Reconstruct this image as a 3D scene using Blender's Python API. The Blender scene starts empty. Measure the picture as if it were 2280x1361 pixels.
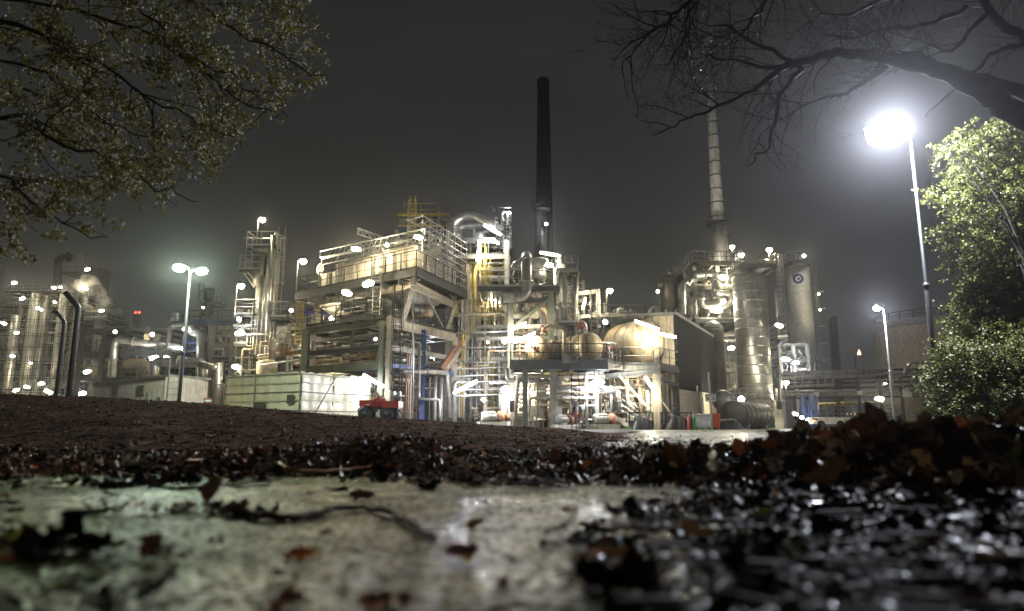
import bpy, math, random
import numpy as np
from mathutils import Vector, Matrix
R = math.radians
V = Vector
sc = bpy.context.scene
# ---------------------------------------------------------------- camera
F = 1520.0
PITCH = math.atan(270 / F)
CAMZ = 0.2
cam = bpy.data.cameras.new('camera')
cam_o = bpy.data.objects.new('camera', cam)
sc.collection.objects.link(cam_o)
cam_o.location = (0, 0, CAMZ)
cam_o.rotation_euler = (math.pi / 2 + PITCH, 0, 0)
cam.lens = 24.0
cam.sensor_width = 36.0
cam.clip_start = 0.05
cam.clip_end = 3000
cam.dof.use_dof = True
cam.dof.focus_distance = 45
cam.dof.aperture_fstop = 1.9
sc.camera = cam_o
# ---------------------------------------------------------------- world: low cloud lit by the town's lamps
w = bpy.data.worlds.new('World')
sc.world = w
w.use_nodes = True
nt = w.node_tree
bg = nt.nodes['Background']
sky = nt.nodes.new('ShaderNodeTexSky')
sky.sky_type = 'NISHITA'
sky.sun_disc = False
sky.sun_elevation = R(-8)
sky.sun_rotation = R(20)
tc = nt.nodes.new('ShaderNodeTexCoord')
sp = nt.nodes.new('ShaderNodeSeparateXYZ')
nt.links.new(tc.outputs['Generated'], sp.inputs[0])
rp = nt.nodes.new('ShaderNodeValToRGB')
rp.color_ramp.elements[0].position = 0.0
rp.color_ramp.elements[0].color = (.034, .034, .0325, 1)
rp.color_ramp.elements[1].position = 0.75
rp.color_ramp.elements[1].color = (.0145, .0145, .0138, 1)
nt.links.new(sp.outputs['Z'], rp.inputs[0])
cn = nt.nodes.new('ShaderNodeTexNoise')
cn.inputs['Scale'].default_value = 2.2
cn.inputs['Detail'].default_value = 3
mp = nt.nodes.new('ShaderNodeMapping')
mp.inputs['Scale'].default_value = (1, 1, 2.5)
nt.links.new(tc.outputs['Generated'], mp.inputs[0])
nt.links.new(mp.outputs[0], cn.inputs['Vector'])
cr = nt.nodes.new('ShaderNodeMapRange')
cr.inputs[1].default_value = .3
cr.inputs[2].default_value = .7
cr.inputs[3].default_value = .8
cr.inputs[4].default_value = 1.2
nt.links.new(cn.outputs['Fac'], cr.inputs[0])
ml = nt.nodes.new('ShaderNodeVectorMath')
ml.operation = 'SCALE'
nt.links.new(rp.outputs[0], ml.inputs[0])
nt.links.new(cr.outputs[0], ml.inputs['Scale'])
ad = nt.nodes.new('ShaderNodeVectorMath')
ad.operation = 'ADD'
sk = nt.nodes.new('ShaderNodeVectorMath')
sk.operation = 'SCALE'
sk.inputs['Scale'].default_value = 0.05
nt.links.new(sky.outputs[0], sk.inputs[0])
bk = nt.nodes.new('ShaderNodeMapRange')      # sky behind the camera brightened, added fill for surfaces facing it
bk.inputs[1].default_value = .1; bk.inputs[2].default_value = -1; bk.inputs[3].default_value = 1; bk.inputs[4].default_value = 3.0
nt.links.new(sp.outputs['Y'], bk.inputs[0])
m2_ = nt.nodes.new('ShaderNodeVectorMath'); m2_.operation = 'SCALE'
nt.links.new(ml.outputs[0], m2_.inputs[0]); nt.links.new(bk.outputs[0], m2_.inputs['Scale'])
nt.links.new(m2_.outputs[0], ad.inputs[0])
nt.links.new(sk.outputs[0], ad.inputs[1])
nt.links.new(ad.outputs[0], bg.inputs[0])
bg.inputs[1].default_value = 1.0
sc.view_settings.view_transform = 'Standard'
sc.view_settings.look = 'None'
sc.view_settings.exposure = 0
sc.view_settings.gamma = 1
cy = sc.cycles
cy.use_denoising = True
cy.use_adaptive_sampling = False
cy.adaptive_threshold = 0.02
cy.max_bounces = 5
cy.diffuse_bounces = 2
cy.glossy_bounces = 2
cy.transmission_bounces = 2
cy.transparent_max_bounces = 8
cy.volume_bounces = 0
cy.sample_clamp_indirect = 4
cy.sample_clamp_direct = 0
w.cycles.sampling_method = 'NONE'
cy.caustics_reflective = False
cy.caustics_refractive = False
cy.use_light_tree = True
LP = 0.45          # overall lamp power

# ---------------------------------------------------------------- from photograph pixel to the place
CP, SP_ = math.cos(PITCH), math.sin(PITCH)
def W(px, py, Y):
    a, b = px - 1140.0, 680.5 - py
    t = Y / (F * CP - b * SP_)
    return V((a * t, Y, CAMZ + (b * CP + F * SP_) * t))
def G(px, py, z=0.0):
    a, b = px - 1140.0, 680.5 - py
    dz = b * CP + F * SP_
    t = (z - CAMZ) / dz
    return V((a * t, (F * CP - b * SP_) * t, z))
def X(px, Y, py=900): return W(px, py, Y).x
def Z(py, Y): return W(1140, py, Y).z
def PX(x, y, z):      # where a point of the place lands in the photograph
    dz = z - CAMZ
    c = y * CP + dz * SP_
    b = -y * SP_ + dz * CP
    return 1140 + F * x / c, 680.5 - F * b / c

# ---------------------------------------------------------------- materials
M = {}
def mat(name, col, rough=.55, metal=0., var=.18, scale=2.5, dirt=0., dirtcol=(.10, .07, .045), streak=6., bump=0., bscale=30., emit=None, estr=0., trans=0., spec=.5, coat=0.):
    m = bpy.data.materials.new(name)
    m.use_nodes = True
    n = m.node_tree
    b = n.nodes['Principled BSDF']
    b.inputs['Roughness'].default_value = rough
    b.inputs['Metallic'].default_value = metal
    b.inputs['Specular IOR Level'].default_value = spec
    if coat: b.inputs['Coat Weight'].default_value = coat; b.inputs['Coat Roughness'].default_value = .08
    if emit:
        b.inputs['Emission Color'].default_value = (*emit, 1)
        b.inputs['Emission Strength'].default_value = estr
        b.inputs['Base Color'].default_value = (*col, 1)
        m.cycles.emission_sampling = 'NONE'
        M[name] = m
        return m
    t = n.nodes.new('ShaderNodeTexCoord')
    no = n.nodes.new('ShaderNodeTexNoise')
    no.inputs['Scale'].default_value = scale
    no.inputs['Detail'].default_value = 5
    n.links.new(t.outputs['Object'], no.inputs['Vector'])
    r = n.nodes.new('ShaderNodeValToRGB')
    r.color_ramp.elements[0].position = .3
    r.color_ramp.elements[1].position = .7
    r.color_ramp.elements[0].color = (*[c * (1 - var) for c in col], 1)
    r.color_ramp.elements[1].color = (*[min(1, c * (1 + var)) for c in col], 1)
    n.links.new(no.outputs['Fac'], r.inputs[0])
    out = r.outputs[0]
    if dirt:
        mp = n.nodes.new('ShaderNodeMapping')
        mp.inputs['Scale'].default_value = (streak, streak, .5)
        n.links.new(t.outputs['Object'], mp.inputs[0])
        n2 = n.nodes.new('ShaderNodeTexNoise')
        n2.inputs['Scale'].default_value = 1.0
        n2.inputs['Detail'].default_value = 6
        n.links.new(mp.outputs[0], n2.inputs['Vector'])
        mr = n.nodes.new('ShaderNodeMapRange')
        mr.inputs[1].default_value = .48
        mr.inputs[2].default_value = .72
        mr.inputs[4].default_value = dirt
        n.links.new(n2.outputs['Fac'], mr.inputs[0])
        mx = n.nodes.new('ShaderNodeMix')
        mx.data_type = 'RGBA'
        mx.inputs[7].default_value = (*dirtcol, 1)
        n.links.new(mr.outputs[0], mx.inputs[0])
        n.links.new(out, mx.inputs[6])
        out = mx.outputs[2]
    n.links.new(out, b.inputs['Base Color'])
    if bump:
        n3 = n.nodes.new('ShaderNodeTexNoise')
        n3.inputs['Scale'].default_value = bscale
        n3.inputs['Detail'].default_value = 4
        n.links.new(t.outputs['Object'], n3.inputs['Vector'])
        bp = n.nodes.new('ShaderNodeBump')
        bp.inputs['Strength'].default_value = bump
        bp.inputs['Distance'].default_value = .02
        n.links.new(n3.outputs['Fac'], bp.inputs['Height'])
        n.links.new(bp.outputs[0], b.inputs['Normal'])
    M[name] = m
    return m
mat('grey_paint', (.30, .29, .25), .5, dirt=.6, streak=5)
mat('green_paint', (.145, .16, .115), .5, dirt=.6, streak=5)
mat('cream_steel', (.46, .40, .30), .55, dirt=.75, dirtcol=(.17, .10, .05))
mat('dark_steel', (.055, .057, .055), .5, dirt=.4)
mat('black_paint', (.022, .023, .024), .45)
mat('galv', (.42, .42, .40), .42, .6, dirt=.4, dirtcol=(.2, .17, .13))
mat('alu', (.55, .54, .50), .33, .85, dirt=.5, dirtcol=(.22, .19, .14), streak=3)
mat('alu_dull', (.36, .35, .32), .42, .6, dirt=.7, dirtcol=(.12, .10, .075), streak=3)
mat('cream_panel', (.66, .60, .46), .5, dirt=.5, dirtcol=(.30, .23, .15))
mat('insul', (.47, .37, .23), .5, .2, dirt=1., dirtcol=(.13, .075, .035), streak=4)
mat('yellow', (.46, .36, .07), .5, dirt=.5)
mat('blue', (.06, .095, .22), .45, dirt=.5)
mat('blue_lit', (.05, .05, .55), .45)  # blue light falling on the beam is put into this paint colour
mat('red', (.27, .028, .020), .38, dirt=.35, bump=.1)
mat('rust', (.27, .12, .06), .7, dirt=.5)
mat('white', (.74, .73, .68), .45, dirt=.3, dirtcol=(.4, .36, .28))
mat('silo_white', (.44, .44, .44), .6, dirt=.12, dirtcol=(.28, .26, .22), streak=1.2)
mat('concrete', (.36, .33, .28), .75, dirt=.6, dirtcol=(.14, .12, .1), bump=.3)
mat('tank_conc', (.66, .56, .44), .8, dirt=.4, dirtcol=(.22, .17, .12), streak=1.5, bump=.3, bscale=6)
mat('black_brick', (.020, .019, .019), .8, var=.3, dirt=.3, streak=1.5)
mat('chimney_grey', (.52, .52, .51), .55, .2, dirt=.6, dirtcol=(.14, .13, .12), streak=1.6)
mat('dark_clad', (.008, .0085, .009), .75, spec=.2, dirt=.2)
mat('beige_clad', (.60, .50, .34), .5, dirt=.45, dirtcol=(.3, .22, .13))
mat('shed_clad', (.74, .62, .54), .5, dirt=.35, dirtcol=(.3, .26, .2))
mat('sheet', (.72, .67, .50), .4, var=.1, scale=1.2, dirt=.2, dirtcol=(.4, .38, .28), bump=.7, bscale=2.2)
mat('strap', (.14, .14, .12), .6)
mat('rubber', (.018, .018, .018), .7)
mat('tarp', (.010, .010, .011), .5, bump=.6, bscale=6)
mat('glass_dark', (.03, .035, .04), .1)
mat('pane', (.30, .28, .2), .2)
mat('sign_white', (.72, .72, .68), .4)
mat('sign_black', (.02, .02, .02), .5)
mat('logo_blue', (.02, .03, .12), .5)
mat('orange', (.6, .1, .02), .45)
mat('green_tank', (.03, .22, .08), .4)
mat('bark', (.045, .040, .036), .9, spec=.15, dirt=.5, streak=20, bump=1, bscale=25)
mat('bark_mid', (.036, .032, .027), .9, spec=.12, bump=1, bscale=30)
mat('vessel_dark', (.075, .07, .065), .5, .3, dirt=.5, dirtcol=(.2, .16, .12), streak=2)
def emis(name, col, s): mat(name, (.8, .8, .8), emit=col, estr=s)
emis('e_warm', (1., .93, .70), 22)
emis('e_white', (.93, .97, 1.), 40)
emis('e_cool', (.86, .91, 1.), 60)
emis('e_green', (.50, 1., .66), 1.6)
emis('e_red', (1., .05, .03), 9)
emis('e_orange', (1., .45, .2), 7)
LC = {'warm': (1., .87, .56), 'white': (.93, .96, 1.), 'cool': (.84, .88, 1.), 'green': (.80, 1., .76), 'neutral': (1., .93, .72)}
M['e_neutral'] = M['e_warm']

# ---------------------------------------------------------------- mesh builder
class MB:
    def __init__(s): s.v = []; s.f = []; s.s = []
    def add(s, vs, fs, smooth=False):
        k = len(s.v)
        s.v += [tuple(p) for p in vs]
        s.f += [tuple(i + k for i in f) for f in fs]
        s.s += [smooth] * len(fs)
        return s
    def obox(s, c, ux, uy, uz):   # centre and three half-vectors
        c = V(c); vs = []
        for a in (-1, 1):
            for b in (-1, 1):
                for d in (-1, 1): vs.append(c + ux * a + uy * b + uz * d)
        fs = [(0, 1, 3, 2), (4, 6, 7, 5), (0, 4, 5, 1), (2, 3, 7, 6), (0, 2, 6, 4), (1, 5, 7, 3)]
        return s.add(vs, fs)
    def box(s, c, sz, rz=0.):
        ca, sa = math.cos(rz), math.sin(rz)
        return s.obox(c, V((ca, sa, 0)) * sz[0] / 2, V((-sa, ca, 0)) * sz[1] / 2, V((0, 0, sz[2] / 2)))
    def beam(s, a, b, w=.2, h=.2, up=None):
        a, b = V(a), V(b)
        d = b - a
        L = d.length
        if L < 1e-6: return s
        d.normalize()
        up = V(up) if up is not None else (V((0, 0, 1)) if abs(d.z) < .95 else V((0, 1, 0)))
        x = d.cross(up).normalized()
        y = x.cross(d).normalized()
        return s.obox((a + b) / 2, d * L / 2, x * w / 2, y * h / 2)
    def ibeam(s, a, b, w=.2, h=.3, up=None):
        a, b = V(a), V(b)
        d = (b - a).normalized()
        u = V(up) if up is not None else (V((0, 0, 1)) if abs(d.z) < .95 else V((0, 1, 0)))
        x = d.cross(u).normalized(); y = x.cross(d).normalized()
        t = .03
        s.beam(a + y * (h / 2 - t / 2), b + y * (h / 2 - t / 2), w, t, up)
        s.beam(a - y * (h / 2 - t / 2), b - y * (h / 2 - t / 2), w, t, up)
        s.beam(a, b, t, h - 2 * t, up)
        return s
    def tube(s, pts, r, n=8, caps=True):
        pts = [V(p) for p in pts]
        rs = r if isinstance(r, (list, tuple)) else [r] * len(pts)
        vs = []; fs = []
        prev = None
        for i, p in enumerate(pts):
            if i == 0: d = pts[1] - p
            elif i == len(pts) - 1: d = p - pts[i - 1]
            else: d = (pts[i + 1] - p).normalized() + (p - pts[i - 1]).normalized()
            if d.length < 1e-9: d = V((0, 0, 1))
            d.normalize()
            if prev is None:
                x = d.cross(V((0, 0, 1)) if abs(d.z) < .9 else V((1, 0, 0))).normalized()
            else:
                x = (prev - d * prev.dot(d))
                x = x.normalized() if x.length > 1e-6 else d.orthogonal().normalized()
            prev = x
            y = d.cross(x)
            for k in range(n):
                a = 2 * math.pi * k / n
                vs.append(p + (x * math.cos(a) + y * math.sin(a)) * rs[i])
        for i in range(len(pts) - 1):
            for k in range(n):
                fs.append((i * n + k, i * n + (k + 1) % n, (i + 1) * n + (k + 1) % n, (i + 1) * n + k))
        s.add(vs, fs, n > 5)
        if caps:
            k0 = len(s.v) - len(vs)
            s.f.append(tuple(k0 + k for k in reversed(range(n)))); s.s.append(False)
            s.f.append(tuple(k0 + (len(pts) - 1) * n + k for k in range(n))); s.s.append(False)
        return s
    def pipe(s, pts, r, n=8, bend=None):
        pts = [V(p) for p in pts]
        bend = bend or r * 1.6
        o = [pts[0]]
        for i in range(1, len(pts) - 1):
            a = (pts[i - 1] - pts[i]); b = (pts[i + 1] - pts[i])
            t = min(bend, a.length * .45, b.length * .45)
            a.normalize(); b.normalize()
            p0 = pts[i] + a * t; p1 = pts[i] + b * t
            for q in (0, .25, .5, .75, 1):
                o.append(p0 * (1 - q) ** 2 + pts[i] * 2 * q * (1 - q) + p1 * q * q)
        o.append(pts[-1])
        return s.tube(o, r, n)
    def lathe(s, c, prof, n=24, axis='z'):    # prof: (radius, height) pairs
        c = V(c); vs = []; fs = []
        if axis == 'z': e1, e2, e3 = V((1, 0, 0)), V((0, 1, 0)), V((0, 0, 1))
        else:
            e3 = V(axis).normalized(); e1 = e3.cross(V((0, 0, 1))).normalized() if abs(e3.z) < .95 else V((1, 0, 0)); e2 = e3.cross(e1)
        for (r, h) in prof:
            for k in range(n):
                a = 2 * math.pi * k / n
                vs.append(c + (e1 * math.cos(a) + e2 * math.sin(a)) * max(r, .0005) + e3 * h)
        for i in range(len(prof) - 1):
            for k in range(n):
                fs.append((i * n + k, i * n + (k + 1) % n, (i + 1) * n + (k + 1) % n, (i + 1) * n + k))
        s.add(vs, fs, True)
        k0 = len(s.v) - len(vs)
        s.f.append(tuple(k0 + k for k in reversed(range(n)))); s.s.append(False)
        s.f.append(tuple(k0 + (len(prof) - 1) * n + k for k in range(n))); s.s.append(False)
        return s
    def corr(s, a, b, z0, z1, pitch=.3, dep=.05, z1b=None):   # corrugated sheet from a to b; z1b: other end's top
        a, b = V(a), V(b)
        d = b - a; d.z = 0
        L = d.length; d.normalize()
        nrm = V((d.y, -d.x, 0))
        n = max(2, int(L / pitch))
        vs = []; fs = []
        for i in range(n * 4 + 1):
            q = i / (n * 4)
            off = dep * (0, 0, 1, 1)[i % 4]
            p = a + d * (L * q) + nrm * off
            zt = z1 if z1b is None else z1 + (z1b - z1) * q
            vs += [V((p.x, p.y, z0)), V((p.x, p.y, zt))]
        for i in range(n * 4): fs.append((2 * i, 2 * i + 2, 2 * i + 3, 2 * i + 1))
        return s.add(vs, fs)
    def build(s, name, m, parent=None, origin=None):
        me = bpy.data.meshes.new(name)
        o_ = V(origin) if origin is not None else (V(parent['org']) if parent is not None and 'org' in parent else V((0, 0, 0)))
        vs = np.array([tuple(p) for p in s.v], dtype=np.float32).reshape(-1, 3) - np.array(o_, dtype=np.float32)
        me.from_pydata(vs.tolist(), [], s.f)
        me.polygons.foreach_set('use_smooth', s.s)
        me.materials.append(M[m] if isinstance(m, str) else m)
        me.update()
        ob = bpy.data.objects.new(name, me)
        sc.collection.objects.link(ob)
        if parent is not None: ob.parent = parent; ob['org'] = tuple(o_)
        else: ob.location = o_; ob['org'] = tuple(o_)
        return ob
def thing(name, label, cat, loc, group=None):
    o = bpy.data.objects.new(name, None)
    sc.collection.objects.link(o)
    o.empty_display_size = .3
    o.location = loc
    o['org'] = tuple(loc)
    o['label'] = label; o['category'] = cat
    if group: o['group'] = group
    return o
def tag(o, label=None, cat=None, group=None, kind=None):
    if label: o['label'] = label
    if cat: o['category'] = cat
    if group: o['group'] = group
    if kind: o['kind'] = kind
    return o
def mesh_np(name, verts, faces, m, parent=None, origin=(0, 0, 0), smooth=False, attr=None):
    me = bpy.data.meshes.new(name)
    k = faces.shape[1]
    me.vertices.add(len(verts)); me.vertices.foreach_set('co', (verts - np.array(origin)).astype(np.float32).ravel())
    me.loops.add(faces.size); me.loops.foreach_set('vertex_index', faces.astype(np.int32).ravel())
    me.polygons.add(len(faces))
    me.polygons.foreach_set('loop_start', np.arange(0, faces.size, k, dtype=np.int32))
    me.polygons.foreach_set('loop_total', np.full(len(faces), k, dtype=np.int32))
    if smooth: me.polygons.foreach_set('use_smooth', np.ones(len(faces), bool))
    me.update(calc_edges=True)
    if attr is not None:
        a = me.attributes.new('rnd', 'FLOAT', 'POINT')
        a.data.foreach_set('value', attr.astype(np.float32))
    me.materials.append(M[m] if isinstance(m, str) else m)
    ob = bpy.data.objects.new(name, me)
    sc.collection.objects.link(ob)
    if parent is not None: ob.parent = parent
    else: ob.location = origin
    ob['org'] = tuple(origin)
    return ob
def light(parent, p, power, col, r=.08, name='light'):
    if power <= 0: return None
    l = bpy.data.lights.new(name, 'POINT')
    l.energy = power * LP
    l.color = LC[col]
    l.shadow_soft_size = r
    o = bpy.data.objects.new(name, l)
    sc.collection.objects.link(o)
    o.parent = parent
    o.location = V(p) - V(parent['org'])
    return o
HAZE=0.0005; PBIG=9500/LP; PMED=3800; PGREEN=2500
# ================================================================ THE GROUND
rng = np.random.default_rng(7)
def vnoise(x, y, seed=0):
    x = np.asarray(x, float); y = np.asarray(y, float)
    xi = np.floor(x).astype(int); yi = np.floor(y).astype(int)
    fx = x - xi; fy = y - yi
    fx = fx * fx * (3 - 2 * fx); fy = fy * fy * (3 - 2 * fy)
    def h(a, b):
        n = (a * 374761393 + b * 668265263 + seed * 974634777) & 0x7fffffff
        n = (n ^ (n >> 13)) * 1274126177 & 0x7fffffff
        return ((n ^ (n >> 16)) & 0xffff) / 65535.0
    return (h(xi, yi) * (1 - fx) + h(xi + 1, yi) * fx) * (1 - fy) + (h(xi, yi + 1) * (1 - fx) + h(xi + 1, yi + 1) * fx) * fy
def fbm(x, y, seed=0, o=4):
    s = 0; a = .5
    for i in range(o):
        s = s + a * vnoise(x * 2 ** i, y * 2 ** i, seed + i); a *= .5
    return s
def sstep(a, b, x):
    t = np.clip((x - a) / (b - a), 0, 1)
    return t * t * (3 - 2 * t)
BERM_PX = [-900, 0, 300, 550, 700, 820, 950, 1080, 1180, 1300, 1450, 1600, 1680, 1750, 1900, 2050, 2280, 3200]
BERM_H = [.05, .07, .06, .09, .135, .165, .12, .02, .02, .07, .12, .11, .13, .15, .19, .195, .205, .22]
BANK_PX = [-2500, 0, 200, 500, 800, 950, 1100, 1250, 1390, 1500, 6000]
BANK_H = [.95, .84, .78, .60, .41, .325, .24, .17, .02, 0, 0]
def HT(x, y):
    x = np.asarray(x, float); y = np.asarray(y, float)
    yy = np.maximum(y, .4)
    px = 1140 + 1543 * x / yy
    bank = np.interp(px, BANK_PX, BANK_H) * sstep(4.2, 13.5, y) * (1 - sstep(15.5, 25, y))
    bank = bank * (.93 + .14 * fbm(x * .9, y * .9, 3))
    pb = 1140 + 1543 * x / 3.0
    yc = np.interp(px, [0, 900, 1500, 1800, 2280], [3.3, 3.3, 2.95, 2.65, 2.6])
    yf = np.interp(px, [0, 450, 900, 1500, 1800, 2280], [2.72, 2.72, 2.7, 2.3, 2.12, 2.05])
    h = np.interp(pb, BERM_PX, BERM_H)
    prof = sstep(0, 1, (y - yf) / np.maximum(yc - yf, .1)) * np.where(y > yc, np.exp(-((y - yc) / .55) ** 2), 1)
    berm = h * prof * (.72 + .55 * fbm(x * 2.6 + 5, y * 2.6, 9)) * (y > .4)
    rough = (.05 * (fbm(x * 3, y * 3, 21) - .47) + .018 * (fbm(x * 16, y * 16, 22, 3) - .45)) * sstep(2.7, 3.2, y) * np.where(px < 1400, 1, .25) * (y < 30)
    rough = rough + .012 * (fbm(x * 9, y * 9, 5) - .6) * (y < 34)
    return bank + berm + rough - .012
ang = np.concatenate([np.linspace(-180, -52, 40)[:-1], np.linspace(-52, 50, 400), np.linspace(50, 180, 40)[1:-1]])
rad = np.concatenate([[.02], np.geomspace(.5, 45, 330), np.geomspace(50, 1500, 24)])
TA, RA = np.meshgrid(np.radians(ang), rad)
gx = RA * np.sin(TA); gy = RA * np.cos(TA)
gz = HT(gx, gy)
nv = len(ang)
idx = np.arange(len(rad) * nv).reshape(len(rad), nv)
nx = np.roll(idx, -1, axis=1)
fc = np.stack([idx[:-1], idx[1:], nx[1:], nx[:-1]], -1).reshape(-1, 4)[:, ::-1]
mat('soil', (.060, .040, .029), .85, spec=.06, var=.6, scale=7, dirt=.6, dirtcol=(.15, .083, .054), streak=1.1, bump=.9, bscale=70)
def soil_nodes():
    n = M['soil'].node_tree
    b = n.nodes['Principled BSDF']
    t = n.nodes.new('ShaderNodeTexCoord')
    no = n.nodes.new('ShaderNodeTexNoise'); no.inputs['Scale'].default_value = 45
    n.links.new(t.outputs['Object'], no.inputs['Vector'])
    mr = n.nodes.new('ShaderNodeMapRange')
    b.inputs['IOR'].default_value = 1.03
    mr.inputs[1].default_value = .35; mr.inputs[2].default_value = .65; mr.inputs[3].default_value = .8; mr.inputs[4].default_value = .95
    n.links.new(no.outputs['Fac'], mr.inputs[0]); n.links.new(mr.outputs[0], b.inputs['Roughness'])
soil_nodes()
g = mesh_np('ground', np.stack([gx, gy, gz], -1).reshape(-1, 3), fc, 'soil', smooth=True)
g['kind'] = 'structure'

def speckle(name, cols, scale, rough, bump, wet=(.35, .7), bdist=.006, spc=.5):
    m = bpy.data.materials.new(name); m.use_nodes = True
    n = m.node_tree; b = n.nodes['Principled BSDF']
    t = n.nodes.new('ShaderNodeTexCoord')
    vo = n.nodes.new('ShaderNodeTexVoronoi'); vo.inputs['Scale'].default_value = scale
    n.links.new(t.outputs['Object'], vo.inputs['Vector'])
    sx = n.nodes.new('ShaderNodeSeparateColor'); n.links.new(vo.outputs['Color'], sx.inputs[0])
    r = n.nodes.new('ShaderNodeValToRGB')
    while len(r.color_ramp.elements) < len(cols): r.color_ramp.elements.new(.5)
    for i, c in enumerate(cols):
        r.color_ramp.elements[i].position = i / (len(cols) - 1); r.color_ramp.elements[i].color = (*c, 1)
    n.links.new(sx.outputs[0], r.inputs[0])
    no = n.nodes.new('ShaderNodeTexNoise'); no.inputs['Scale'].default_value = 4; no.inputs['Detail'].default_value = 6
    n.links.new(t.outputs['Object'], no.inputs['Vector'])
    mr = n.nodes.new('ShaderNodeMapRange'); mr.inputs[1].default_value = .3; mr.inputs[2].default_value = .7; mr.inputs[3].default_value = .35; mr.inputs[4].default_value = 1.35
    n.links.new(no.outputs['Fac'], mr.inputs[0])
    sc_ = n.nodes.new('ShaderNodeVectorMath'); sc_.operation = 'SCALE'
    n.links.new(r.outputs[0], sc_.inputs[0]); n.links.new(mr.outputs[0], sc_.inputs['Scale'])
    n.links.new(sc_.outputs[0], b.inputs['Base Color'])
    n2 = n.nodes.new('ShaderNodeTexNoise'); n2.inputs['Scale'].default_value = 2.3; n2.inputs['Detail'].default_value = 5
    n.links.new(t.outputs['Object'], n2.inputs['Vector'])
    m2 = n.nodes.new('ShaderNodeMapRange'); m2.inputs[1].default_value = .35; m2.inputs[2].default_value = .62; m2.inputs[3].default_value = wet[0]; m2.inputs[4].default_value = wet[1]
    n.links.new(n2.outputs['Fac'], m2.inputs[0]); n.links.new(m2.outputs[0], b.inputs['Roughness'])
    n3 = n.nodes.new('ShaderNodeTexNoise'); n3.inputs['Scale'].default_value = scale * .6; n3.inputs['Detail'].default_value = 3
    n.links.new(t.outputs['Object'], n3.inputs['Vector'])
    mxh = n.nodes.new('ShaderNodeMath'); mxh.operation = 'ADD'
    n.links.new(n3.outputs['Fac'], mxh.inputs[0]); n.links.new(vo.outputs['Distance'], mxh.inputs[1])
    ms = n.nodes.new('ShaderNodeMapRange'); ms.inputs[1].default_value = .25; ms.inputs[2].default_value = .8; ms.inputs[3].default_value = .02; ms.inputs[4].default_value = spc
    ms.inputs[3].default_value = 1.0; ms.inputs[4].default_value = 1 + spc
    n.links.new(sx.outputs[1], ms.inputs[0]); n.links.new(ms.outputs[0], b.inputs['IOR'])
    bp = n.nodes.new('ShaderNodeBump'); bp.inputs['Strength'].default_value = bump; bp.inputs['Distance'].default_value = bdist
    n.links.new(mxh.outputs[0], bp.inputs['Height']); n.links.new(bp.outputs[0], b.inputs['Normal'])
    M[name] = m
speckle('path_mat', [(.008, .007, .005), (.045, .038, .023), (.13, .11, .068), (.38, .33, .21)], 105, .4, .7, (.17, .5), .006, .33)
speckle('road_mat', [(.03, .03, .03), (.07, .07, .07), (.12, .115, .11)], 60, .3, .8, (.18, .42))
speckle('yard_mat', [(.16, .15, .13), (.24, .22, .19), (.32, .3, .26)], 30, .5, .5, (.25, .55))
# exposed-aggregate concrete path the camera lies on: slightly uneven slab
yy_, xx_ = np.meshgrid(np.linspace(-1.2, 2.95, 90), np.linspace(-5.5, 6, 140), indexing='ij')
zz_ = .004 + .004 * fbm(xx_ * 2, yy_ * 2, 31) - .0005
ii = np.arange(90 * 140).reshape(90, 140)
ff = np.stack([ii[:-1, :-1], ii[:-1, 1:], ii[1:, 1:], ii[1:, :-1]], -1).reshape(-1, 4)
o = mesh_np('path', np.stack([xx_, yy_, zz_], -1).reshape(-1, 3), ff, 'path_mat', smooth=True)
o['kind'] = 'structure'
def sheet_poly(name, pts, z, m):
    b = MB(); b.add([V((x, y, z)) for x, y in pts], [tuple(range(len(pts)))])
    return tag(b.build(name, m), kind='structure')
a = [G(1392, 961), G(1250, 966), G(1330, 985), G(1450, 1000), G(1700, 1000)]
sheet_poly('road', [(4.0, 30), (4.9, 26), (1.2, 12), (.9, 6), (1.2, 4.2), (14, 4.2), (60, 20), (60, 34), (14, 36)], .012, 'road_mat')
sheet_poly('yard', [(-60, 29), (3.9, 31), (13.9, 36.5), (60, 34.8), (90, 150), (-90, 150)], .016, 'yard_mat')
# kerb round the end of the planted bank
kb = MB()
kp = [V((-14, 27.5, .0)), V((-6, 28.2, 0)), V((0, 28.8, 0)), V((3.2, 29.0, 0)), V((4.3, 28.6, 0)), V((4.6, 27.6, 0)), V((3.9, 25.5, 0)), V((2.2, 20, 0)), V((1.4, 15, 0))]
for i in range(len(kp) - 1): kb.beam(kp[i] + V((0, 0, .05)), kp[i + 1] + V((0, 0, .05)), .14, .13)
tag(kb.build('kerb', 'concrete'), kind='structure')

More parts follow.
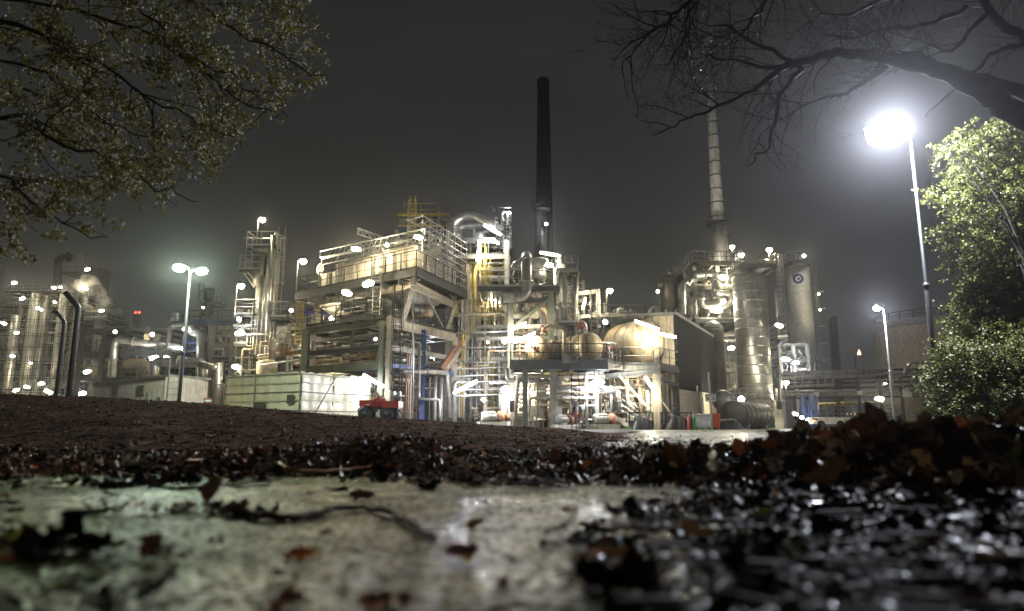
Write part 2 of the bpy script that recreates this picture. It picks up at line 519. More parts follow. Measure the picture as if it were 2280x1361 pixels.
# ---------------------------------------------------------------- leaf litter
def litter_mat(name, cols, rough=.28, coat=.4):
    m = bpy.data.materials.new(name); m.use_nodes = True
    n = m.node_tree; b = n.nodes['Principled BSDF']
    at = n.nodes.new('ShaderNodeAttribute'); at.attribute_name = 'rnd'
    r = n.nodes.new('ShaderNodeValToRGB'); r.color_ramp.interpolation = 'CONSTANT'
    while len(r.color_ramp.elements) < len(cols): r.color_ramp.elements.new(.5)
    for i, (p, c) in enumerate(cols):
        r.color_ramp.elements[i].position = p; r.color_ramp.elements[i].color = (*c, 1)
    n.links.new(at.outputs['Fac'], r.inputs[0])
    t = n.nodes.new('ShaderNodeTexCoord')
    no = n.nodes.new('ShaderNodeTexNoise'); no.inputs['Scale'].default_value = 60; no.inputs['Detail'].default_value = 4
    n.links.new(t.outputs['Object'], no.inputs['Vector'])
    mr = n.nodes.new('ShaderNodeMapRange'); mr.inputs[1].default_value = .3; mr.inputs[2].default_value = .7; mr.inputs[3].default_value = .5; mr.inputs[4].default_value = 1.3
    n.links.new(no.outputs['Fac'], mr.inputs[0])
    s_ = n.nodes.new('ShaderNodeVectorMath'); s_.operation = 'SCALE'
    n.links.new(r.outputs[0], s_.inputs[0]); n.links.new(mr.outputs[0], s_.inputs['Scale'])
    n.links.new(s_.outputs[0], b.inputs['Base Color'])
    b.inputs['Roughness'].default_value = rough
    gl = n.nodes.new('ShaderNodeMapRange'); gl.inputs[1].default_value = .5; gl.inputs[2].default_value = .62; gl.inputs[3].default_value = .02; gl.inputs[4].default_value = coat
    g2 = n.nodes.new('ShaderNodeTexNoise'); g2.inputs['Scale'].default_value = 22
    n.links.new(t.outputs['Object'], g2.inputs['Vector']); n.links.new(g2.outputs['Fac'], gl.inputs[0]); n.links.new(gl.outputs[0], b.inputs['Coat Weight'])
    b.inputs['Coat Roughness'].default_value = .16; b.inputs['Specular IOR Level'].default_value = .12
    bp = n.nodes.new('ShaderNodeBump'); bp.inputs['Strength'].default_value = .5; bp.inputs['Distance'].default_value = .004
    n.links.new(no.outputs['Fac'], bp.inputs['Height']); n.links.new(bp.outputs[0], b.inputs['Normal'])
    M[name] = m
litter_mat('litter', [(0, (.022, .017, .013)), (.26, (.07, .044, .028)), (.50, (.15, .082, .048)), (.70, (.26, .12, .05)), (.84, (.42, .29, .19)), (.955, (.36, .11, .025)), (.985, (.20, .19, .03))], .36, .22)
litter_mat('mulch', [(0, (.022, .012, .008)), (.45, (.045, .022, .013)), (.8, (.085, .036, .020)), (.965, (.26, .18, .12))], .5, .15)
def leaves(name, P, S, m, seed=1, curl=.8, tilt=.8, nn=None, asp=.62, parent=None, nu=6):
    """many small curled leaves; P centres (n,3), S lengths (n)"""
    r = np.random.default_rng(seed)
    n = len(P)
    us = np.linspace(-.5, .5, nu + 1)
    prof = np.array([.35, .85, .72, 1.05, .78, .80, .30]) if nu == 6 else np.array([.15, 1., .1]) if nu == 2 else np.interp(np.linspace(0, 1, nu + 1), [0, .3, .6, 1], [.1, 1, .8, .08])
    T = []
    for i, u in enumerate(us):
        for v in (-1, 1): T.append((u, v * .5 * prof[i], 0))
    # centre crease
    T2 = []
    for i, u in enumerate(us): T2.append((u, 0, 0))
    T = np.array(T); T2 = np.array(T2)
    base = np.concatenate([T, T2])
    k = len(base); m1 = len(T)
    f = []
    for i in range(nu):
        f.append((2 * i, 2 * i + 2, m1 + i + 1, m1 + i))
        f.append((m1 + i, m1 + i + 1, 2 * i + 3, 2 * i + 1))
    f = np.array(f)
    v = np.repeat(base[None], n, 0)
    v[:, :, 1] *= asp * r.uniform(.7, 1.3, (n, 1))
    v[:, :, 1] += r.normal(0, .05, (n, k)) * (np.abs(v[:, :, 1]) > 0)
    c1 = r.normal(0, curl, (n, 1)); c2 = r.normal(0, curl, (n, 1))
    v[:, :, 2] = c1 * v[:, :, 0] ** 2 * 1.4 + c2 * np.abs(v[:, :, 1]) * .9 + r.normal(0, .05, (n, k))
    v *= np.asarray(S)[:, None, None]
    yaw = r.uniform(0, 2 * np.pi, n)
    if nn is None: px_, py_ = r.normal(0, 1, n) * tilt, r.normal(0, 1, n) * tilt
    else: px_, py_ = nn
    cyw, syw = np.cos(yaw), np.sin(yaw)
    cx, sx = np.cos(px_), np.sin(px_); cyy, syy = np.cos(py_), np.sin(py_)
    x, y, z = v[:, :, 0], v[:, :, 1], v[:, :, 2]
    x, y = x * cyw[:, None] - y * syw[:, None], x * syw[:, None] + y * cyw[:, None]
    y, z = y * cx[:, None] - z * sx[:, None], y * sx[:, None] + z * cx[:, None]
    x, z = x * cyy[:, None] + z * syy[:, None], -x * syy[:, None] + z * cyy[:, None]
    v = np.stack([x, y, z], -1) + np.asarray(P)[:, None, :]
    vv = v.reshape(-1, 3)
    F_ = (f[None] + (np.arange(n) * k)[:, None, None]).reshape(-1, 4)
    at = np.repeat(r.uniform(0, 1, n), k)
    org = (0, 0, 0)
    if parent is not None and 'org' in parent: org = tuple(parent['org'])
    return mesh_np(name, vv, F_, m, parent=parent, origin=org, attr=at)
# berm of dead leaves
def sample(n, fx, seed):
    r = np.random.default_rng(seed); out = []
    tot = 0
    while tot < n:
        px = r.uniform(-250, 2550, 20000); y = r.uniform(.55, 5.2, 20000)
        x = (px - 1140) / 1543 * y
        keep = r.uniform(0, 1, 20000) < fx(px, y, x)
        out.append(np.stack([x[keep], y[keep], px[keep]], -1)); tot += keep.sum()
    return np.concatenate(out)[:n]
def dens_berm(px, y, x):
    yf = np.interp(px, [0, 450, 900, 1500, 1800, 2280], [2.72, 2.72, 2.7, 2.3, 2.12, 2.05])
    d = sstep(yf - .12, yf + .05, y) * (1 - .8 * sstep(3.6, 4.4, y))
    d = d * np.where((px > 1320) & (y > 3.3), .3, 1) * np.where((px > 1010) & (px < 1230), .55, 1) * y / 5
    return d
Pb = sample(15000, dens_berm, 3)
zb = HT(Pb[:, 0], Pb[:, 1]) + rng.uniform(0, .022, len(Pb)) * np.interp(Pb[:, 2], [0, 1500, 1800, 2280], [.8, 1.0, 1.6, 1.8])
sb = rng.gamma(2.2, .0145, len(Pb)) * np.interp(Pb[:, 2], [0, 1200, 1600, 1800, 2280], [.62, .66, 1.0, 1.6, 1.75])
o = leaves('leaf_litter', np.stack([Pb[:, 0], Pb[:, 1], zb], -1), sb, 'litter', 11, curl=.9, tilt=np.interp(Pb[:, 2], [0, 1300, 1800], [.4, .5, .75]))
tag(o, 'heaped wet brown and black dead leaves behind the concrete path', 'leaf litter', kind='stuff')
# thin scatter and matted patches on the path itself
def ell(px, y, x, c, a, b):
    return np.exp(-(((px - c[0]) / a) ** 2 + ((y - c[1]) / b) ** 2))
def dens_path(px, y, x):
    n_ = fbm(x * 5, y * 9, 77)
    d = .004 + 0 * px
    d = d + .9 * (px > 1250) * sstep(1320, 1650, px + (1.6 - y) * 260) * (y < 2.25) * sstep(.36, .50, n_ + .12 * sstep(1250, 1900, px))
    d = d + .8 * ell(px, y, x, (170, 1.12), 240, .06) * sstep(.35, .5, n_)
    d = d + .35 * ell(px, y, x, (60, 1.15), 120, .10) + .7 * ell(px, y, x, (130, .80), 300, .05)
    d = d + .5 * ell(px, y, x, (440, 1.62), 80, .06) + .35 * ell(px, y, x, (320, 2.45), 50, .05) + .5 * ell(px, y, x, (620, .86), 110, .03)
    d = d + .35 * ell(px, y, x, (1450, 1.2), 160, .05) + .15 * (y > 2.3) * (n_ > .5) * (px < 1300)
    d = d + .25 * (px < 60) * (n_ > .45)
    return np.clip(d * y / 2.2, 0, 1)
Pp = sample(7500, dens_path, 5)
zp = .012 + rng.uniform(0, .012, len(Pp))
sp_ = rng.gamma(3, .0135, len(Pp)) * np.interp(Pp[:, 1], [.5, 2.4], [.6, 1.1])
litter_mat('litter_wet', [(0, (.008, .006, .005)), (.38, (.022, .014, .010)), (.66, (.05, .028, .016)), (.84, (.10, .045, .022)), (.93, (.20, .13, .085)), (.975, (.32, .12, .03)), (.99, (.20, .19, .03))], .45, .06)
M['litter_wet'].node_tree.nodes['Principled BSDF'].inputs['IOR'].default_value = 1.14
o = leaves('wet_leaf_mat', np.stack([Pp[:, 0], Pp[:, 1], zp], -1), sp_, 'litter_wet', 12, curl=.4, tilt=.11)
tag(o, 'flattened wet leaves and scraps matted on the concrete path', 'leaf litter', kind='stuff')
# wood chips and bark mulch on the bank
r_ = np.random.default_rng(19)
n_ = 20000
y_ = r_.uniform(3.6, 14, n_); px_ = r_.uniform(-150, 1420, n_); x_ = (px_ - 1140) / 1543 * y_
z_ = HT(x_, y_) + .006
o = leaves('bark_mulch', np.stack([x_, y_, z_], -1), r_.gamma(3, .0085, n_), 'mulch', 13, curl=.2, tilt=.5, asp=.4, nu=2)
tag(o, 'fine wet bark mulch covering the low planted bank', 'mulch', kind='stuff')
# road side grit in front of the yard
n_ = 2500
y_ = 4.2 + 9 * r_.uniform(0, 1, n_) ** 1.5; px_ = r_.uniform(1050, 1900, n_); x_ = (px_ - 1140) / 1543 * y_
o = leaves('grit', np.stack([x_, y_, .02 + 0 * x_], -1), r_.gamma(3, .008, n_), 'mulch', 14, curl=.3, tilt=.3, asp=.5, nu=2)
tag(o, 'small leaf scraps and grit scattered over the wet road', 'grit', kind='stuff')

# single leaves and twigs one can point at
def big_leaf(px, py, z, size, yaw, tilt, col, label, seed, group=None):
    p = None
    for Yt in np.linspace(.6, 4.5, 400):
        q_ = W(px, py, Yt)
        if q_.z <= float(HT(q_.x, q_.y)) + .022 + (.004 if Yt < 2.2 else 0): p = q_; break
    if p is None:
        p = W(px, py, float(np.interp(px, [1500, 1800, 2280], [2.9, 2.6, 2.55]))); p.z = max(float(HT(p.x, p.y)) + .01, p.z - size * .5)
    z = p.z; size = size * (.8 if size > .09 else 1)
    r = np.random.default_rng(seed)
    b = MB()
    nu, nv_ = 8, 4
    ca, sa = math.cos(yaw), math.sin(yaw)
    ed = [.05, .55, .95, .7, 1.1, .75, .9, .5, .05]
    vs = []
    for i in range(nu + 1):
        u = i / nu - .5
        for j in range(nv_ + 1):
            v = (j / nv_ - .5) * .62 * ed[i] * (1 + .1 * r.normal())
            h = .25 * u * u + .35 * abs(v) + .04 * r.normal() * (i % nu > 0)
            x, y = u * ca - v * sa, u * sa + v * ca
            q = V((x, y * math.cos(tilt), h + y * math.sin(tilt)))
            vs.append(p + q * size)
    mz = min(q.z for q in vs); dz = max(0, z - .006 - mz)
    vs = [q + V((0, 0, dz)) for q in vs]
    vs += [q - V((0, 0, .0008)) for q in vs]
    K = (nu + 1) * (nv_ + 1); fs = []
    for i in range(nu):
        for j in range(nv_):
            a = i * (nv_ + 1) + j
            fs.append((a, a + 1, a + nv_ + 2, a + nv_ + 1)); fs.append((K + a, K + a + nv_ + 1, K + a + nv_ + 2, K + a + 1))
    b.add(vs, fs, True)
    return tag(b.build('fallen_leaf', col, origin=p), label, 'leaf', group or 'single fallen leaves in the foreground')
mat('leaf_orange', (.75, .20, .035), .35, var=.4, scale=40, coat=.3)
mat('leaf_tan', (.55, .29, .09), .35, var=.4, scale=40, coat=.3)
mat('leaf_brown', (.20, .07, .035), .3, var=.5, scale=40, coat=.4)
mat('leaf_yellow', (.60, .33, .015), .35, var=.3, scale=40, coat=.3)
mat('leaf_lime', (.34, .38, .03), .4, var=.3, scale=40)
mat('leaf_pale', (.42, .33, .24), .3, var=.4, scale=30, coat=.5)
mat('twig_brown', (.045, .024, .014), .7, var=.4, scale=30, spec=.2)
mat('twig_orange', (.30, .13, .05), .45, var=.4, scale=30)
BL = [
 (2245, 935, .232, .115, .3, .9, 'leaf_orange', 'bright orange leaf standing on the leaf heap at the right edge'),
 (2138, 935, .228, .07, 1.2, 1.1, 'leaf_orange', 'small orange leaf tip poking above the leaf heap under the bush'),
 (2058, 920, .235, .07, .5, 1.3, 'leaf_brown', 'dark red leaf upright on top of the leaf heap'),
 (1942, 915, .235, .05, 1.8, 1.3, 'leaf_brown', 'narrow dark red leaf spiking up left of the heap crest'),
 (1843, 972, .205, .09, .9, 1.0, 'leaf_orange', 'curled orange leaf on the left shoulder of the leaf heap'),
 (1818, 992, .17, .09, .2, .5, 'leaf_tan', 'tan lobed leaf lying on the left slope of the heap'),
 (1885, 968, .20, .13, 2.6, .9, 'leaf_brown', 'large crumpled plum brown leaf beside the curled orange leaf'),
 (2060, 1045, .12, .12, 2.2, 1.0, 'leaf_tan', 'tan oak leaf hanging down the front of the heap'),
 (2190, 1055, .10, .17, .05, .5, 'leaf_tan', 'long tan leaf lying level low on the heap front'),
 (2000, 1047, .11, .07, 1.0, .7, 'leaf_pale', 'small pale leaf left of the hanging tan oak leaf'),
 (1688, 1070, .03, .08, -.4, .5, 'leaf_orange', 'orange leaf at the foot of the heap beside a pale crumpled one'),
 (1728, 1058, .04, .10, 1.2, 1.0, 'leaf_pale', 'pale crumpled leaf at the foot of the leaf heap'),
 (1645, 1012, .12, .08, 1.5, 1.0, 'leaf_orange', 'rust orange leaf curled on the heap left end'),
 (1668, 1306, .012, .06, -.2, .2, 'leaf_yellow', 'bright yellow leaf lying on the dark wet mat near the camera'),
 (1563, 1131, .012, .035, .8, .5, 'leaf_lime', 'tiny lime green leaf on the pale concrete right of centre'),
 (1030, 1232, .014, .055, .1, .35, 'leaf_brown', 'brown leaf with a yellow spot on the concrete, centre'),
 (1043, 1246, .011, .025, 1.4, .3, 'leaf_yellow', 'small yellow leaf tucked under a brown leaf on the concrete'),
 (1060, 1166, .013, .04, .5, .6, 'leaf_tan', 'little tan leaf curled on the brightly lit concrete'),
 (1270, 1137, .012, .04, .0, .3, 'leaf_brown', 'small brown leaf flat on the concrete right of the bright patch'),
 (1122, 1300, .013, .03, 1.6, .4, 'leaf_brown', 'small dark leaf on the concrete near the bottom centre'),
 (670, 1238, .014, .055, .1, .4, 'leaf_orange', 'rust red leaf on the concrete left of the long bent twig'),
 (855, 1345, .014, .065, .0, .3, 'leaf_brown', 'dark brown leaf at the bottom edge left of centre'),
 (335, 1228, .018, .045, 1.3, .9, 'leaf_brown', 'reddish leaf standing in the dark clump at lower left'),
 (640, 1340, .011, .05, 1.0, .3, 'leaf_brown', 'brown leaf scrap near the bottom edge on greenish concrete'),
 (470, 1110, .02, .075, 1.3, 1.1, 'leaf_brown', 'upright rust brown leaf at the end of the long twig'),
 (520, 1140, .015, .07, .5, .6, 'leaf_brown', 'rumpled red brown leaf in the tangle on the green concrete'),
 (410, 1130, .013, .06, .2, .4, 'leaf_brown', 'flat reddish leaf left of the tangle on the green concrete'),
 (765, 1072, .012, .04, 1.2, .8, 'leaf_lime', 'olive leaf standing in front of the long orange branch'),
 (810, 1108, .012, .06, .2, .6, 'leaf_brown', 'brown curled leaf behind the middle of the bent twig'),
 (1345, 1220, .012, .05, .9, .6, 'leaf_brown', 'small brown leaf beside the matted patch right of centre'),
 (1375, 1248, .014, .07, -.6, .4, 'leaf_tan', 'tan leaf on the matted patch right of centre'),
 (1625, 1165, .014, .07, .2, .3, 'leaf_brown', 'reddish brown leaf flat in the wet mat at right'),
 (1545, 1210, .014, .08, 1.9, .5, 'leaf_tan', 'tan narrow leaf leaning in the wet mat beside a glinting drop'),
 (1700, 1165, .014, .06, 1.0, .7, 'leaf_lime', 'olive green leaf in the wet mat under the heap'),
 (2050, 1230, .014, .06, .9, .5, 'leaf_lime', 'olive leaf in the dark wet mat at lower right'),
 (1000, 978, .10, .05, .2, .5, 'leaf_pale', 'pale leaf shining on the leaf ridge left of centre'),
 (1450, 1020, .10, .06, 1.0, .9, 'leaf_pale', 'pale split leaf on the low leaf ridge right of centre'),
 (1500, 1046, .05, .045, 1.7, 1.0, 'leaf_tan', 'tan leaf on the front of the low leaf ridge'),
 (1305, 1040, .05, .05, .8, 1.0, 'leaf_orange', 'red leaf standing in the gap of the low leaf ridge'),
 (1205, 1022, .07, .05, .4, .6, 'leaf_orange', 'rust leaf on the left tip of the low leaf ridge'),
]
for i, (px, py, z, s, yw, tl, c, lb) in enumerate(BL): big_leaf(px, py, z, s, yw, tl, c, lb, 40 + i)
def twig(pts, r, col, label, seed, z=.012, name='twig', sub=4):
    r_ = random.Random(seed)
    P = []
    for q in pts:
        p = G(q[0], q[1], q[2] if len(q) > 2 else z)
        P.append(p)
    Q = []
    for i in range(len(P) - 1):
        for k in range(4):
            t = k / 4
            Q.append(P[i].lerp(P[i + 1], t) + V((r_.uniform(-1, 1), r_.uniform(-1, 1), r_.uniform(0, .8))) * r * .9)
    Q.append(P[-1])
    b = MB().tube(Q, [r * (1 - .55 * i / len(Q)) * r_.uniform(.85, 1.15) for i in range(len(Q))], 7)
    for k in range(sub):
        q = r_.choice(Q[2:]); d = V((r_.uniform(-1, 1), r_.uniform(-.6, .6), r_.uniform(.1, .5))).normalized()
        L = r * r_.uniform(4, 9)
        b.tube([q, q + d * L * .5, q + d * L + V((0, 0, -.1 * L))], [r * .45, r * .35, r * .2], 5)
    return tag(b.build(name, col, origin=P[0]), label, 'twig')
twig([(520, 1138), (580, 1152), (660, 1156), (730, 1140), (790, 1132), (860, 1140), (905, 1160), (945, 1190), (968, 1205)], .0095, 'twig_brown', 'long dark bent twig lying across the pale concrete', 1)
twig([(618, 1032, .05), (640, 1048, .04), (700, 1052, .03), (790, 1046, .03), (880, 1040, .035), (940, 1032, .05)], .009, 'twig_orange', 'orange brown branch lying along the front of the leaf ridge', 2)
twig([(400, 1088), (470, 1086), (540, 1078), (600, 1074)], .006, 'twig_brown', 'short dark twig on the green lit concrete behind the tangle', 3)
twig([(1130, 1080, .02), (1200, 1078, .02), (1300, 1072, .02)], .006, 'twig_brown', 'straight black twig on the concrete in front of the ridge', 4)
twig([(1290, 1172, .02), (1340, 1182, .02), (1430, 1176, .02), (1560, 1186, .02)], .007, 'twig_brown', 'wavy black twig along the back of the right hand wet mat', 5)
twig([(410, 1026, .06), (470, 1024, .05), (545, 1022, .05)], .005, 'twig_orange', 'thin orange stick in the leaf litter at left', 6)
twig([(310, 990, .13), (345, 988, .14), (368, 982, .16)], .005, 'twig_orange', 'short orange stick leaning out of the soil at left', 7)
twig([(140, 1145), (200, 1142), (265, 1138)], .008, 'twig_brown', 'black crooked stick on the dim concrete at far left', 8)
twig([(1690, 1290, .02), (1760, 1300, .02), (1830, 1345, .02)], .006, 'twig_brown', 'wet shining stick near the camera right of the yellow leaf', 9)
twig([(2180, 1250, .02), (2280, 1252, .02), (2400, 1250, .02)], .010, 'leaf_pale', 'pale wet stick cut by the right edge', 10)
twig([(1545, 1085, .04), (1600, 1060, .07), (1640, 1030, .11)], .006, 'twig_brown', 'dark stalk sticking up from the left foot of the heap', 11)
# sticks lying about on the bank
sb_ = MB(); r_ = np.random.default_rng(55)
for i in range(70):
    y = r_.uniform(3.8, 11.5); px = r_.uniform(-100, 1350); x = (px - 1140) / 1543 * y; a = r_.normal(0, .6); L = r_.uniform(.08, .45)
    p = V((x, y, float(HT(x, y)) + .012)); q = p + V((math.cos(a) * L, math.sin(a) * L, 0)); q.z = float(HT(q.x, q.y)) + r_.uniform(.008, .06)
    m_ = p.lerp(q, .5) + V((r_.normal() * .02, r_.normal() * .02, r_.uniform(0, .02)))
    sb_.tube([p, m_, q], [.006, .005, .003], 5)
tag(sb_.build('stick_litter', 'twig_brown'), 'thin broken sticks strewn over the low planted bank', 'stick litter', kind='stuff')
# green lamp's reflection painted into the left of the path material
def green_lamp_tint():
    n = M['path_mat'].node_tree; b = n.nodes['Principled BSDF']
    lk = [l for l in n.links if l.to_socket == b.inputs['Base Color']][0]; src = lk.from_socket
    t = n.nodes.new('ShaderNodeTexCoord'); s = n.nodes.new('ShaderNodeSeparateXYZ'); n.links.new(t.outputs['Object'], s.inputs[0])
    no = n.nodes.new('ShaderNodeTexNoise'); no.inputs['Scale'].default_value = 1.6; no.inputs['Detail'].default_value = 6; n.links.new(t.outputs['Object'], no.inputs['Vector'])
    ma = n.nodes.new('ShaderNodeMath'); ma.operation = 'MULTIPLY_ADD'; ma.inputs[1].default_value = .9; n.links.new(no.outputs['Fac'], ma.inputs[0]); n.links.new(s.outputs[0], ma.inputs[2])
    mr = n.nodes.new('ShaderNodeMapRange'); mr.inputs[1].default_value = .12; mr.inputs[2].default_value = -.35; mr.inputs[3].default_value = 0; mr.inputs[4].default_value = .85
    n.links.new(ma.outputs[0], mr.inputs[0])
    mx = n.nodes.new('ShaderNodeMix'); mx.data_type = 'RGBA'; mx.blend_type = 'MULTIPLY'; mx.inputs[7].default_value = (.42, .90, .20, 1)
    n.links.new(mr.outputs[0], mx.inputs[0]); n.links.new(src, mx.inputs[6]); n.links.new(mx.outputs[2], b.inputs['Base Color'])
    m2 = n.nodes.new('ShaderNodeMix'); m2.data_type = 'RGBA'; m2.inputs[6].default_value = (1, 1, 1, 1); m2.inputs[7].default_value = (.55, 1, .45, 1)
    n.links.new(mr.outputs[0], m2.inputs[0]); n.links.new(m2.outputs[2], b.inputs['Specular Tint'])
green_lamp_tint()
def mud():      # dried leaf mud lies on the right part of the path
    n = M['path_mat'].node_tree; b = n.nodes['Principled BSDF']
    t = n.nodes.new('ShaderNodeTexCoord'); s = n.nodes.new('ShaderNodeSeparateXYZ'); n.links.new(t.outputs['Object'], s.inputs[0])
    no = n.nodes.new('ShaderNodeTexNoise'); no.inputs['Scale'].default_value = 3.5; no.inputs['Detail'].default_value = 7; n.links.new(t.outputs['Object'], no.inputs['Vector'])
    ma = n.nodes.new('ShaderNodeMath'); ma.operation = 'MULTIPLY_ADD'; ma.inputs[1].default_value = -.45; n.links.new(s.outputs[1], ma.inputs[0]); n.links.new(s.outputs[0], ma.inputs[2])
    m3 = n.nodes.new('ShaderNodeMath'); m3.operation = 'MULTIPLY_ADD'; m3.inputs[1].default_value = .9; n.links.new(no.outputs['Fac'], m3.inputs[0]); n.links.new(ma.outputs[0], m3.inputs[2])
    mr = n.nodes.new('ShaderNodeMapRange'); mr.inputs[1].default_value = .17; mr.inputs[2].default_value = .30; mr.inputs[3].default_value = 0; mr.inputs[4].default_value = 1
    n.links.new(m3.outputs[0], mr.inputs[0])
    # scattered dark stains elsewhere
    n2 = n.nodes.new('ShaderNodeTexNoise'); n2.inputs['Scale'].default_value = 9; n2.inputs['Detail'].default_value = 8; n2.inputs['Roughness'].default_value = .7; n.links.new(t.outputs['Object'], n2.inputs['Vector'])
    r2 = n.nodes.new('ShaderNodeMapRange'); r2.inputs[1].default_value = .56; r2.inputs[2].default_value = .66; r2.inputs[3].default_value = 0; r2.inputs[4].default_value = .75
    n.links.new(n2.outputs['Fac'], r2.inputs[0])
    mxm = n.nodes.new('ShaderNodeMath'); mxm.operation = 'MAXIMUM'; n.links.new(mr.outputs[0], mxm.inputs[0]); n.links.new(r2.outputs[0], mxm.inputs[1])
    lk = [l for l in n.links if l.to_socket == b.inputs['Base Color']][0].from_socket
    mx = n.nodes.new('ShaderNodeMix'); mx.data_type = 'RGBA'; mx.inputs[7].default_value = (.016, .012, .009, 1)
    n.links.new(mxm.outputs[0], mx.inputs[0]); n.links.new(lk, mx.inputs[6]); n.links.new(mx.outputs[2], b.inputs['Base Color'])
    lk = [l for l in n.links if l.to_socket == b.inputs['IOR']][0].from_socket
    mi = n.nodes.new('ShaderNodeMix'); mi.inputs[3].default_value = 1.04
    n.links.new(mxm.outputs[0], mi.inputs[0]); n.links.new(lk, mi.inputs[2]); n.links.new(mi.outputs[0], b.inputs['IOR'])
mud()
sb_ = MB(); r_ = np.random.default_rng(56)
for i in range(150):
    y = r_.uniform(.62, 2.2); x = r_.uniform(.1 + .45 * (y - .8), .75 * y + .15); a = r_.normal(0, .5) + (math.pi if r_.random() < .5 else 0); L = r_.uniform(.03, .16)
    p = V((x, y, .02 + r_.uniform(0, .012))); q = p + V((math.cos(a) * L, math.sin(a) * L, r_.uniform(-.004, .012)))
    m_ = p.lerp(q, .5) + V((r_.normal() * .008, r_.normal() * .008, .002))
    rr = r_.uniform(.0014, .0045); sb_.tube([p, m_, q], [rr, rr * .9, rr * .5], 5)
tag(sb_.build('stem_litter', 'twig_brown'), 'thin wet stems and stalks lying among the matted leaves on the path', 'stem litter', kind='stuff')
# ================================================================ TREES
def leaf_mat(name, c0, c1, c2, rough=.5, tr=.25):
    m = bpy.data.materials.new(name); m.use_nodes = True
    n = m.node_tree; b = n.nodes['Principled BSDF']
    at = n.nodes.new('ShaderNodeAttribute'); at.attribute_name = 'rnd'
    r = n.nodes.new('ShaderNodeValToRGB')
    r.color_ramp.elements.new(.5)
    for i, c in enumerate((c0, c1, c2)):
        r.color_ramp.elements[i].position = i / 2; r.color_ramp.elements[i].color = (*c, 1)
    n.links.new(at.outputs['Fac'], r.inputs[0]); n.links.new(r.outputs[0], b.inputs['Base Color'])
    b.inputs['Roughness'].default_value = rough
    tb = n.nodes.new('ShaderNodeBsdfTranslucent'); n.links.new(r.outputs[0], tb.inputs[0])
    mx = n.nodes.new('ShaderNodeMixShader'); mx.inputs[0].default_value = tr
    n.links.new(b.outputs[0], mx.inputs[1]); n.links.new(tb.outputs[0], mx.inputs[2])
    n.links.new(mx.outputs[0], n.nodes['Material Output'].inputs['Surface'])
    M[name] = m
leaf_mat('leaf_cherry', (.07, .072, .010), (.14, .13, .02), (.27, .21, .05))
leaf_mat('blossom', (.38, .38, .33), (.52, .50, .45), (.30, .28, .2), tr=.3)
leaf_mat('leaf_hedge', (.042, .052, .007), (.075, .085, .011), (.13, .13, .03))
leaf_mat('bud', (.06, .045, .03), (.08, .06, .04), (.11, .08, .05))
def branch_pts(p, d, L, n, rnd, wander, grav, up=0.):
    pts = [V(p)]; d = V(d).normalized()
    for i in range(n):
        d = (d + V((rnd.gauss(0, wander), rnd.gauss(0, wander), rnd.gauss(0, wander) + grav + up * i / n))).normalized()
        pts.append(pts[-1] + d * (L / n))
    return pts
def sprout(b, pts, r0, lvl, rnd, tips, cfg):
    """side branches off a polyline; tips collects points along the finest twigs"""
    dens, lenf, wander, grav, ang = cfg['dens'][lvl], cfg['len'][lvl], cfg['wander'], cfg['grav'], cfg['ang']
    L = sum((pts[i + 1] - pts[i]).length for i in range(len(pts) - 1))
    n = max(2, int(L * dens))
    for k in range(n):
        q = rnd.uniform(cfg.get('start', .1) if lvl == 0 else .12, 1) * (len(pts) - 1)
        i = min(int(q), len(pts) - 2)
        p = pts[i].lerp(pts[i + 1], q - i)
        d = (pts[i + 1] - pts[i]).normalized()
        side = d.cross(V((rnd.gauss(0, 1), rnd.gauss(0, 1), rnd.gauss(0, 1)))).normalized()
        if cfg.get('down'): side = (side + V((0, 0, -cfg['down']))).normalized()
        dd = (d * math.cos(ang) + side * math.sin(ang))
        ll = lenf * rnd.uniform(.5, 1.25) * (1 - .35 * q / len(pts))
        pp = branch_pts(p, dd, ll, 5 if lvl < 2 else 3, rnd, wander, grav)
        rr = r0 * (.45 if lvl == 0 else .5)
        rr = max(rr * (1 - .4 * q / len(pts)), cfg['rmin'])
        if cfg.get('clip') and not cfg['clip'](pp[-1]): continue
        b.tube(pp, [rr * (1 - .6 * j / (len(pp) - 1)) for j in range(len(pp))], 5 if lvl == 0 else 3, caps=False)
        if lvl + 1 < len(cfg['dens']): sprout(b, pp, rr, lvl + 1, rnd, tips, cfg)
        else: tips.append(pp)
def limb(pxs, r0, r1, rnd, sub=4, jit=.02):
    """pxs: (px,py,Y) way points -> smooth polyline and radii"""
    P = [W(*q) for q in pxs]
    out = []
    for i in range(len(P) - 1):
        p0 = P[max(0, i - 1)]; p1 = P[i]; p2 = P[i + 1]; p3 = P[min(len(P) - 1, i + 2)]
        for k in range(sub):
            t = k / sub
            q = .5 * ((2 * p1) + (p2 - p0) * t + (2 * p0 - 5 * p1 + 4 * p2 - p3) * t * t + (3 * p1 - p0 - 3 * p2 + p3) * t ** 3)
            out.append(q + V((rnd.gauss(0, jit), rnd.gauss(0, jit), rnd.gauss(0, jit))))
    out.append(P[-1])
    return out, [r1 + (r0 - r1) * (1 - i / (len(out) - 1)) ** (1.0 if r0 < .1 else 1.7) for i in range(len(out))]
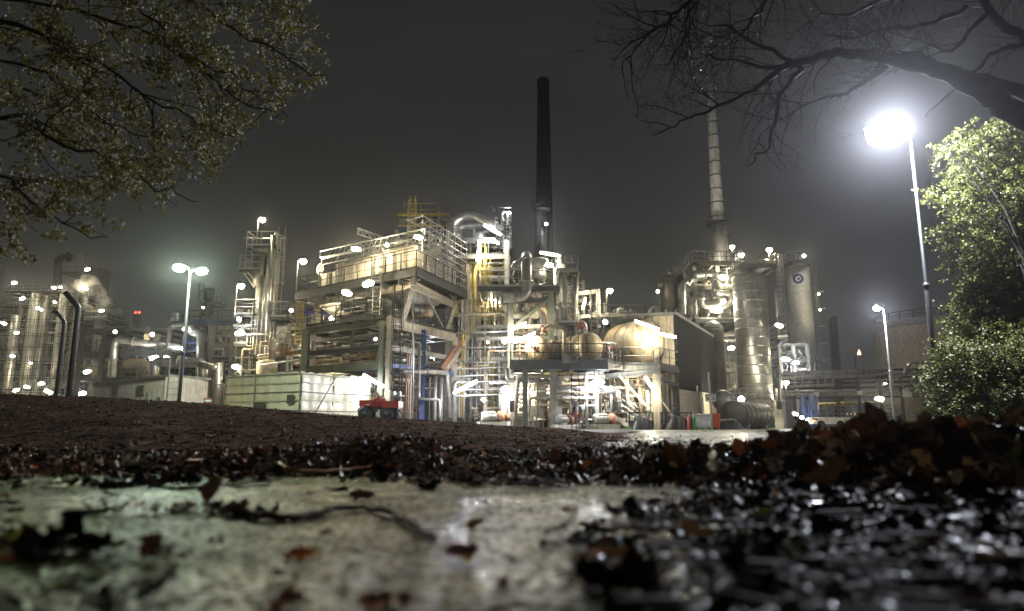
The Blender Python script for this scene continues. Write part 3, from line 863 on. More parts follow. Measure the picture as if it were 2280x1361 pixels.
# ---- flowering cherry hanging in from the upper left
rn = random.Random(5)
root = thing('cherry_tree', 'flowering tree with small leaves and pale blossom hanging in from the upper left', 'tree', (-9.5, 6.5, HT(-9.5, 6.5).item()))
tr = MB()
base = V((-9.5, 6.5, HT(-9.5, 6.5).item()))
tp = [base - V((0, 0, .3)), base + V((.1, 0, 1)), base + V((.35, .1, 2.4)), base + V((.5, .2, 3.6)), base + V((.9, .3, 5.0))]
tr.tube(tp, [.26, .2, .17, .15, .11], 12)
LB = [
 ([(-760, 420, 6.6), (-300, 150, 6.4), (0, 60, 6.2), (120, 100, 6.1), (260, 170, 6.0), (400, 260, 5.9), (540, 330, 5.8)], .055),
 ([(-700, 250, 6.7), (-200, 0, 6.6), (120, 20, 6.4), (300, 60, 6.3), (440, 150, 6.2), (560, 240, 6.1), (640, 262, 6.0)], .04),
 ([(-600, 100, 6.9), (0, -160, 6.7), (250, -60, 6.5), (430, 10, 6.4), (560, 90, 6.3), (660, 140, 6.3), (735, 188, 6.2)], .035),
 ([(-760, 500, 6.4), (-300, 300, 6.0), (0, 255, 5.7), (110, 300, 5.6), (240, 360, 5.5), (350, 420, 5.4), (440, 450, 5.4)], .045),
 ([(-760, 520, 6.4), (-300, 400, 5.8), (-50, 380, 5.3), (60, 440, 5.2), (140, 500, 5.1), (240, 530, 5.1)], .03),
 ([(-760, 300, 6.9), (-300, 100, 7.1), (0, 180, 7.2), (160, 240, 7.2), (300, 300, 7.2), (400, 310, 7.2), (500, 355, 7.1)], .035),
 ([(-600, 50, 6.4), (-100, -120, 6.2), (150, -60, 5.9), (330, 40, 5.8), (420, 130, 5.8), (540, 190, 5.8), (600, 240, 5.8)], .03),
 ([(-700, 550, 6.4), (-300, 480, 6.0), (-100, 480, 5.6), (0, 520, 5.4), (60, 560, 5.4)], .022),
 ([(-600, 0, 7), (0, -260, 7.2), (350, -140, 7), (520, -40, 7), (600, 10, 7), (655, 20, 7)], .022),
 ([(-760, 380, 6.9), (-300, 220, 6.6), (0, 140, 6.7), (150, 200, 6.6), (250, 290, 6.6), (310, 350, 6.6), (380, 400, 6.6)], .03),
]
lm = MB(); tips = []
def leftclip(p):
    a, b_ = PX(p.x, p.y, p.z)
    # the crown's lower right outline in the place
    lim = np.interp(a, [-800, 0, 60, 180, 260, 420, 470, 520, 600, 640, 740, 800], [640, 600, 590, 545, 525, 450, 430, 380, 310, 260, 200, 0])
    return b_ < lim
cfg = dict(dens=[4.2, 5.5], len=[.8, .40], wander=.16, grav=-.045, ang=.75, rmin=.0022, start=.2, clip=leftclip)
for pts, r0 in LB:
    pl, rr = limb(pts, r0 * .62, .004, rn, 4, .03)
    lm.tube(pl, rr, 7, caps=False)
    sprout(lm, pl, r0 * .5, 0, rn, tips, cfg)
tr.build('trunk', 'bark', root)
lm.build('branches', 'bark', root)
rg = np.random.default_rng(4)
LPz = []; BPz = []
for t in tips:
    px0, py0 = PX(*t[-1])
    if px0 < -150 or py0 < -150: continue
    dn = np.interp(px0, [0, 300, 450, 600, 740], [1.0, 1.0, .85, .6, .55])
    for i in range(len(t) - 1):
        for k in range(4):
            if rn.random() > dn: continue
            q = t[i].lerp(t[i + 1], rn.random())
            c = q + V((rn.gauss(0, .015), rn.gauss(0, .015), rn.gauss(0, .015)))
            if rn.random() < .24:
                for j in range(3): BPz.append(c + V((rn.gauss(0, .016), rn.gauss(0, .016), rn.gauss(0, .016))))
            else:
                for j in range(3): LPz.append(c + V((rn.gauss(0, .022), rn.gauss(0, .022), rn.gauss(0, .022))))
LPz = np.array([tuple(p) for p in LPz]); BPz = np.array([tuple(p) for p in BPz])
print('cherry', len(LPz), len(BPz), len(tips))
if len(LPz) > 34000: LPz = LPz[rg.permutation(len(LPz))[:34000]]
if len(BPz) > 15000: BPz = BPz[rg.permutation(len(BPz))[:15000]]
o = leaves('foliage', LPz, rg.uniform(.022, .042, len(LPz)), 'leaf_cherry', 21, curl=.5, tilt=1.2, parent=root, nu=2)
o = leaves('blossom', BPz, rg.uniform(.018, .028, len(BPz)), 'blossom', 22, curl=.6, tilt=1.4, asp=.9, parent=root, nu=2)
# ---- bare tree arching in from the right
rn = random.Random(8)
b0 = V((9.2, 8.2, HT(9.2, 8.2).item()))
root = thing('bare_tree', 'big leafless tree arching its thick dark limb in from the upper right', 'tree', b0)
tr = MB().tube([b0 - V((0, 0, .3)), b0 + V((-.1, 0, .8)), b0 + V((-.3, .0, 2)), b0 + V((-.7, 0, 3.2)), W(2420, 330, 8.2), W(2350, 290, 8.1)], [.42, .34, .3, .27, .24, .21], 12)
tr.build('trunk', 'bark_mid', root)
lm = MB(); tips = []
BB = [
 ([(2400, 330, 8.1), (2280, 262, 8), (2200, 215, 7.9), (2120, 170, 7.8), (2040, 142, 7.7), (1960, 125, 7.7), (1890, 118, 7.6), (1810, 130, 7.5), (1740, 155, 7.4), (1690, 192, 7.3), (1610, 232, 7.2), (1550, 256, 7.1), (1500, 280, 7), (1455, 302, 7)], .165, .007, .25),
 ([(2400, 300, 8.6), (2290, 215, 8.5), (2190, 178, 8.4), (2100, 158, 8.4), (2050, 128, 8.3), (2000, 128, 8.3), (1920, 190, 8.2), (1850, 215, 8.2), (1780, 240, 8.1), (1700, 300, 8.1), (1660, 370, 8.0)], .11, .005, .3),
 ([(1780, 142, 7.5), (1740, 210, 7.4), (1725, 280, 7.3), (1700, 340, 7.2), (1665, 372, 7.2)], .035, .005, .1),
 ([(1775, 140, 7.5), (1700, 105, 7.5), (1620, 60, 7.5), (1560, 50, 7.5)], .03, .005, .1),
 ([(1770, 145, 7.5), (1690, 148, 7.4), (1600, 130, 7.3), (1530, 128, 7.2)], .03, .004, .1),
 ([(2400, 120, 9), (2290, 90, 8.8), (2200, 20, 8.6), (2150, -60, 8.6)], .10, .05, .1),
 ([(2400, -200, 8), (2000, -260, 7.6), (1800, -140, 7.4), (1720, -20, 7.3), (1660, 60, 7.2), (1610, 95, 7.1)], .05, .005, .3),
 ([(2400, -240, 8), (1900, -320, 7.2), (1650, -180, 6.8), (1560, -40, 6.6), (1500, 40, 6.5), (1430, 90, 6.5), (1385, 140, 6.4)], .05, .005, .35),
 ([(1560, -40, 6.6), (1530, 60, 6.6), (1510, 110, 6.6), (1480, 150, 6.6)], .02, .004, .1),
 ([(2290, 90, 8.8), (2200, 130, 8.9), (2120, 200, 9), (2060, 260, 9)], .04, .005, .1),
 ([(2150, 20, 8.6), (2050, 60, 8.6), (1960, 70, 8.6), (1880, 90, 8.6), (1800, 60, 8.6)], .04, .005, .1),
 ([(2120, -40, 8.6), (1990, -10, 8.6), (1900, 30, 8.6), (1830, 40, 8.5), (1750, 90, 8.4)], .04, .005, .1),
 ([(2200, 20, 8.6), (2120, 110, 8.8), (2040, 90, 9), (1950, 60, 9.2)], .035, .005, .1),
]
def rclip(p):
    a, b_ = PX(p.x, p.y, p.z)
    lim = np.interp(a, [1340, 1400, 1440, 1500, 1560, 1660, 1800, 1900, 1950, 2060, 2200, 2300, 3000], [120, 240, 310, 320, 330, 380, 400, 330, 170, 190, 240, 300, 300])
    return b_ < lim
cfg = dict(dens=[4.6, 6.0, 7.0], len=[1.05, .5, .26], wander=.22, grav=-.01, ang=.72, rmin=.0026, clip=rclip)
for pts, r0, r1, st in BB:
    pl, rr = limb(pts, r0, r1, rn, 4, .015 if r0 > .06 else .02)
    lm.tube(pl, rr, 10 if r0 > .1 else 6, caps=False)
    cfg['start'] = st
    sprout(lm, pl, min(r0, .045) * .55, 0, rn, tips, cfg)
print('bare tips', len(tips))
lm.build('branches', 'bark_mid', root)
bp = []
for t in tips:
    if rn.random() < .6: bp.append(tuple(t[-1])); bp.append(tuple(t[1]))
bp = np.array(bp)
leaves('buds', bp, rg.uniform(.012, .03, len(bp)), 'bud', 24, tilt=1.3, parent=root, nu=2)
# ---- leafy trees and hedge at the right edge
def leafy(label, group, trunk_px, Y, blobs, nleaf, size, seed, name='leafy_tree', stems=1):
    rn = random.Random(seed); r = np.random.default_rng(seed)
    b0 = V((X(trunk_px, Y), Y, 0)); 
    root = thing(name, label, 'tree' if 'tree' in name else 'bush', b0, group)
    st = MB(); P = []
    wts = np.array([bl[2] * bl[3] for bl in blobs], float); wts /= wts.sum()
    for bi, bl in enumerate(blobs):
        c = W(bl[0], bl[1], Y + bl[4]); rx = bl[2] / 1520 * Y; rz = bl[3] / 1520 * Y
        s0 = b0 + V((rn.uniform(-.3, .3) * (stems > 1), rn.uniform(-.3, .3) * (stems > 1), -.1))
        mid = s0.lerp(c, .5) + V((rn.uniform(-.2, .2), 0, .3))
        up_ = V((b0.x, b0.y, c.z * .62)); q1 = s0.lerp(up_, .5) + V((rn.uniform(-.12, .12), rn.uniform(-.1, .1), 0)); q2 = up_.lerp(c, .35) + V((rn.uniform(-.2, .2), rn.uniform(-.2, .2), .15)); q3 = up_.lerp(c, .7) + V((rn.uniform(-.15, .15), 0, .22))
        cv = [s0, q1, up_.lerp(q1, .15), q2, q3, c]
        if bi % 3 == 0: st.tube(cv, [.03, .024, .018, .013, .009, .005] if stems > 1 else [.06, .045, .035, .018, .012, .005], 6, caps=False)
        nl = int(nleaf * wts[bi])
        ncl = max(6, nl // 28)
        # sprays: short twigs from the blob's centre, leaves strung along them
        for k in range(ncl):
            u = V((rn.gauss(0, 1), rn.gauss(0, 1), rn.gauss(0, 1))).normalized()
            e = c + V((u.x * rx, u.y * rx * .8, u.z * rz)) * (rn.random() ** .4)
            d = V((u.x, u.y * .6, u.z * .5 - .25)) + V((rn.gauss(0, .4), rn.gauss(0, .4), rn.gauss(0, .3)))
            tw = branch_pts(e, d, rn.uniform(.25, .6), 4, rn, .2, -.05)
            st.tube(tw, [.007, .005, .004, .003, .002], 3, caps=False)
            for j in range(28):
                q = rn.random() * 3.999; i = int(q)
                p = tw[i].lerp(tw[i + 1], q - i)
                P.append((p.x + rn.gauss(0, .045), p.y + rn.gauss(0, .045), p.z + rn.gauss(0, .04)))
    P = np.array(P)
    st.build('stems' if stems > 1 else 'trunk', 'bark_mid', root)
    leaves('foliage', P, r.uniform(.6, 1.25, len(P)) * size, 'leaf_hedge', seed, curl=.5, tilt=.75, parent=root, nu=2, asp=.7)
leafy('tall tree with pale yellow green leaves lit by the bright street lamp', None, 2330, 15.5,
  [(2180, 380, 60, 60, .5), (2190, 450, 60, 60, .5), (2180, 540, 60, 60, .6), (2240, 430, 70, 70, .9), (2250, 350, 70, 60, .8), (2190, 600, 60, 45, .9), (2150, 330, 60, 42, 0), (2230, 310, 70, 55, .3), (2130, 420, 46, 44, .2), (2210, 400, 60, 50, .6), (2140, 520, 46, 48, .4), (2105, 440, 30, 22, 0), (2110, 335, 26, 18, 0),
   (2290, 380, 60, 70, 0), (2300, 480, 60, 60, .3), (2230, 500, 50, 45, .8), (2260, 570, 60, 55, .4), (2130, 570, 24, 28, .6), (2340, 300, 60, 80, 0), (2330, 600, 70, 90, .5)], 30000, .062, 31)
leafy('dark green middle tree hanging over the far tank at the right edge', None, 2350, 16.5,
  [(2200, 640, 60, 50, .6), (2250, 690, 70, 60, .6), (2170, 710, 50, 45, .3), (2190, 790, 60, 50, .5), (2240, 640, 60, 50, .3), (2290, 600, 60, 60, 0), (2195, 690, 60, 40, .4), (2270, 730, 70, 60, 0), (2160, 665, 30, 22, .2), (2220, 770, 60, 50, .6), (2330, 700, 60, 90, 0), (2180, 745, 40, 36, .3)], 24000, .07, 32)
leafy('leafy green bush round the foot of the bright street lamp', None, 2190, 14.6,
  [(2150, 800, 60, 45, 0), (2125, 850, 45, 45, .2), (2200, 830, 70, 60, .2), (2260, 800, 60, 70, 0), (2135, 900, 50, 38, -.2), (2220, 890, 70, 50, -.2), (2290, 880, 60, 60, 0), (2085, 845, 22, 26, .2), (2110, 780, 22, 20, 0), (2340, 840, 60, 90, 0)], 26000, .06, 33, name='bush', stems=4)
# ================================================================ PLANT BUILDING KIT
def rail(b, pts, h=1.1, sp=1.4, r=.028, toe=True):
    pts = [V(p) for p in pts]
    for i in range(len(pts) - 1):
        a, c = pts[i], pts[i + 1]
        L = (c - a).length
        if L < .05: continue
        n = max(1, round(L / sp))
        for k in range(n + (i == len(pts) - 2)):
            p = a.lerp(c, k / n)
            b.beam(p, p + V((0, 0, h)), r * 2, r * 2)
        b.tube([a + V((0, 0, h)), c + V((0, 0, h))], r * 1.1, 5)
        b.tube([a + V((0, 0, h * .52)), c + V((0, 0, h * .52))], r * .8, 4)
        if toe: b.beam(a + V((0, 0, .07)), c + V((0, 0, .07)), .012, .13)
    return b
def ladder(b, p, H, out, wdt=.45, cage=True, r=.022):
    p = V(p); out = V(out).normalized(); sd = V((-out.y, out.x, 0)) * wdt / 2
    for s in (-1, 1): b.beam(p + sd * s, p + sd * s + V((0, 0, H + .9)), .05, .05)
    n = int(H / .3)
    for i in range(n): b.tube([p - sd + V((0, 0, .3 * i + .2)), p + sd + V((0, 0, .3 * i + .2))], r * .8, 4, caps=False)
    if cage:
        z = 2.3; ring = []
        while z < H + .9:
            q = [p + V((0, 0, z)) + sd * 1.5 * math.cos(a) + out * .62 * math.sin(a) for a in np.linspace(0, math.pi, 8)]
            b.tube([p + V((0, 0, z)) + sd] + q[0:] + [p + V((0, 0, z)) - sd], .022, 4, caps=False)
            z += .9
        for a in np.linspace(.15, math.pi - .15, 5):
            q = p + sd * 1.5 * math.cos(a) + out * .62 * math.sin(a)
            if H > 2.6: b.beam(q + V((0, 0, 2.3)), q + V((0, 0, min(z - .9, H + .9))), .03, .012)
    return b
def lattice(b, a, c, h, n, up=(0, 0, 1), r=.03):
    a, c, up = V(a), V(c), V(up).normalized() * h
    b.tube([a, c], r * 1.2, 5); b.tube([a + up, c + up], r * 1.2, 5)
    for i in range(n):
        p = a.lerp(c, i / n); q = a.lerp(c, (i + .5) / n) + up; s = a.lerp(c, (i + 1) / n)
        b.tube([p, q], r * .8, 4, caps=False); b.tube([q, s], r * .8, 4, caps=False)
    b.tube([a, a + up], r, 4); b.tube([c, c + up], r, 4)
    return b
class Para:
    """a plan parallelogram: front-left corner, two edge vectors"""
    def __init__(s, P0, P1, P2):
        s.o = V((P0[0], P0[1], 0)); s.u = V((P1[0] - P0[0], P1[1] - P0[1], 0)); s.v = V((P2[0] - P0[0], P2[1] - P0[1], 0))
    def p(s, a, b, z): return s.o + s.u * a + s.v * b + V((0, 0, z))
    def loop(s, z, e=0.): return [s.p(-e, -e, z), s.p(1 + e, -e, z), s.p(1 + e, 1 + e, z), s.p(-e, 1 + e, z), s.p(-e, -e, z)]
def PB(px0, px1, Y0, Y1, py=900):
    a, c = X(px0, Y0, py), X(px1, Y0, py)
    return Para((a, Y0), (c, Y0), (a, Y1))
def plane_hit(P0, d, px, py, off=0.):
    """point where the sight line through a pixel meets the upright plane through P0 along d"""
    d = V((d[0], d[1], 0)).normalized(); n = V((-d.y, d.x, 0))
    q = W(px, py, 10) - V((0, 0, CAMZ)); o = V((0, 0, CAMZ))
    t = (n.dot(V((P0[0], P0[1], 0)) + n * off - o)) / n.dot(q)
    return o + q * t
class Unit:
    def __init__(s, name, label, cat, loc, group=None):
        s.r = thing(name, label, cat, V((loc[0], loc[1], 0)), group)
    def part(s, name, b, m, parent=None): return b.build(name, m, parent or s.r)
    def col(s, p, z0, z1, w=.25, m='grey_paint', name='column'):
        p = V(p); return s.part(name, MB().ibeam(V((p.x, p.y, z0)), V((p.x, p.y, z1)), w, w), m)
    def beam(s, a, c, w=.2, h=.3, m='grey_paint', name='beam'):
        return s.part(name, MB().ibeam(a, c, w, h), m)
    def brace(s, a, c, w=.14, m='grey_paint'): return s.part('brace', MB().beam(a, c, w, w), m)
    def pipe(s, pts, r, m='galv', n=8, name='pipe', flange=True):
        b = MB().pipe(pts, r, n)
        if flange and r > .05:
            for i in range(len(pts) - 1):
                a, c = V(pts[i]), V(pts[i + 1]); d = (c - a)
                if d.length > 1.2:
                    q = a.lerp(c, .5); dn = d.normalized()
                    b.tube([q - dn * .04, q + dn * .04], r * 1.45, 10)
        return s.part(name, b, m)
    def deck(s, par, z, m='dark_steel', rm='dark_steel', th=.22, railing=True, sides=(1, 1, 1, 1), name='deck', e=0.):
        b = MB(); P = [par.p(-e, -e, z), par.p(1 + e, -e, z), par.p(1 + e, 1 + e, z), par.p(-e, 1 + e, z)]
        vs = [q - V((0, 0, .03)) for q in P] + P
        b.add(vs, [(0, 3, 2, 1), (4, 5, 6, 7), (0, 1, 5, 4), (1, 2, 6, 5), (2, 3, 7, 6), (3, 0, 4, 7)])
        for i in range(4):
            b.beam(P[i] - V((0, 0, th / 2 + .034)), P[(i + 1) % 4] - V((0, 0, th / 2 + .034)), .09, th)
        nj = max(2, int(par.u.length / 1.5))
        for i in range(1, nj): b.beam(par.p(i / nj, 0, z - th / 2 - .036), par.p(i / nj, 1, z - th / 2 - .036), .07, th * .8)
        d = s.part(name, b, m)
        if railing:
            rb = MB()
            for i in range(4):
                if sides[i]: rail(rb, [P[i], P[(i + 1) % 4]])
            s.part('railing', rb, rm)
        return d
    def ladder(s, p, H, out=(0, -1, 0), m='galv', cage=True): return s.part('ladder', ladder(MB(), p, H, out, cage=cage), m)
    def valve(s, p, r, m='rust', d=(0, -1, 0)):
        p = V(p); d = V(d).normalized(); b = MB()
        b.lathe(p, [(r * .5, -r * 1.4), (r * 1.5, -r * 1.3), (r * 1.5, -r), (r, -r * .8), (r * 1.15, 0), (r, r * .8), (r * 1.5, r), (r * 1.5, r * 1.3), (r * .5, r * 1.4)], 10)
        b.tube([p, p + d * r * 3.4], r * .28, 6)
        c = p + d * r * 3.4
        x = d.orthogonal().normalized(); y = d.cross(x)
        ring = [c + (x * math.cos(a) + y * math.sin(a)) * r * 1.5 for a in np.linspace(0, 2 * math.pi, 13)]
        b.tube(ring, r * .2, 5, caps=False); b.tube([ring[0], ring[6]], r * .15, 4); b.tube([ring[3], ring[9]], r * .15, 4)
        return s.part('valve', b, m)
    def clutter(s, par, z0, z1, n, seed, mats=('galv', 'alu_dull', 'insul', 'grey_paint', 'cream_steel', 'rust'), r0=.035, r1=.14, vert=.5, valves=.3):
        rn = random.Random(seed)
        for i in range(n):
            r = r0 + (r1 - r0) * rn.random() ** 2
            a, c = rn.uniform(.03, .97), rn.uniform(.03, .97)
            a2, c2 = rn.uniform(.03, .97), rn.uniform(.03, .97)
            za, zb = sorted((rn.uniform(z0, z1), rn.uniform(z0, z1)))
            if zb - za < .6: zb = min(z1, za + 1)
            k = rn.random()
            m = rn.choice(mats)
            if k < vert * .5: pts = [par.p(a, c, z0), par.p(a, c, zb), par.p(a2, c, zb), par.p(a2, c, zb + (z1 - zb) * rn.random())]
            elif k < vert: pts = [par.p(a, c, z0), par.p(a, c, zb), par.p(a, c2, zb)]
            elif k < vert + .25: pts = [par.p(0, c, za), par.p(a, c, za), par.p(a, c, zb), par.p(1, c, zb)]
            elif k < vert + .38: pts = [par.p(0, c, zb), par.p(1, c, zb)]
            else: pts = [par.p(a, 0, za), par.p(a, c, za), par.p(a2, c, za), par.p(a2, c, zb)]
            pts = [pts[0]] + [pts[j] for j in range(1, len(pts)) if (pts[j] - pts[j - 1]).length > r * 3]
            if len(pts) < 2: continue
            s.pipe(pts, r, m, 7)
            if rn.random() < valves and r < .12: s.valve(pts[0].lerp(pts[1], rn.uniform(.3, .8)), r * 1.25, rn.choice(('rust', 'dark_steel', 'red', 'galv')), (rn.uniform(-1, 1), -1, rn.uniform(-.2, .6)))
def frame(U, par, zs, z0, z1, ns, nt, m='grey_paint', w=.26, bw=.2, bh=.3, cols=True):
    """columns on a grid and beams at the given levels"""
    for i in range(ns + 1):
        for j in range(nt + 1):
            if 0 < j < nt and 0 < i < ns: continue
            if cols: U.col(par.p(i / ns, j / nt, 0), z0, z1, w, m)
    for z in zs:
        for j in (0, nt): U.beam(par.p(0, j / nt, z), par.p(1, j / nt, z), bw, bh, m)
        for i in range(ns + 1): U.beam(par.p(i / ns, 0, z), par.p(i / ns, 1, z), bw, bh * .97, m)

def vessel(name, label, px, pyb, pyt, Y, rpx, m='alu', cat='vessel', group=None, head=.5, rings=0, ringm=None, skirt=None, z0=None, n=32, straps=True):
    """upright vessel: px its axis at the base, radius in pixels"""
    z0 = Z(pyb, Y) if z0 is None else z0; z1 = Z(pyt, Y); r = rpx / 1520 * Y * .985
    x = X(px, Y, pyb); c = V((x, Y + r, 0))
    U = Unit(name, label, cat, (c.x, c.y), group)
    hh = r * head
    prof = [(r, z0), (r, z1 - hh)] + [(r * math.cos(a), z1 - hh + hh * math.sin(a)) for a in np.linspace(.15, 1.5, 7)]
    nring = rings
    U.part('shell', MB().lathe(c, prof, n), m)
    if nring:
        for i in range(nring):
            z = z0 + (z1 - hh - z0) * (i + .5) / nring
            U.part('cladding_band', MB().lathe(c, [(r + .001, z - .045), (r + .03, z - .04), (r + .03, z + .04), (r + .001, z + .045)], n), ringm or m)
    if skirt: U.part('skirt', MB().lathe(c, [(r * .97, z0 - skirt), (r * .97, z0 - .01)], n), 'concrete')
    U.c = c; U.rad = r; U.z0 = z0; U.z1 = z1
    return U
def hdrum(name, label, A_, B_, r, m='insul', cat='vessel', group=None, rings=5, saddle=None, head=.45, n=28):
    """lying drum from A to B (centres of its ends)"""
    A_, B_ = V(A_), V(B_); d = (B_ - A_); L = d.length; d.normalize()
    U = Unit(name, label, cat, (A_.x, A_.y), group)
    hh = r * head
    prof = [(r * math.cos(a), -hh * math.sin(a)) for a in np.linspace(1.5, .1, 7)] + [(r, 0), (r, L)] + [(r * math.cos(a), L + hh * math.sin(a)) for a in np.linspace(.1, 1.5, 7)]
    U.part('shell', MB().lathe(A_, prof, n, axis=d), m)
    if rings:
        for i in range(rings):
            q = L * (i + .5) / rings
            U.part('band', MB().lathe(A_, [(r + .002, q - .05), (r + .025, q - .045), (r + .025, q + .045), (r + .002, q + .05)], n, axis=d), 'alu_dull')
    sd = V((-d.y, d.x, 0))
    for q in (.18, .82):
        p = A_ + d * L * q
        zb = saddle if saddle is not None else p.z - r - .35
        U.part('saddle', MB().obox((p.x, p.y, (zb + p.z - r * .45) / 2), d * .12, sd * r * .75, V((0, 0, (p.z - r * .45 - zb) / 2))), 'grey_paint')
    return U
# ---------------------------------------------------------------- lamps
NL = [0]
def lamp(px, py, Y, kind='flood', power=100, col='warm', label='', base=None, group=None, face=(0, -1), size=1., name=None, tilt=0., ang=0., armx=0.):
    """kinds: pole = lantern on a pole down to pixel row `base`; tube = long batten; bulk = round bulkhead; flood = box floodlight"""
    p = W(px, py, Y); NL[0] += 1
    if power < 160: power = 0
    nm = {'pole': 'pole_lamp', 'tube': 'tube_lamp', 'bulk': 'bulkhead_lamp', 'flood': 'floodlight'}[kind]
    o = thing(nm, label, 'lamp', (p.x, p.y, p.z if base is None else Z(base, Y)), group)
    e = 'e_' + {'warm': 'warm', 'white': 'white', 'cool': 'cool', 'green': 'green', 'neutral': 'warm'}[col]
    if kind == 'pole':
        s = size
        h = MB().lathe(p + V((0, 0, .06 * s)), [(.15 * s, 0), (.16 * s, .03), (.12 * s, .1 * s), (.04 * s, .15 * s)], 14)
        MBl = MB().lathe(p, [(.05 * s, -.22 * s), (.15 * s, -.17 * s), (.21 * s, -.06 * s), (.2 * s, .02 * s), (.145 * s, .06 * s)], 14)
        h.build('housing', 'dark_steel', o); MBl.build('lens', e, o)
        bx = p.x + armx
        MB().pipe([V((bx, Y + .1, Z(base, Y))), V((bx, Y + .1, p.z + .05)), V((p.x, Y, p.z + .08))], .035, 6).build('pole', 'galv', o)
        light(o, p + V((0, -.02, -.3 * s)), power, col, .1)
    elif kind == 'tube':
        d = V((math.cos(ang) * math.cos(tilt), math.sin(ang) * math.cos(tilt), math.sin(tilt))) * .62 * size
        up = V((0, 0, 1)); sd = d.cross(up).normalized()
        if sd.y < 0: sd = -sd
        upv = sd.cross(d).normalized()
        if upv.z < 0: upv = -upv
        MB().obox(p + upv * .09, d * 1.04, sd * .10, upv * .03).build('housing', 'galv', o)
        MB().tube([p - d, p - d * .94, p + d * .94, p + d], [.05, .095, .095, .05], 10).build('lens', e, o)
        MB().beam(p + upv * .12, p + upv * .12 + V((0, .45, .1)), .05, .05).build('bracket', 'galv', o)
        light(o, p - upv * .17 + V((0, -.1, 0)), power, col, .12)
    elif kind == 'bulk':
        s = size
        MB().lathe(p + V((0, .05, 0)), [(.13 * s, 0), (.15 * s, .03), (.15 * s, .1), (.05, .14)], 10, axis=V((0, 1, 0))).build('housing', 'dark_steel', o)
        MB().lathe(p + V((0, .06, 0)), [(.12 * s, 0), (.10 * s, -.09 * s), (.04 * s, -.14 * s)], 10, axis=V((0, 1, 0))).build('lens', e, o)
        light(o, p + V((0, -.2 * s, -.04)), power, col, .07)
    else:
        s = size
        t_ = V((1, 0, (-.3, .12, -.12, .3)[NL[0] % 4])).normalized()
        q = [(.02, -.27 * s), (.09 * s, -.23 * s), (.135 * s, -.1 * s), (.135 * s, .1 * s), (.09 * s, .23 * s), (.02, .27 * s)]
        MB().lathe(p + V((0, .09, .09 * s)), [(r * .95 + .01, h_ * 1.08) for r, h_ in q], 12, axis=t_).build('housing', 'dark_steel', o)
        MB().lathe(p, q, 12, axis=t_).build('lens', e, o)
        MB().beam(p + V((0, .16, .06)), p + V((0, .5, .12)), .05, .05).build('bracket', 'galv', o)
        light(o, p + V((0, -.18 * s, -.03)), power, col, .1)
    return o
# ================================================================ MAIN COOLER STRUCTURE
A0 = W(860, 715, 40)
PA = Para(A0, W(682, 740, 44.3), W(1014, 752, 47.5))     # u runs left and back, v runs right and back
U = Unit('cooler_structure', 'tall steel portal structure with inclined cream legs carrying the railed air cooler deck', 'steel structure', A0)
zt = Z(715, 40); zm = Z(772, 40); zl = Z(812, 40)
U.col(PA.p(0, 0, 0) + V((-.22, 0, 0)), 0, zt, .30, 'green_paint'); U.col(PA.p(0, 0, 0) + V((.22, 0, 0)), 0, zt + .3, .30, 'cream_steel')
U.col(PA.p(1, 0, 0), 0, zt, .45, 'green_paint'); U.col(PA.p(.93, .03, 0), 0, zt - .1, .25, 'cream_steel')
U.col(PA.p(0, 1, 0), 0, zt, .35, 'cream_steel'); U.col(PA.p(1, 1, 0), 0, zt, .35, 'grey_paint')
U.col(PA.p(.5, 1, 0), 0, zt, .3, 'grey_paint'); U.col(PA.p(0, .5, 0), 0, zt, .3, 'blue'); U.col(PA.p(.5, .1, 0), zl, zt, .2, 'dark_steel')
U.beam(PA.p(0, 0, zt), PA.p(1, 0, zt), .3, .5, 'green_paint'); U.beam(PA.p(0.02, 0, zt - .02), PA.p(-.0, 1, zt - .02), .3, .55, 'cream_steel')
U.beam(PA.p(0, 1, zt), PA.p(1, 1, zt), .3, .4, 'grey_paint'); U.beam(PA.p(1, 0, zt - .02), PA.p(1, 1, zt - .02), .3, .4, 'green_paint')
U.beam(PA.p(0.02, 0, zm), PA.p(.98, 0, zm), .2, .3, 'dark_steel'); U.beam(PA.p(0, .03, zm), PA.p(0, .97, zm), .2, .3, 'grey_paint')
U.beam(PA.p(.02, 0, zl), PA.p(.98, 0, zl), .25, .48, 'green_paint'); U.beam(PA.p(0, 1, zl), PA.p(1, 1, zl), .2, .3, 'grey_paint')
U.beam(PA.p(0, .03, zl), PA.p(0, .97, zl), .2, .3, 'blue')
for q in (.25, .5, .75):
    U.beam(PA.p(q, .02, zt - .1), PA.p(q, .98, zt - .1), .15, .22, 'grey_paint'); U.beam(PA.p(q, .02, zl), PA.p(q, .98, zl), .15, .22, 'dark_steel')
    U.beam(PA.p(q, .02, zm), PA.p(q, .98, zm), .15, .22, 'dark_steel'); U.beam(PA.p(.02, q, zt - .12), PA.p(.98, q, zt - .12), .15, .2, 'grey_paint')
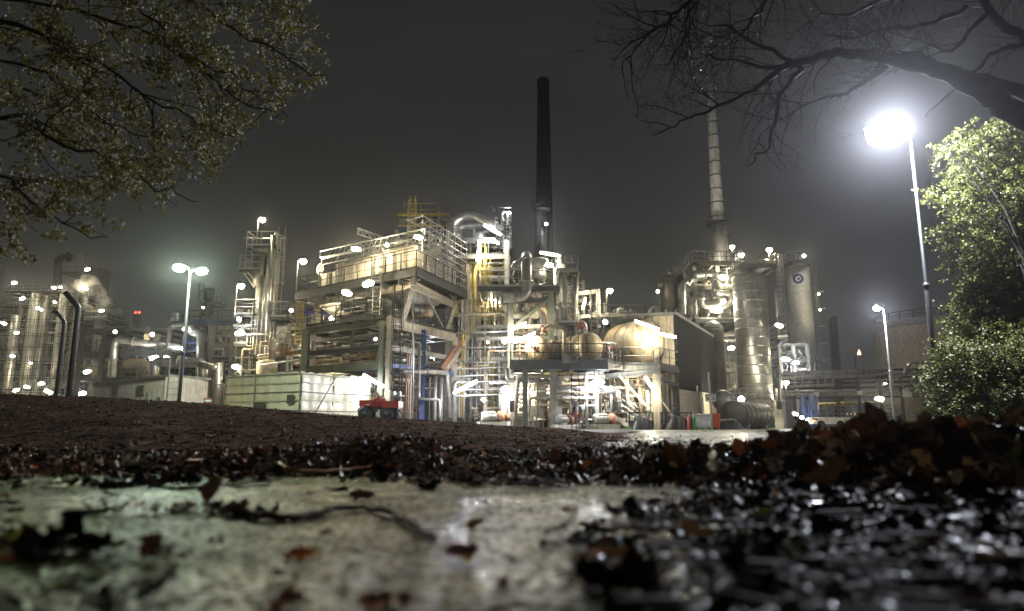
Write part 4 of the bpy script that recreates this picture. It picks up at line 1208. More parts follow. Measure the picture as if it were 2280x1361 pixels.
# upper tier
D0 = W(927, 597, 39)
PD = Para(D0, W(658, 648, 46.8), W(1040, 645, 46.3))
zd = D0.z
zu = Z(636, 40)
T0 = W(921, 636, 39.9)
PT = Para(T0, W(704, 672, 46.0), W(1012, 668, 46.6))
for a, b_ in ((0, 0), (1, 0), (0, 1), (1, 1)):
    top = PT.p(a, b_, zu + .1); bot = PA.p(.08 + .84 * a, .08 + .84 * b_, zt + .2)
    if a == 0 and b_ == 0: bot = plane_hit(PA.p(0, 0, 0), PA.v, 895, 716)
    U.part('inclined_leg', MB().ibeam(bot, top, .32, .32), 'cream_steel')
    U.col(PT.p(a, b_, 0), zu, zd - .2, .28, 'cream_steel')
    for dx, dy in ((.1, 0), (0, .13)):
        sx, sy = (1 if a == 0 else -1), (1 if b_ == 0 else -1)
        U.brace(PT.p(a, b_, zu + .25), PT.p(a + dx * sx, b_ + dy * sy, zd - .3), .1, 'grey_paint')
U.beam(PT.p(0, 0, zu), PT.p(1, 0, zu), .3, .42, 'cream_steel'); U.beam(PT.p(0, .02, zu - .01), PT.p(0, 1, zu - .01), .3, .42, 'cream_steel')
U.beam(PT.p(0, 1, zu), PT.p(1, 1, zu), .25, .4, 'grey_paint'); U.beam(PT.p(1, .02, zu - .01), PT.p(1, .98, zu - .01), .25, .4, 'grey_paint')
U.brace(PA.p(.75, .05, zt + .2), PT.p(.95, .3, zu - .2), .1, 'galv'); U.brace(PA.p(.05, .9, zt + .2), PT.p(.02, .35, zu - .2), .12, 'grey_paint'); U.brace(PA.p(.05, .45, zt + .2), PT.p(.02, .9, zu - .2), .12, 'dark_steel')
U.deck(PD, zd, 'dark_steel', 'black_paint', .42)
for i in range(1, 8): U.beam(PD.p(i / 8, .0, zd - .62), PD.p(i / 8, 1, zd - .62), .12, .3, 'grey_paint')
# plenum hoppers hanging under the cooler
for i in range(3):
    for j in range(1):
        b = MB(); s0, s1 = .10 + i * .28, .10 + i * .28 + .25
        hi = [PD.p(s0, .12, zd - .5), PD.p(s1, .12, zd - .5), PD.p(s1, .88, zd - .5), PD.p(s0, .88, zd - .5)]
        lo = [PD.p(s0 + .06, .32, zd - 1.35), PD.p(s1 - .06, .32, zd - 1.35), PD.p(s1 - .06, .68, zd - 1.35), PD.p(s0 + .06, .68, zd - 1.35)]
        b.add(lo + hi, [(0, 3, 2, 1), (4, 5, 6, 7), (0, 1, 5, 4), (1, 2, 6, 5), (2, 3, 7, 6), (3, 0, 4, 7)])
        U.part('plenum', b, 'grey_paint')
        c = PD.p((s0 + s1) / 2, .5, 0)
        U.part('fan_ring', MB().lathe(c, [(1.0, zd - 1.85), (1.15, zd - 1.8), (1.0, zd - 1.36)], 24), 'alu_dull')
# ladders and pipes up the corner
U.ladder(PA.p(-.02, -.02, .0) + V((.75, -.5, 0)), zt + 1.1, (0, -1, 0), 'black_paint')
U.ladder(PD.p(.27, -.02, zt + .2) + V((0, -.25, 0)), zd - zt + 1.0, (0, -1, 0), 'galv')
U.deck(Para(PA.p(.12, -.12, 0), PA.p(.42, -.12, 0), PA.p(.12, .05, 0)), zt + .28, 'dark_steel', 'black_paint', .2)
rb = MB(); rail(rb, [PA.p(.03, -.02, zt + .26), PA.p(.97, -.02, zt + .26), PA.p(.97, .9, zt + .26)]); rail(rb, [PA.p(-.02, .05, zt + .28), PA.p(-.02, .97, zt + .28)])
U.part('railing', rb, 'black_paint')
U.deck(Para(PA.p(.03, .12, 0), PA.p(.97, .12, 0), PA.p(.03, .95, 0)), zt + .24, 'dark_steel', 'dark_steel', .12, railing=False)
for k, (px, m, r) in enumerate(((903, 'rust', .05), (908, 'galv', .05), (913, 'cream_steel', .06), (919, 'galv', .045))):
    p = plane_hit(PA.p(0, 0, 0), PA.v, px, 900); q = plane_hit(PA.p(0, 0, 0), PA.v, px + 1, 775)
    U.pipe([V((p.x, p.y, .6)), V((p.x, p.y, q.z)), V((p.x - .6, p.y + .8, q.z))], r, m)
p = plane_hit(PA.p(0, 0, 0), PA.v, 932, 900, -.2)
U.pipe([V((p.x + 1.3, p.y + .2, .8)), V((p.x + 1.3, p.y + .2, 1.85)), V((p.x, p.y, 1.95)), V((p.x, p.y, zt - 1))], .09, 'galv')
U.pipe([plane_hit(PA.p(0, 0, 0), PA.v, 920, 890, -.5), plane_hit(PA.p(0, 0, 0), PA.v, 919, 735, -.5), plane_hit(PA.p(0, 0, 0), PA.v, 919, 655, -.5)], .05, 'galv')
for dx in (0, 12):
    U.pipe([plane_hit(PA.p(0, 0, 0), PA.v, 1034 + dx, 748, -.1), plane_hit(PA.p(0, 0, 0), PA.v, 981 + dx, 822, -.1)], .17, 'rust' if dx == 0 else 'cream_steel', flange=False)
U.pipe([PA.p(0, .22, zl - .25), plane_hit(PA.p(0, 0, 0), PA.v, 995, 830, -.3), plane_hit(PA.p(0, 0, 0), PA.v, 1003, 930, -.3)], .16, 'alu_dull', 12)
for px in (968, 982): 
    p = plane_hit(PA.p(0, 0, 0), PA.v, px, 900, .1); U.pipe([V((p.x, p.y, .3)), V((p.x, p.y, zl - .3))], .14, 'alu_dull', 10)
for px in (1012,):
    p = plane_hit(PA.p(0, 0, 0), PA.v, px, 900, -.3); U.pipe([V((p.x, p.y, .3)), V((p.x, p.y, zl - .6)), V((p.x + 1, p.y + .3, zl - .4))], .17, 'galv', 12)
# header pipes seen through the left face
for k, (py, r, m, t) in enumerate(((792, .17, 'insul', .1), (757, .10, 'grey_paint', .25), (742, .13, 'green_paint', .12), (766, .08, 'galv', .3), (731, .09, 'dark_steel', .2), (800, .12, 'alu_dull', .4), (780, .2, 'insul', .55))):
    z = Z(py, 41)
    if r > .15:
        U.pipe([PA.p(1.25, t, z), PA.p(.62, t, z), PA.p(.62, t, zl + .3)], r, m, 10)
        U.pipe([PA.p(.60, t, z + .1), PA.p(.18, t, z + .15), PA.p(.18, t, zl + .3)], r, m, 10)
    else: U.pipe([PA.p(1.0, t, z), PA.p(.05, t, z)], r, m, 8)
U.clutter(Para(PA.p(.05, .1, 0), PA.p(.95, .1, 0), PA.p(.05, .95, 0)), .1, zl, 26, 3)
U.clutter(Para(PA.p(.05, .1, 0), PA.p(.95, .1, 0), PA.p(.05, .95, 0)), zl + .2, zt - .3, 22, 4, r1=.12, vert=.1)
U.clutter(Para(PT.p(.1, .1, 0), PT.p(.9, .1, 0), PT.p(.1, .9, 0)), zt + .5, zu - .3, 16, 5, r1=.16, vert=.3)
U.part('exchanger', MB().lathe(PT.p(.05, .55, zt + 1.3), [(.05, 0), (.42, .15), (.42, 6), (.05, 6.2)], 16, axis=PT.u.normalized()), 'insul')
U.part('exchanger', MB().lathe(PT.p(.3, .3, zt + .9), [(.05, 0), (.33, .15), (.33, 3), (.05, 3.2)], 16, axis=PT.v.normalized() ), 'cream_steel')

# ---- air cooler standing on the deck
E0 = plane_hit(PD.p(0, .09, 0), PD.u, 938, 560)
PE = Para(PD.p(.05, .10, 0), PD.p(.84, .10, 0), PD.p(.05, .90, 0))
ze = zd + .12; zh = ze + 1.45
C = Unit('air_cooler', 'long cream panelled air cooler box standing on the top deck under lattice girders', 'cooler', PE.p(0, 0, 0))
for i in range(5):
    s0, s1 = i / 5 + .004, (i + 1) / 5 - .004
    hz = zh if i < 4 else zh - .35
    for t0, t1 in ((0, 1),):
        P = [PE.p(s0, t0, ze), PE.p(s1, t0, ze), PE.p(s1, t1, ze), PE.p(s0, t1, ze)]
        Q = [p + V((0, 0, hz - ze)) for p in P]
        C.part('panel_bay', MB().add(P + Q, [(0, 3, 2, 1), (4, 5, 6, 7), (0, 1, 5, 4), (1, 2, 6, 5), (2, 3, 7, 6), (3, 0, 4, 7)]), 'cream_panel')
for i in range(11): C.part('stiffener', MB().beam(PE.p(i / 10, -.012, ze), PE.p(i / 10, -.012, zh - (.35 if i > 8 else 0)), .08, .08), 'cream_steel')
for j in range(9): C.part('stiffener', MB().beam(PE.p(-.012, j / 8, ze), PE.p(-.012, j / 8, zh), .08, .08), 'cream_steel')
C.part('top_flange', MB().beam(PE.p(0, -.01, zh + .04), PE.p(.8, -.01, zh + .04), .16, .07), 'cream_steel')
C.part('top_flange', MB().beam(PE.p(-.01, 0, zh + .04), PE.p(-.01, 1, zh + .04), .16, .07), 'cream_steel')
w0 = PE.p(1.06, .1, zh + .3)
wb = MB(); ring = [w0 + PE.u.normalized() * .38 * math.cos(a) + V((0, 0, .38 * math.sin(a))) for a in np.linspace(0, 2 * math.pi, 17)]
wb.tube(ring, .035, 5, caps=False)
for k in range(4): wb.tube([ring[k * 2], ring[k * 2 + 8]], .022, 4)
C.part('handwheel', wb, 'white')
for k in range(7): C.pipe([PE.p(.1 + .11 * k, .3, zh), PE.p(.1 + .11 * k, .3, zh + .5), PE.p(.13 + .11 * k, .6, zh + .5), PE.p(.13 + .11 * k, .6, zh)], .09, 'alu_dull')
C.pipe([PE.p(.02, .55, zh + .62), PE.p(.55, .55, zh + .75)], .28, 'alu', 14)
C.pipe([PE.p(.55, .2, zh), PE.p(.55, .2, zh + .95), PE.p(.2, .25, zh + 1.2)], .16, 'alu_dull', 10)
# ---- lattice girders
def girder(a, c, h, n, label):
    b = lattice(MB(), a, c, h, n, r=.042)
    tag(b.build('lattice_girder', 'galv', origin=a), label, 'girder')
g0 = plane_hit(PE.p(0, 0, 0), PE.u, 713, 574); g1 = plane_hit(PE.p(0, 0, 0), PE.u, 946, 526)
girder(g0, g1, .46, 20, 'upper front aluminium lattice girder running along the top of the cream cooler')
g0 = plane_hit(PE.p(0, 0, 0), PE.u, 716, 590, -.25); g1 = plane_hit(PE.p(0, 0, 0), PE.u, 934, 542, -.25)
girder(g0, g1, .42, 18, 'lower lattice girder just above the cream cooler panels')
d0 = W(852, 538, 44.5); girder(W(796, 521, 44.0), d0 + V((3.2, 4.5, -.25)), .40, 14, 'short lattice girder jutting out to the upper left above the cooler')
# ---- scaffold cage at the right end of the cooler
S = Unit('scaffold', 'bright tube scaffold cage standing over the right hand end of the cooler deck', 'scaffold', PD.p(0, .5, 0))
for off in (-.25, -1.6):
    for k, q in enumerate(np.linspace(.10, .99, 8)):
        p = PD.p(0, q, 0) + (-off) * PD.u.normalized() - PD.u.normalized() * .2
        S.part('standard', MB().tube([V((p.x, p.y, zd)), V((p.x, p.y, zd + 3.55 + .1 * (k % 3)))], .03, 6), 'galv')
    for k in range(8):
        z = zd + .3 + k * .45
        a = PD.p(0, .08, 0) + (-off - .2) * PD.u.normalized(); c = PD.p(0, 1.0, 0) + (-off - .2) * PD.u.normalized()
        S.part('ledger', MB().tube([V((a.x, a.y, z)), V((c.x, c.y, z + .02 * (k % 2)))], .028, 6), 'galv')
for k, q in enumerate(np.linspace(.10, .99, 8)):
    for z in (1.2, 2.55, 3.4):
        p = PD.p(0, q, zd + z); S.part('transom', MB().tube([p, p + PD.u.normalized() * 1.6], .026, 5), 'galv')
S.part('brace', MB().tube([PD.p(0, .12, zd + .2), PD.p(0, .45, zd + 3.4)], .026, 5), 'galv')
lb = MB(); ladder(lb, PD.p(.02, .55, zd + .6), 2.2, (0, -1, 0), cage=False); S.part('ladder', lb, 'galv')

# ================================================================ LATTER RACK BEHIND (blue and yellow top platform, elbow duct)
B = Unit('reactor_structure', 'tall structure behind the cooler with a blue beamed yellow railed top platform', 'steel structure', (X(1000, 54), 54))
PK = PB(885, 1000, 53, 59, 480)
zk = Z(505, 53)
B.deck(PK, zk, 'blue', 'yellow', .45)
B.deck(Para(PK.p(.1, .1, 0), PK.p(.75, .1, 0), PK.p(.1, .9, 0)), zk + 1.05, 'blue', 'yellow', .2)
frame(B, PK, (zk - 1.6, zk - 3.2), 0, zk - .3, 1, 1, 'grey_paint', .3)
B.ladder(PK.p(.3, -.05, zk - 3), 4.6, (0, -1, 0), 'yellow')
B.clutter(PK, zk - 4, zk + 1.6, 14, 6, ('alu_dull', 'yellow', 'dark_steel', 'galv'), r1=.12)
PK2 = PB(1004, 1128, 50, 57, 700)
for py, m, rm in ((567, 'grey_paint', 'dark_steel'), (533, 'dark_steel', 'dark_steel'), (655, 'dark_steel', 'galv'), (705, 'dark_steel', 'yellow'), (618, 'dark_steel', 'galv')):
    B.deck(PK2 if py not in (533,) else Para(PK2.p(.0, .0, 0), PK2.p(.8, .0, 0), PK2.p(.0, .9, 0)), Z(py, 50), m, rm, .3)
frame(B, PK2, [Z(q, 50) for q in (600, 680, 745, 800)], 0, Z(535, 50), 2, 1, 'grey_paint', .32)
B.clutter(PK2, .2, Z(720, 50), 26, 7, ('yellow', 'galv', 'alu_dull', 'insul', 'blue'), r1=.2, vert=.7)
B.clutter(PK2, Z(720, 50), Z(560, 50), 26, 8, ('yellow', 'galv', 'alu_dull', 'insul', 'yellow'), r1=.22, vert=.7)
B.ladder(W(1072, 700, 49.4), Z(560, 49.4) - Z(700, 49.4), (0, -1, 0), 'yellow'); B.ladder(W(1084, 745, 49.6), 5, (0, -1, 0), 'yellow')
for px, r, m in ((1040, .2, 'cream_steel'), (1047, .16, 'insul'), (1031, .12, 'galv'), (1056, .14, 'yellow')):
    x = X(px, 49.2, 700); B.pipe([V((x, 49.2, Z(745, 49.2))), V((x, 49.2, Z(590, 49.2)))], r, m, 10)
D = Unit('elbow_duct', 'fat insulated metal duct bending over the top of the plant beside a bright lamp', 'duct', (X(1005, 52), 52))
D.pipe([W(1006, 548, 52), W(1006, 498, 52), W(1030, 480, 52), W(1062, 480, 52), W(1110, 512, 51)], .46, 'alu', 20, flange=False)
D.pipe([W(1020, 548, 53.5), W(1020, 505, 53.5), W(1080, 500, 53.5), W(1110, 515, 53)], .3, 'alu_dull', 16, flange=False)
v = vessel('drum', 'small white headed drum on the upper floor left of the bright lamp', 1068, 545, 513, 51, 13, 'alu', head=.6)
v = vessel('column', 'slim dark column behind the bright lamp on the upper floor', 1112, 600, 508, 53, 12, 'vessel_dark', head=.1, rings=5)
v.deck(PB(1098, 1140, 52, 55, 560), Z(548, 52), 'dark_steel', 'dark_steel', .2)
v.deck(PB(1112, 1138, 52, 54, 560), Z(492, 52), 'dark_steel', 'galv', .15)
v.ladder(W(1128, 620, 51.8), 4.4, (0, -1, 0), 'galv')
v.pipe([W(1119, 512, 52), W(1118, 473, 52), W(1129, 472, 52), W(1130, 500, 52)], .12, 'white')
v.pipe([W(1106, 505, 52.5), W(1105, 465, 52.5), W(1098, 455, 52.5), W(1091, 456, 52.5)], .03, 'dark_steel')

# ================================================================ LEFT PIPE TOWER
Lw = Unit('pipe_tower', 'slim tower of bundled tall pipes with three small railed platforms left of the cooler structure', 'tower', (X(585, 50), 50))
def vp(U, px, pyb, pyt, Y, r, m, n=10, **k):
    x = X(px, Y, pyb); return U.pipe([V((x, Y, Z(pyb, Y))), V((x, Y, Z(pyt, Y)))], r, m, n, **k)
vp(Lw, 571, 830, 615, 50, .42, 'alu_dull', 20, flange=False)
Lw.part('head_cone', MB().lathe(V((X(571, 50, 700), 50, 0)), [(.42, Z(640, 50)), (.55, Z(610, 50)), (.55, Z(570, 50)), (.2, Z(565, 50))], 20), 'vessel_dark')
vp(Lw, 590, 828, 525, 49.6, .20, 'alu', 12, flange=False); vp(Lw, 582, 828, 575, 49.6, .15, 'galv', 12); vp(Lw, 598, 828, 520, 50.4, .22, 'alu_dull', 12, flange=False)
vp(Lw, 576, 830, 620, 49.4, .05, 'galv')
for i, (px0, px1, py, Y0, Y1) in enumerate(((549, 612, 547, 49.5, 51.5), (533, 576, 600, 49.3, 51), (520, 565, 700, 49.4, 51), (600, 640, 705, 49.4, 51.2), (520, 560, 830, 49.4, 51), (520, 560, 765, 49.4, 51))):
    Lw.deck(PB(px0, px1, Y0, Y1, py), Z(py, Y0), 'dark_steel', 'galv', .18)
Lw.ladder(W(617, 700, 49.9), Z(530, 49.9) - Z(700, 49.9), (.3, -1, 0), 'galv')
Lw.ladder(W(560, 830, 49.4), Z(700, 49.4) - Z(830, 49.4), (0, -1, 0), 'galv', cage=False)
Lw.ladder(W(552, 600, 49.4), 1.8, (0, -1, 0), 'galv')
for px in (522, 560, 606, 545): Lw.col(W(px, 830, 50.6), .0, Z({522: 690, 560: 560, 606: 530, 545: 690}[px], 50.6), .16, 'grey_paint')
Lw.brace(W(541, 605, 49.5), W(566, 640, 49.7), .07); Lw.brace(W(552, 605, 49.5), W(568, 630, 49.7), .07)
Lw.beam(W(575, 555, 49.8), W(612, 565, 49.8), .2, .3); Lw.beam(W(520, 725, 49.6), W(520 + 40, 725, 49.6), .12, .2)
Lw.clutter(PB(528, 640, 48.8, 51, 850), .3, Z(740, 49), 24, 9, r1=.13, vert=.6)
Lw.clutter(PB(520, 562, 49.6, 51.4, 800), Z(820, 50), Z(690, 50), 10, 10, r1=.07, vert=.7)
v = vessel('tank', 'pale grey cylindrical tank with a white band behind the left pipe tower', 629, 800, 722, 56, 27, 'alu_dull', head=.1)
v.part('band', MB().lathe(v.c, [(v.rad + .03, Z(752, 56)), (v.rad + .03, Z(727, 56))], 32), 'white')
v = vessel('vessel', 'stubby cream vessel at the foot of the left pipe tower', 585, 840, 798, 48.5, 23, 'cream_panel', head=.35)
for i in range(2):
    o_ = Unit('relief_valve', 'small rust red relief valve, %s of two on the pipe beside the left tower' % ('left', 'right')[i], 'valve', (X(628 + 12 * i, 46), 46))
    c = W(628 + 12 * i, 783, 46)
    o_.part('body', MB().lathe(c, [(.05, -.3), (.16, -.28), (.10, -.1), (.16, .05), (.1, .2), (.05, .5), (.02, .62)], 10), 'rust'); o_.part('wheel', MB().lathe(c + V((0, 0, .45)), [(.14, 0), (.14, .04)], 10), 'dark_steel')
P_ = Unit('pipe_run', 'long orange brown insulated pipe running level from the left tower into the structure', 'pipe', (X(620, 46), 46))
P_.pipe([W(575, 795, 47), W(690, 780, 46), W(760, 772, 46)], .17, 'insul', 12)
P_.pipe([W(580, 812, 47), W(700, 797, 44), W(700, 760, 44)], .09, 'galv', 10)
P_.pipe([W(606, 800, 46), W(606, 760, 46), W(612, 756, 46)], .22, 'cream_steel', 12)

# ================================================================ RACK BEHIND, LEFT OF THE COOLER
K = Unit('pipe_rack', 'open multi floor pipe rack in the gap behind the cooler structure', 'pipe rack', (X(700, 58), 58))
PR = PB(640, 850, 56, 64, 800)
for py, m in ((808, 'dark_steel'), (772, 'dark_steel'), (735, 'dark_steel')): K.deck(PR, Z(py, 56), m, 'galv', .25)
frame(K, PR, [Z(q, 56) for q in (830, 790, 752)], 0, Z(700, 56), 4, 1, 'grey_paint', .25)
K.clutter(PR, .2, Z(770, 56), 30, 12, r1=.2); K.clutter(PR, Z(800, 56), Z(720, 56), 20, 13, r1=.16, vert=.2)
K.ladder(W(662, 770, 55.6), 3.2, (0, -1, 0), 'yellow'); K.ladder(W(668, 735, 55.6), 2.2, (0, -1, 0), 'yellow')
K.part('blue_lit_beam', MB().beam(W(655, 692, 60), W(735, 702, 60), .25, .35), 'blue_lit')
vessel('vessel', 'round topped pale vessel half hidden behind the left inclined leg', 728, 760, 712, 54, 13, 'white', head=.9)
# equipment at ground level under the cooler
def motor(px, py, Y, s, label, m='grey_paint', yaw=.4):
    c = W(px, py, Y); c.z = max(.25 * s, c.z)
    o = Unit('pump', label, 'pump', (c.x, c.y)); d = V((math.cos(yaw), math.sin(yaw), 0))
    o.part('motor', MB().lathe(c - d * .35 * s, [(.1 * s, -.1 * s), (.24 * s, -.08 * s), (.24 * s, .55 * s), (.2 * s, .6 * s), (.08 * s, .62 * s)], 14, axis=d), m)
    fb = MB()
    for k in range(8): 
        a = k / 8 * 2 * math.pi; x = V((-d.y, d.x, 0)); q = (x * math.cos(a) + V((0, 0, 1)) * math.sin(a))
        fb.obox(c - d * .05 * s + q * .25 * s, d * .25 * s, q * .025 * s, d.cross(q) * .01)
    o.part('cooling_fins', fb, m)
    o.part('casing', MB().lathe(c + d * .45 * s, [(.1 * s, -.08), (.27 * s, -.05), (.27 * s, .12 * s), (.12 * s, .2 * s)], 14, axis=d), 'rust')
    o.part('base', MB().obox((c.x + d.x * .1, c.y + d.y * .1, (c.z - .24 * s) / 2), d * .7 * s, V((-d.y, d.x, 0)) * .25 * s, V((0, 0, max(.03, (c.z - .24 * s) / 2)))), 'concrete')
    o.pipe([c + d * .5 * s + V((0, 0, .2 * s)), c + d * .5 * s + V((0, 0, 1.1 * s)), c + d * .5 * s + V((.1, .8, 1.1 * s))], .06 * s, 'galv')
motor(1092, 928, 43, 1.3, 'grey motor driven pump, leftmost of the row under the lit platform')
motor(1113, 930, 43.5, 1.0, 'small rusty pump right of the leftmost motor'); motor(1157, 928, 43, 1.2, 'grey pump motor between the two pale columns')
motor(1253, 935, 42, 1.2, 'grey pump motor beside the foot of the tall black ladder', yaw=.6); motor(1342, 933, 42, 1.3, 'grey pump motor under the pipe bends right of the black ladder')
# ================================================================ CENTRE: BRIGHT PUMP BAY, TALL COLUMNS, DRUM PLATFORM
U = Unit('pump_bay', 'bright lit steel frame of tall grey green columns right of the cooler structure', 'steel structure', (X(1150, 45), 45))
Pc = PB(1134, 1243, 45, 51, 640)
zz = Z(632, 45)
for px, Y, pt, wd, m in ((1137, 45, 640, .5, 'grey_paint'), (1226, 45, 598, .55, 'green_paint'), (1243, 50, 600, .4, 'grey_paint'), (1150, 51, 640, .4, 'grey_paint'), (1190, 51, 640, .3, 'grey_paint')):
    U.col((X(px, Y, 700), Y, 0), 0, Z(pt, Y), wd * .75, m)
U.deck(PB(1065, 1245, 44.7, 50, 636), Z(638, 44.7), 'dark_steel', 'galv', .3)
U.beam(W(1118, 668, 45), W(1228, 632, 45), .2, .3, 'green_paint'); U.beam(W(1120, 672, 45), W(1222, 668, 45), .2, .3, 'dark_steel')
U.brace(W(1146, 726, 45), W(1222, 668, 45), .2, 'green_paint'); U.brace(W(1142, 728, 45.2), W(1118, 680, 45.2), .15, 'grey_paint')
for py in (728, 755, 800): U.beam(W(1134, py, 45), W(1243, py - 2, 45), .18, .28, 'grey_paint'); U.beam(W(1060, py, 47), W(1134, py - 1, 46), .15, .22, 'grey_paint')
# big bent pipe and top drum
U.pipe([W(1120, 663, 44.6), W(1172, 660, 44.6), W(1172, 598, 44.8), W(1172, 570, 46)], .36, 'alu_dull', 18)
U.pipe([W(1147, 600, 46), W(1150, 592, 46), W(1205, 584, 46), W(1215, 590, 46)], .36, 'alu', 18, flange=False)
U.part('header_drum', MB().lathe(W(1148, 615, 46.4), [(.02, -.3), (.45, -.1), (.5, 0), (.5, 1.9), (.42, 2.05), (.02, 2.25)], 20, axis=V((1, .1, 0))), 'vessel_dark')
U.part('header_drum', MB().lathe(W(1140, 652, 47), [(.02, -.3), (.45, -.1), (.5, 0), (.5, 1.9), (.42, 2.05), (.02, 2.25)], 20, axis=V((1, .2, 0))), 'cream_steel')
U.pipe([W(1175, 668, 46), W(1225, 692, 46), W(1226, 740, 46)], .3, 'insul', 16); U.pipe([W(1176, 640, 45.8), W(1194, 660, 45.8), W(1194, 700, 45.8)], .18, 'cream_steel', 12)
for px, r, m, pt in ((1232, .34, 'white', 600), (1247, .22, 'cream_panel', 570), (1205, .12, 'galv', 600), (1212, .12, 'cream_steel', 600), (1186, .1, 'galv', 690), (1254, .3, 'alu_dull', 590), (1284, .13, 'alu', 620), (1262, .1, 'cream_steel', 640)):
    vp(U, px, 780, pt, 48, r, m, 14)
U.ladder(W(1268, 720, 47), Z(600, 47) - Z(720, 47), (0, -1, 0), 'dark_steel', cage=False); U.col(W(1276, 700, 47.5), 0, Z(597, 47.5), .14, 'dark_steel')
U.deck(PB(1243, 1292, 46.6, 49, 720), Z(718, 46.6), 'dark_steel', 'galv', .2); U.deck(PB(1240, 1290, 46.6, 49, 604), Z(604, 47), 'dark_steel', 'dark_steel', .15)
U.pipe([W(1284, 700, 48), W(1284, 612, 48), W(1260, 608, 48)], .12, 'alu', 10)
U.clutter(PB(1138, 1245, 45.5, 51, 700), Z(735, 46), Z(640, 46), 28, 21, ('cream_steel', 'galv', 'insul', 'alu_dull', 'grey_paint'), r1=.2)
U.clutter(PB(1050, 1245, 46, 52, 850), .1, Z(770, 46), 40, 22, ('cream_steel', 'galv', 'insul', 'white', 'grey_paint'), r1=.16)
# white overhead frame
U2 = Unit('steel_structure', 'white painted gallows frame of square section above the middle platform', 'steel structure', (X(1330, 48), 48))
U2.beam(W(1278, 655, 48), W(1336, 648, 48), .2, .25, 'white'); U2.col(W(1333, 700, 48), Z(730, 48), Z(650, 48), .25, 'white'); U2.beam(W(1276, 710, 48), W(1338, 700, 48), .2, .25, 'grey_paint')
U2.col(W(1347, 800, 48.2), 0, Z(675, 48.2), .2, 'grey_paint')
U2.deck(PB(1318, 1437, 47, 50, 712), Z(714, 47), 'dark_steel', 'dark_steel', .25)
U2.ladder(W(1325, 780, 46.5), Z(676, 46.5) - Z(780, 46.5), (0, -1, 0), 'grey_paint')
U2.clutter(PB(1325, 1430, 47.5, 50, 712), Z(712, 47) + .05, Z(684, 47), 14, 23, ('galv', 'white', 'alu_dull'), r1=.1, vert=.2)
U2.pipe([W(1448, 720, 50), W(1448, 690, 50), W(1460, 682, 50), W(1462, 700, 50)], .16, 'alu_dull', 10)
# front drum platform
N = Unit('drum_platform', 'railed front platform on dark posts carrying two lying vessels, tall black ladder before it', 'platform', (X(1240, 41), 41))
PN = PB(1137, 1352, 41, 46, 806); zn = Z(806, 41)
N.deck(PN, zn, 'dark_steel', 'dark_steel', .42)
N.deck(Para(PN.p(1.0, .02, 0), W(1386, 812, 43), PN.p(1.0, .7, 0)), zn - .02, 'grey_paint', 'dark_steel', .3, sides=(1, 1, 1, 0))
for px, Y, m, wd in ((1169, 41.2, 'green_paint', .32), (1232, 42, 'grey_paint', .42), (1245, 42.6, 'grey_paint', .3), (1328, 42, 'galv', .22), (1169, 45.5, 'grey_paint', .3), (1300, 45, 'grey_paint', .25), (1350, 45.5, 'grey_paint', .3)):
    N.col((X(px, Y, 850), Y, 0), 0, zn - .3, wd, m)
N.ladder(W(1282, 940, 40.3) * 1 - V((0, 0, W(1282, 940, 40.3).z)), zn + 1.3, (0, -1, 0), 'black_paint', cage=False)
N.part('notice_board', MB().box(W(1263, 800, 40.8), (.62, .03, .5)), 'grey_paint')
for (a, b_) in (((1172, 812), (1232, 845)), ((1330, 830), (1382, 815)), ((1250, 860), (1232, 820))): N.brace(W(*a, 42), W(*b_, 42), .1)
N.pipe([W(1090, 853, 42.5), W(1165, 850, 42.5), W(1230, 850, 42.5)], .07, 'galv'); N.pipe([W(1212, 832, 42), W(1280, 830, 42)], .09, 'yellow')
N.pipe([W(1128, 820, 42.5), W(1130, 846, 42.5), W(1225, 848, 42.5)], .12, 'grey_paint', 10)
N.pipe([W(1240, 864, 42.2), W(1330, 862, 42.2), W(1390, 864, 42.2)], .07, 'white')
N.part('tank', MB().lathe(W(1200, 930, 43.5) * 1, [(.5, -.2), (.55, 0), (.55, 1.8), (.3, 2.1), (.1, 2.2)], 18), 'cream_panel'); N.part('tank', MB().lathe(W(1128, 930, 44.5), [(.4, -.2), (.4, 1.9), (.1, 2.1)], 16), 'white')
N.clutter(PB(1145, 1350, 42, 46.5, 900), .1, zn - .5, 85, 24, ('white', 'galv', 'cream_steel', 'insul', 'alu_dull', 'cream_panel'), r1=.16, valves=.6)
N.clutter(PB(1150, 1380, 43, 46, 800), zn + .1, zn + 1.5, 16, 25, ('white', 'galv', 'cream_steel', 'rust'), r1=.1, vert=.2)
for i, (px, py) in enumerate(((1140, 905), (1233, 880), (1070, 905), (1186, 915))):
    c = W(px, py, 41.9)
    b = Unit('switch_box', ('dark narrow switch box on a post left of the pale columns', 'small white switch box on the post left of the black ladder', 'tall dark switch box among the pumps left of the lit bay', 'cream cabinet standing under the blazing lamps')[i], 'electrical box', (c.x, c.y))
    b.part('cabinet', MB().box(c, (.28, .16, (.7, .3, .7, .6)[i])), ('dark_steel', 'white', 'dark_steel', 'cream_panel')[i]); b.part('handle', MB().box(c + V((.08, -.1, 0)), (.04, .05, .1)), 'rust'); b.part('post', MB().box(V((c.x, c.y + .12, (c.z) / 2)), (.08, .06, c.z)), 'galv')
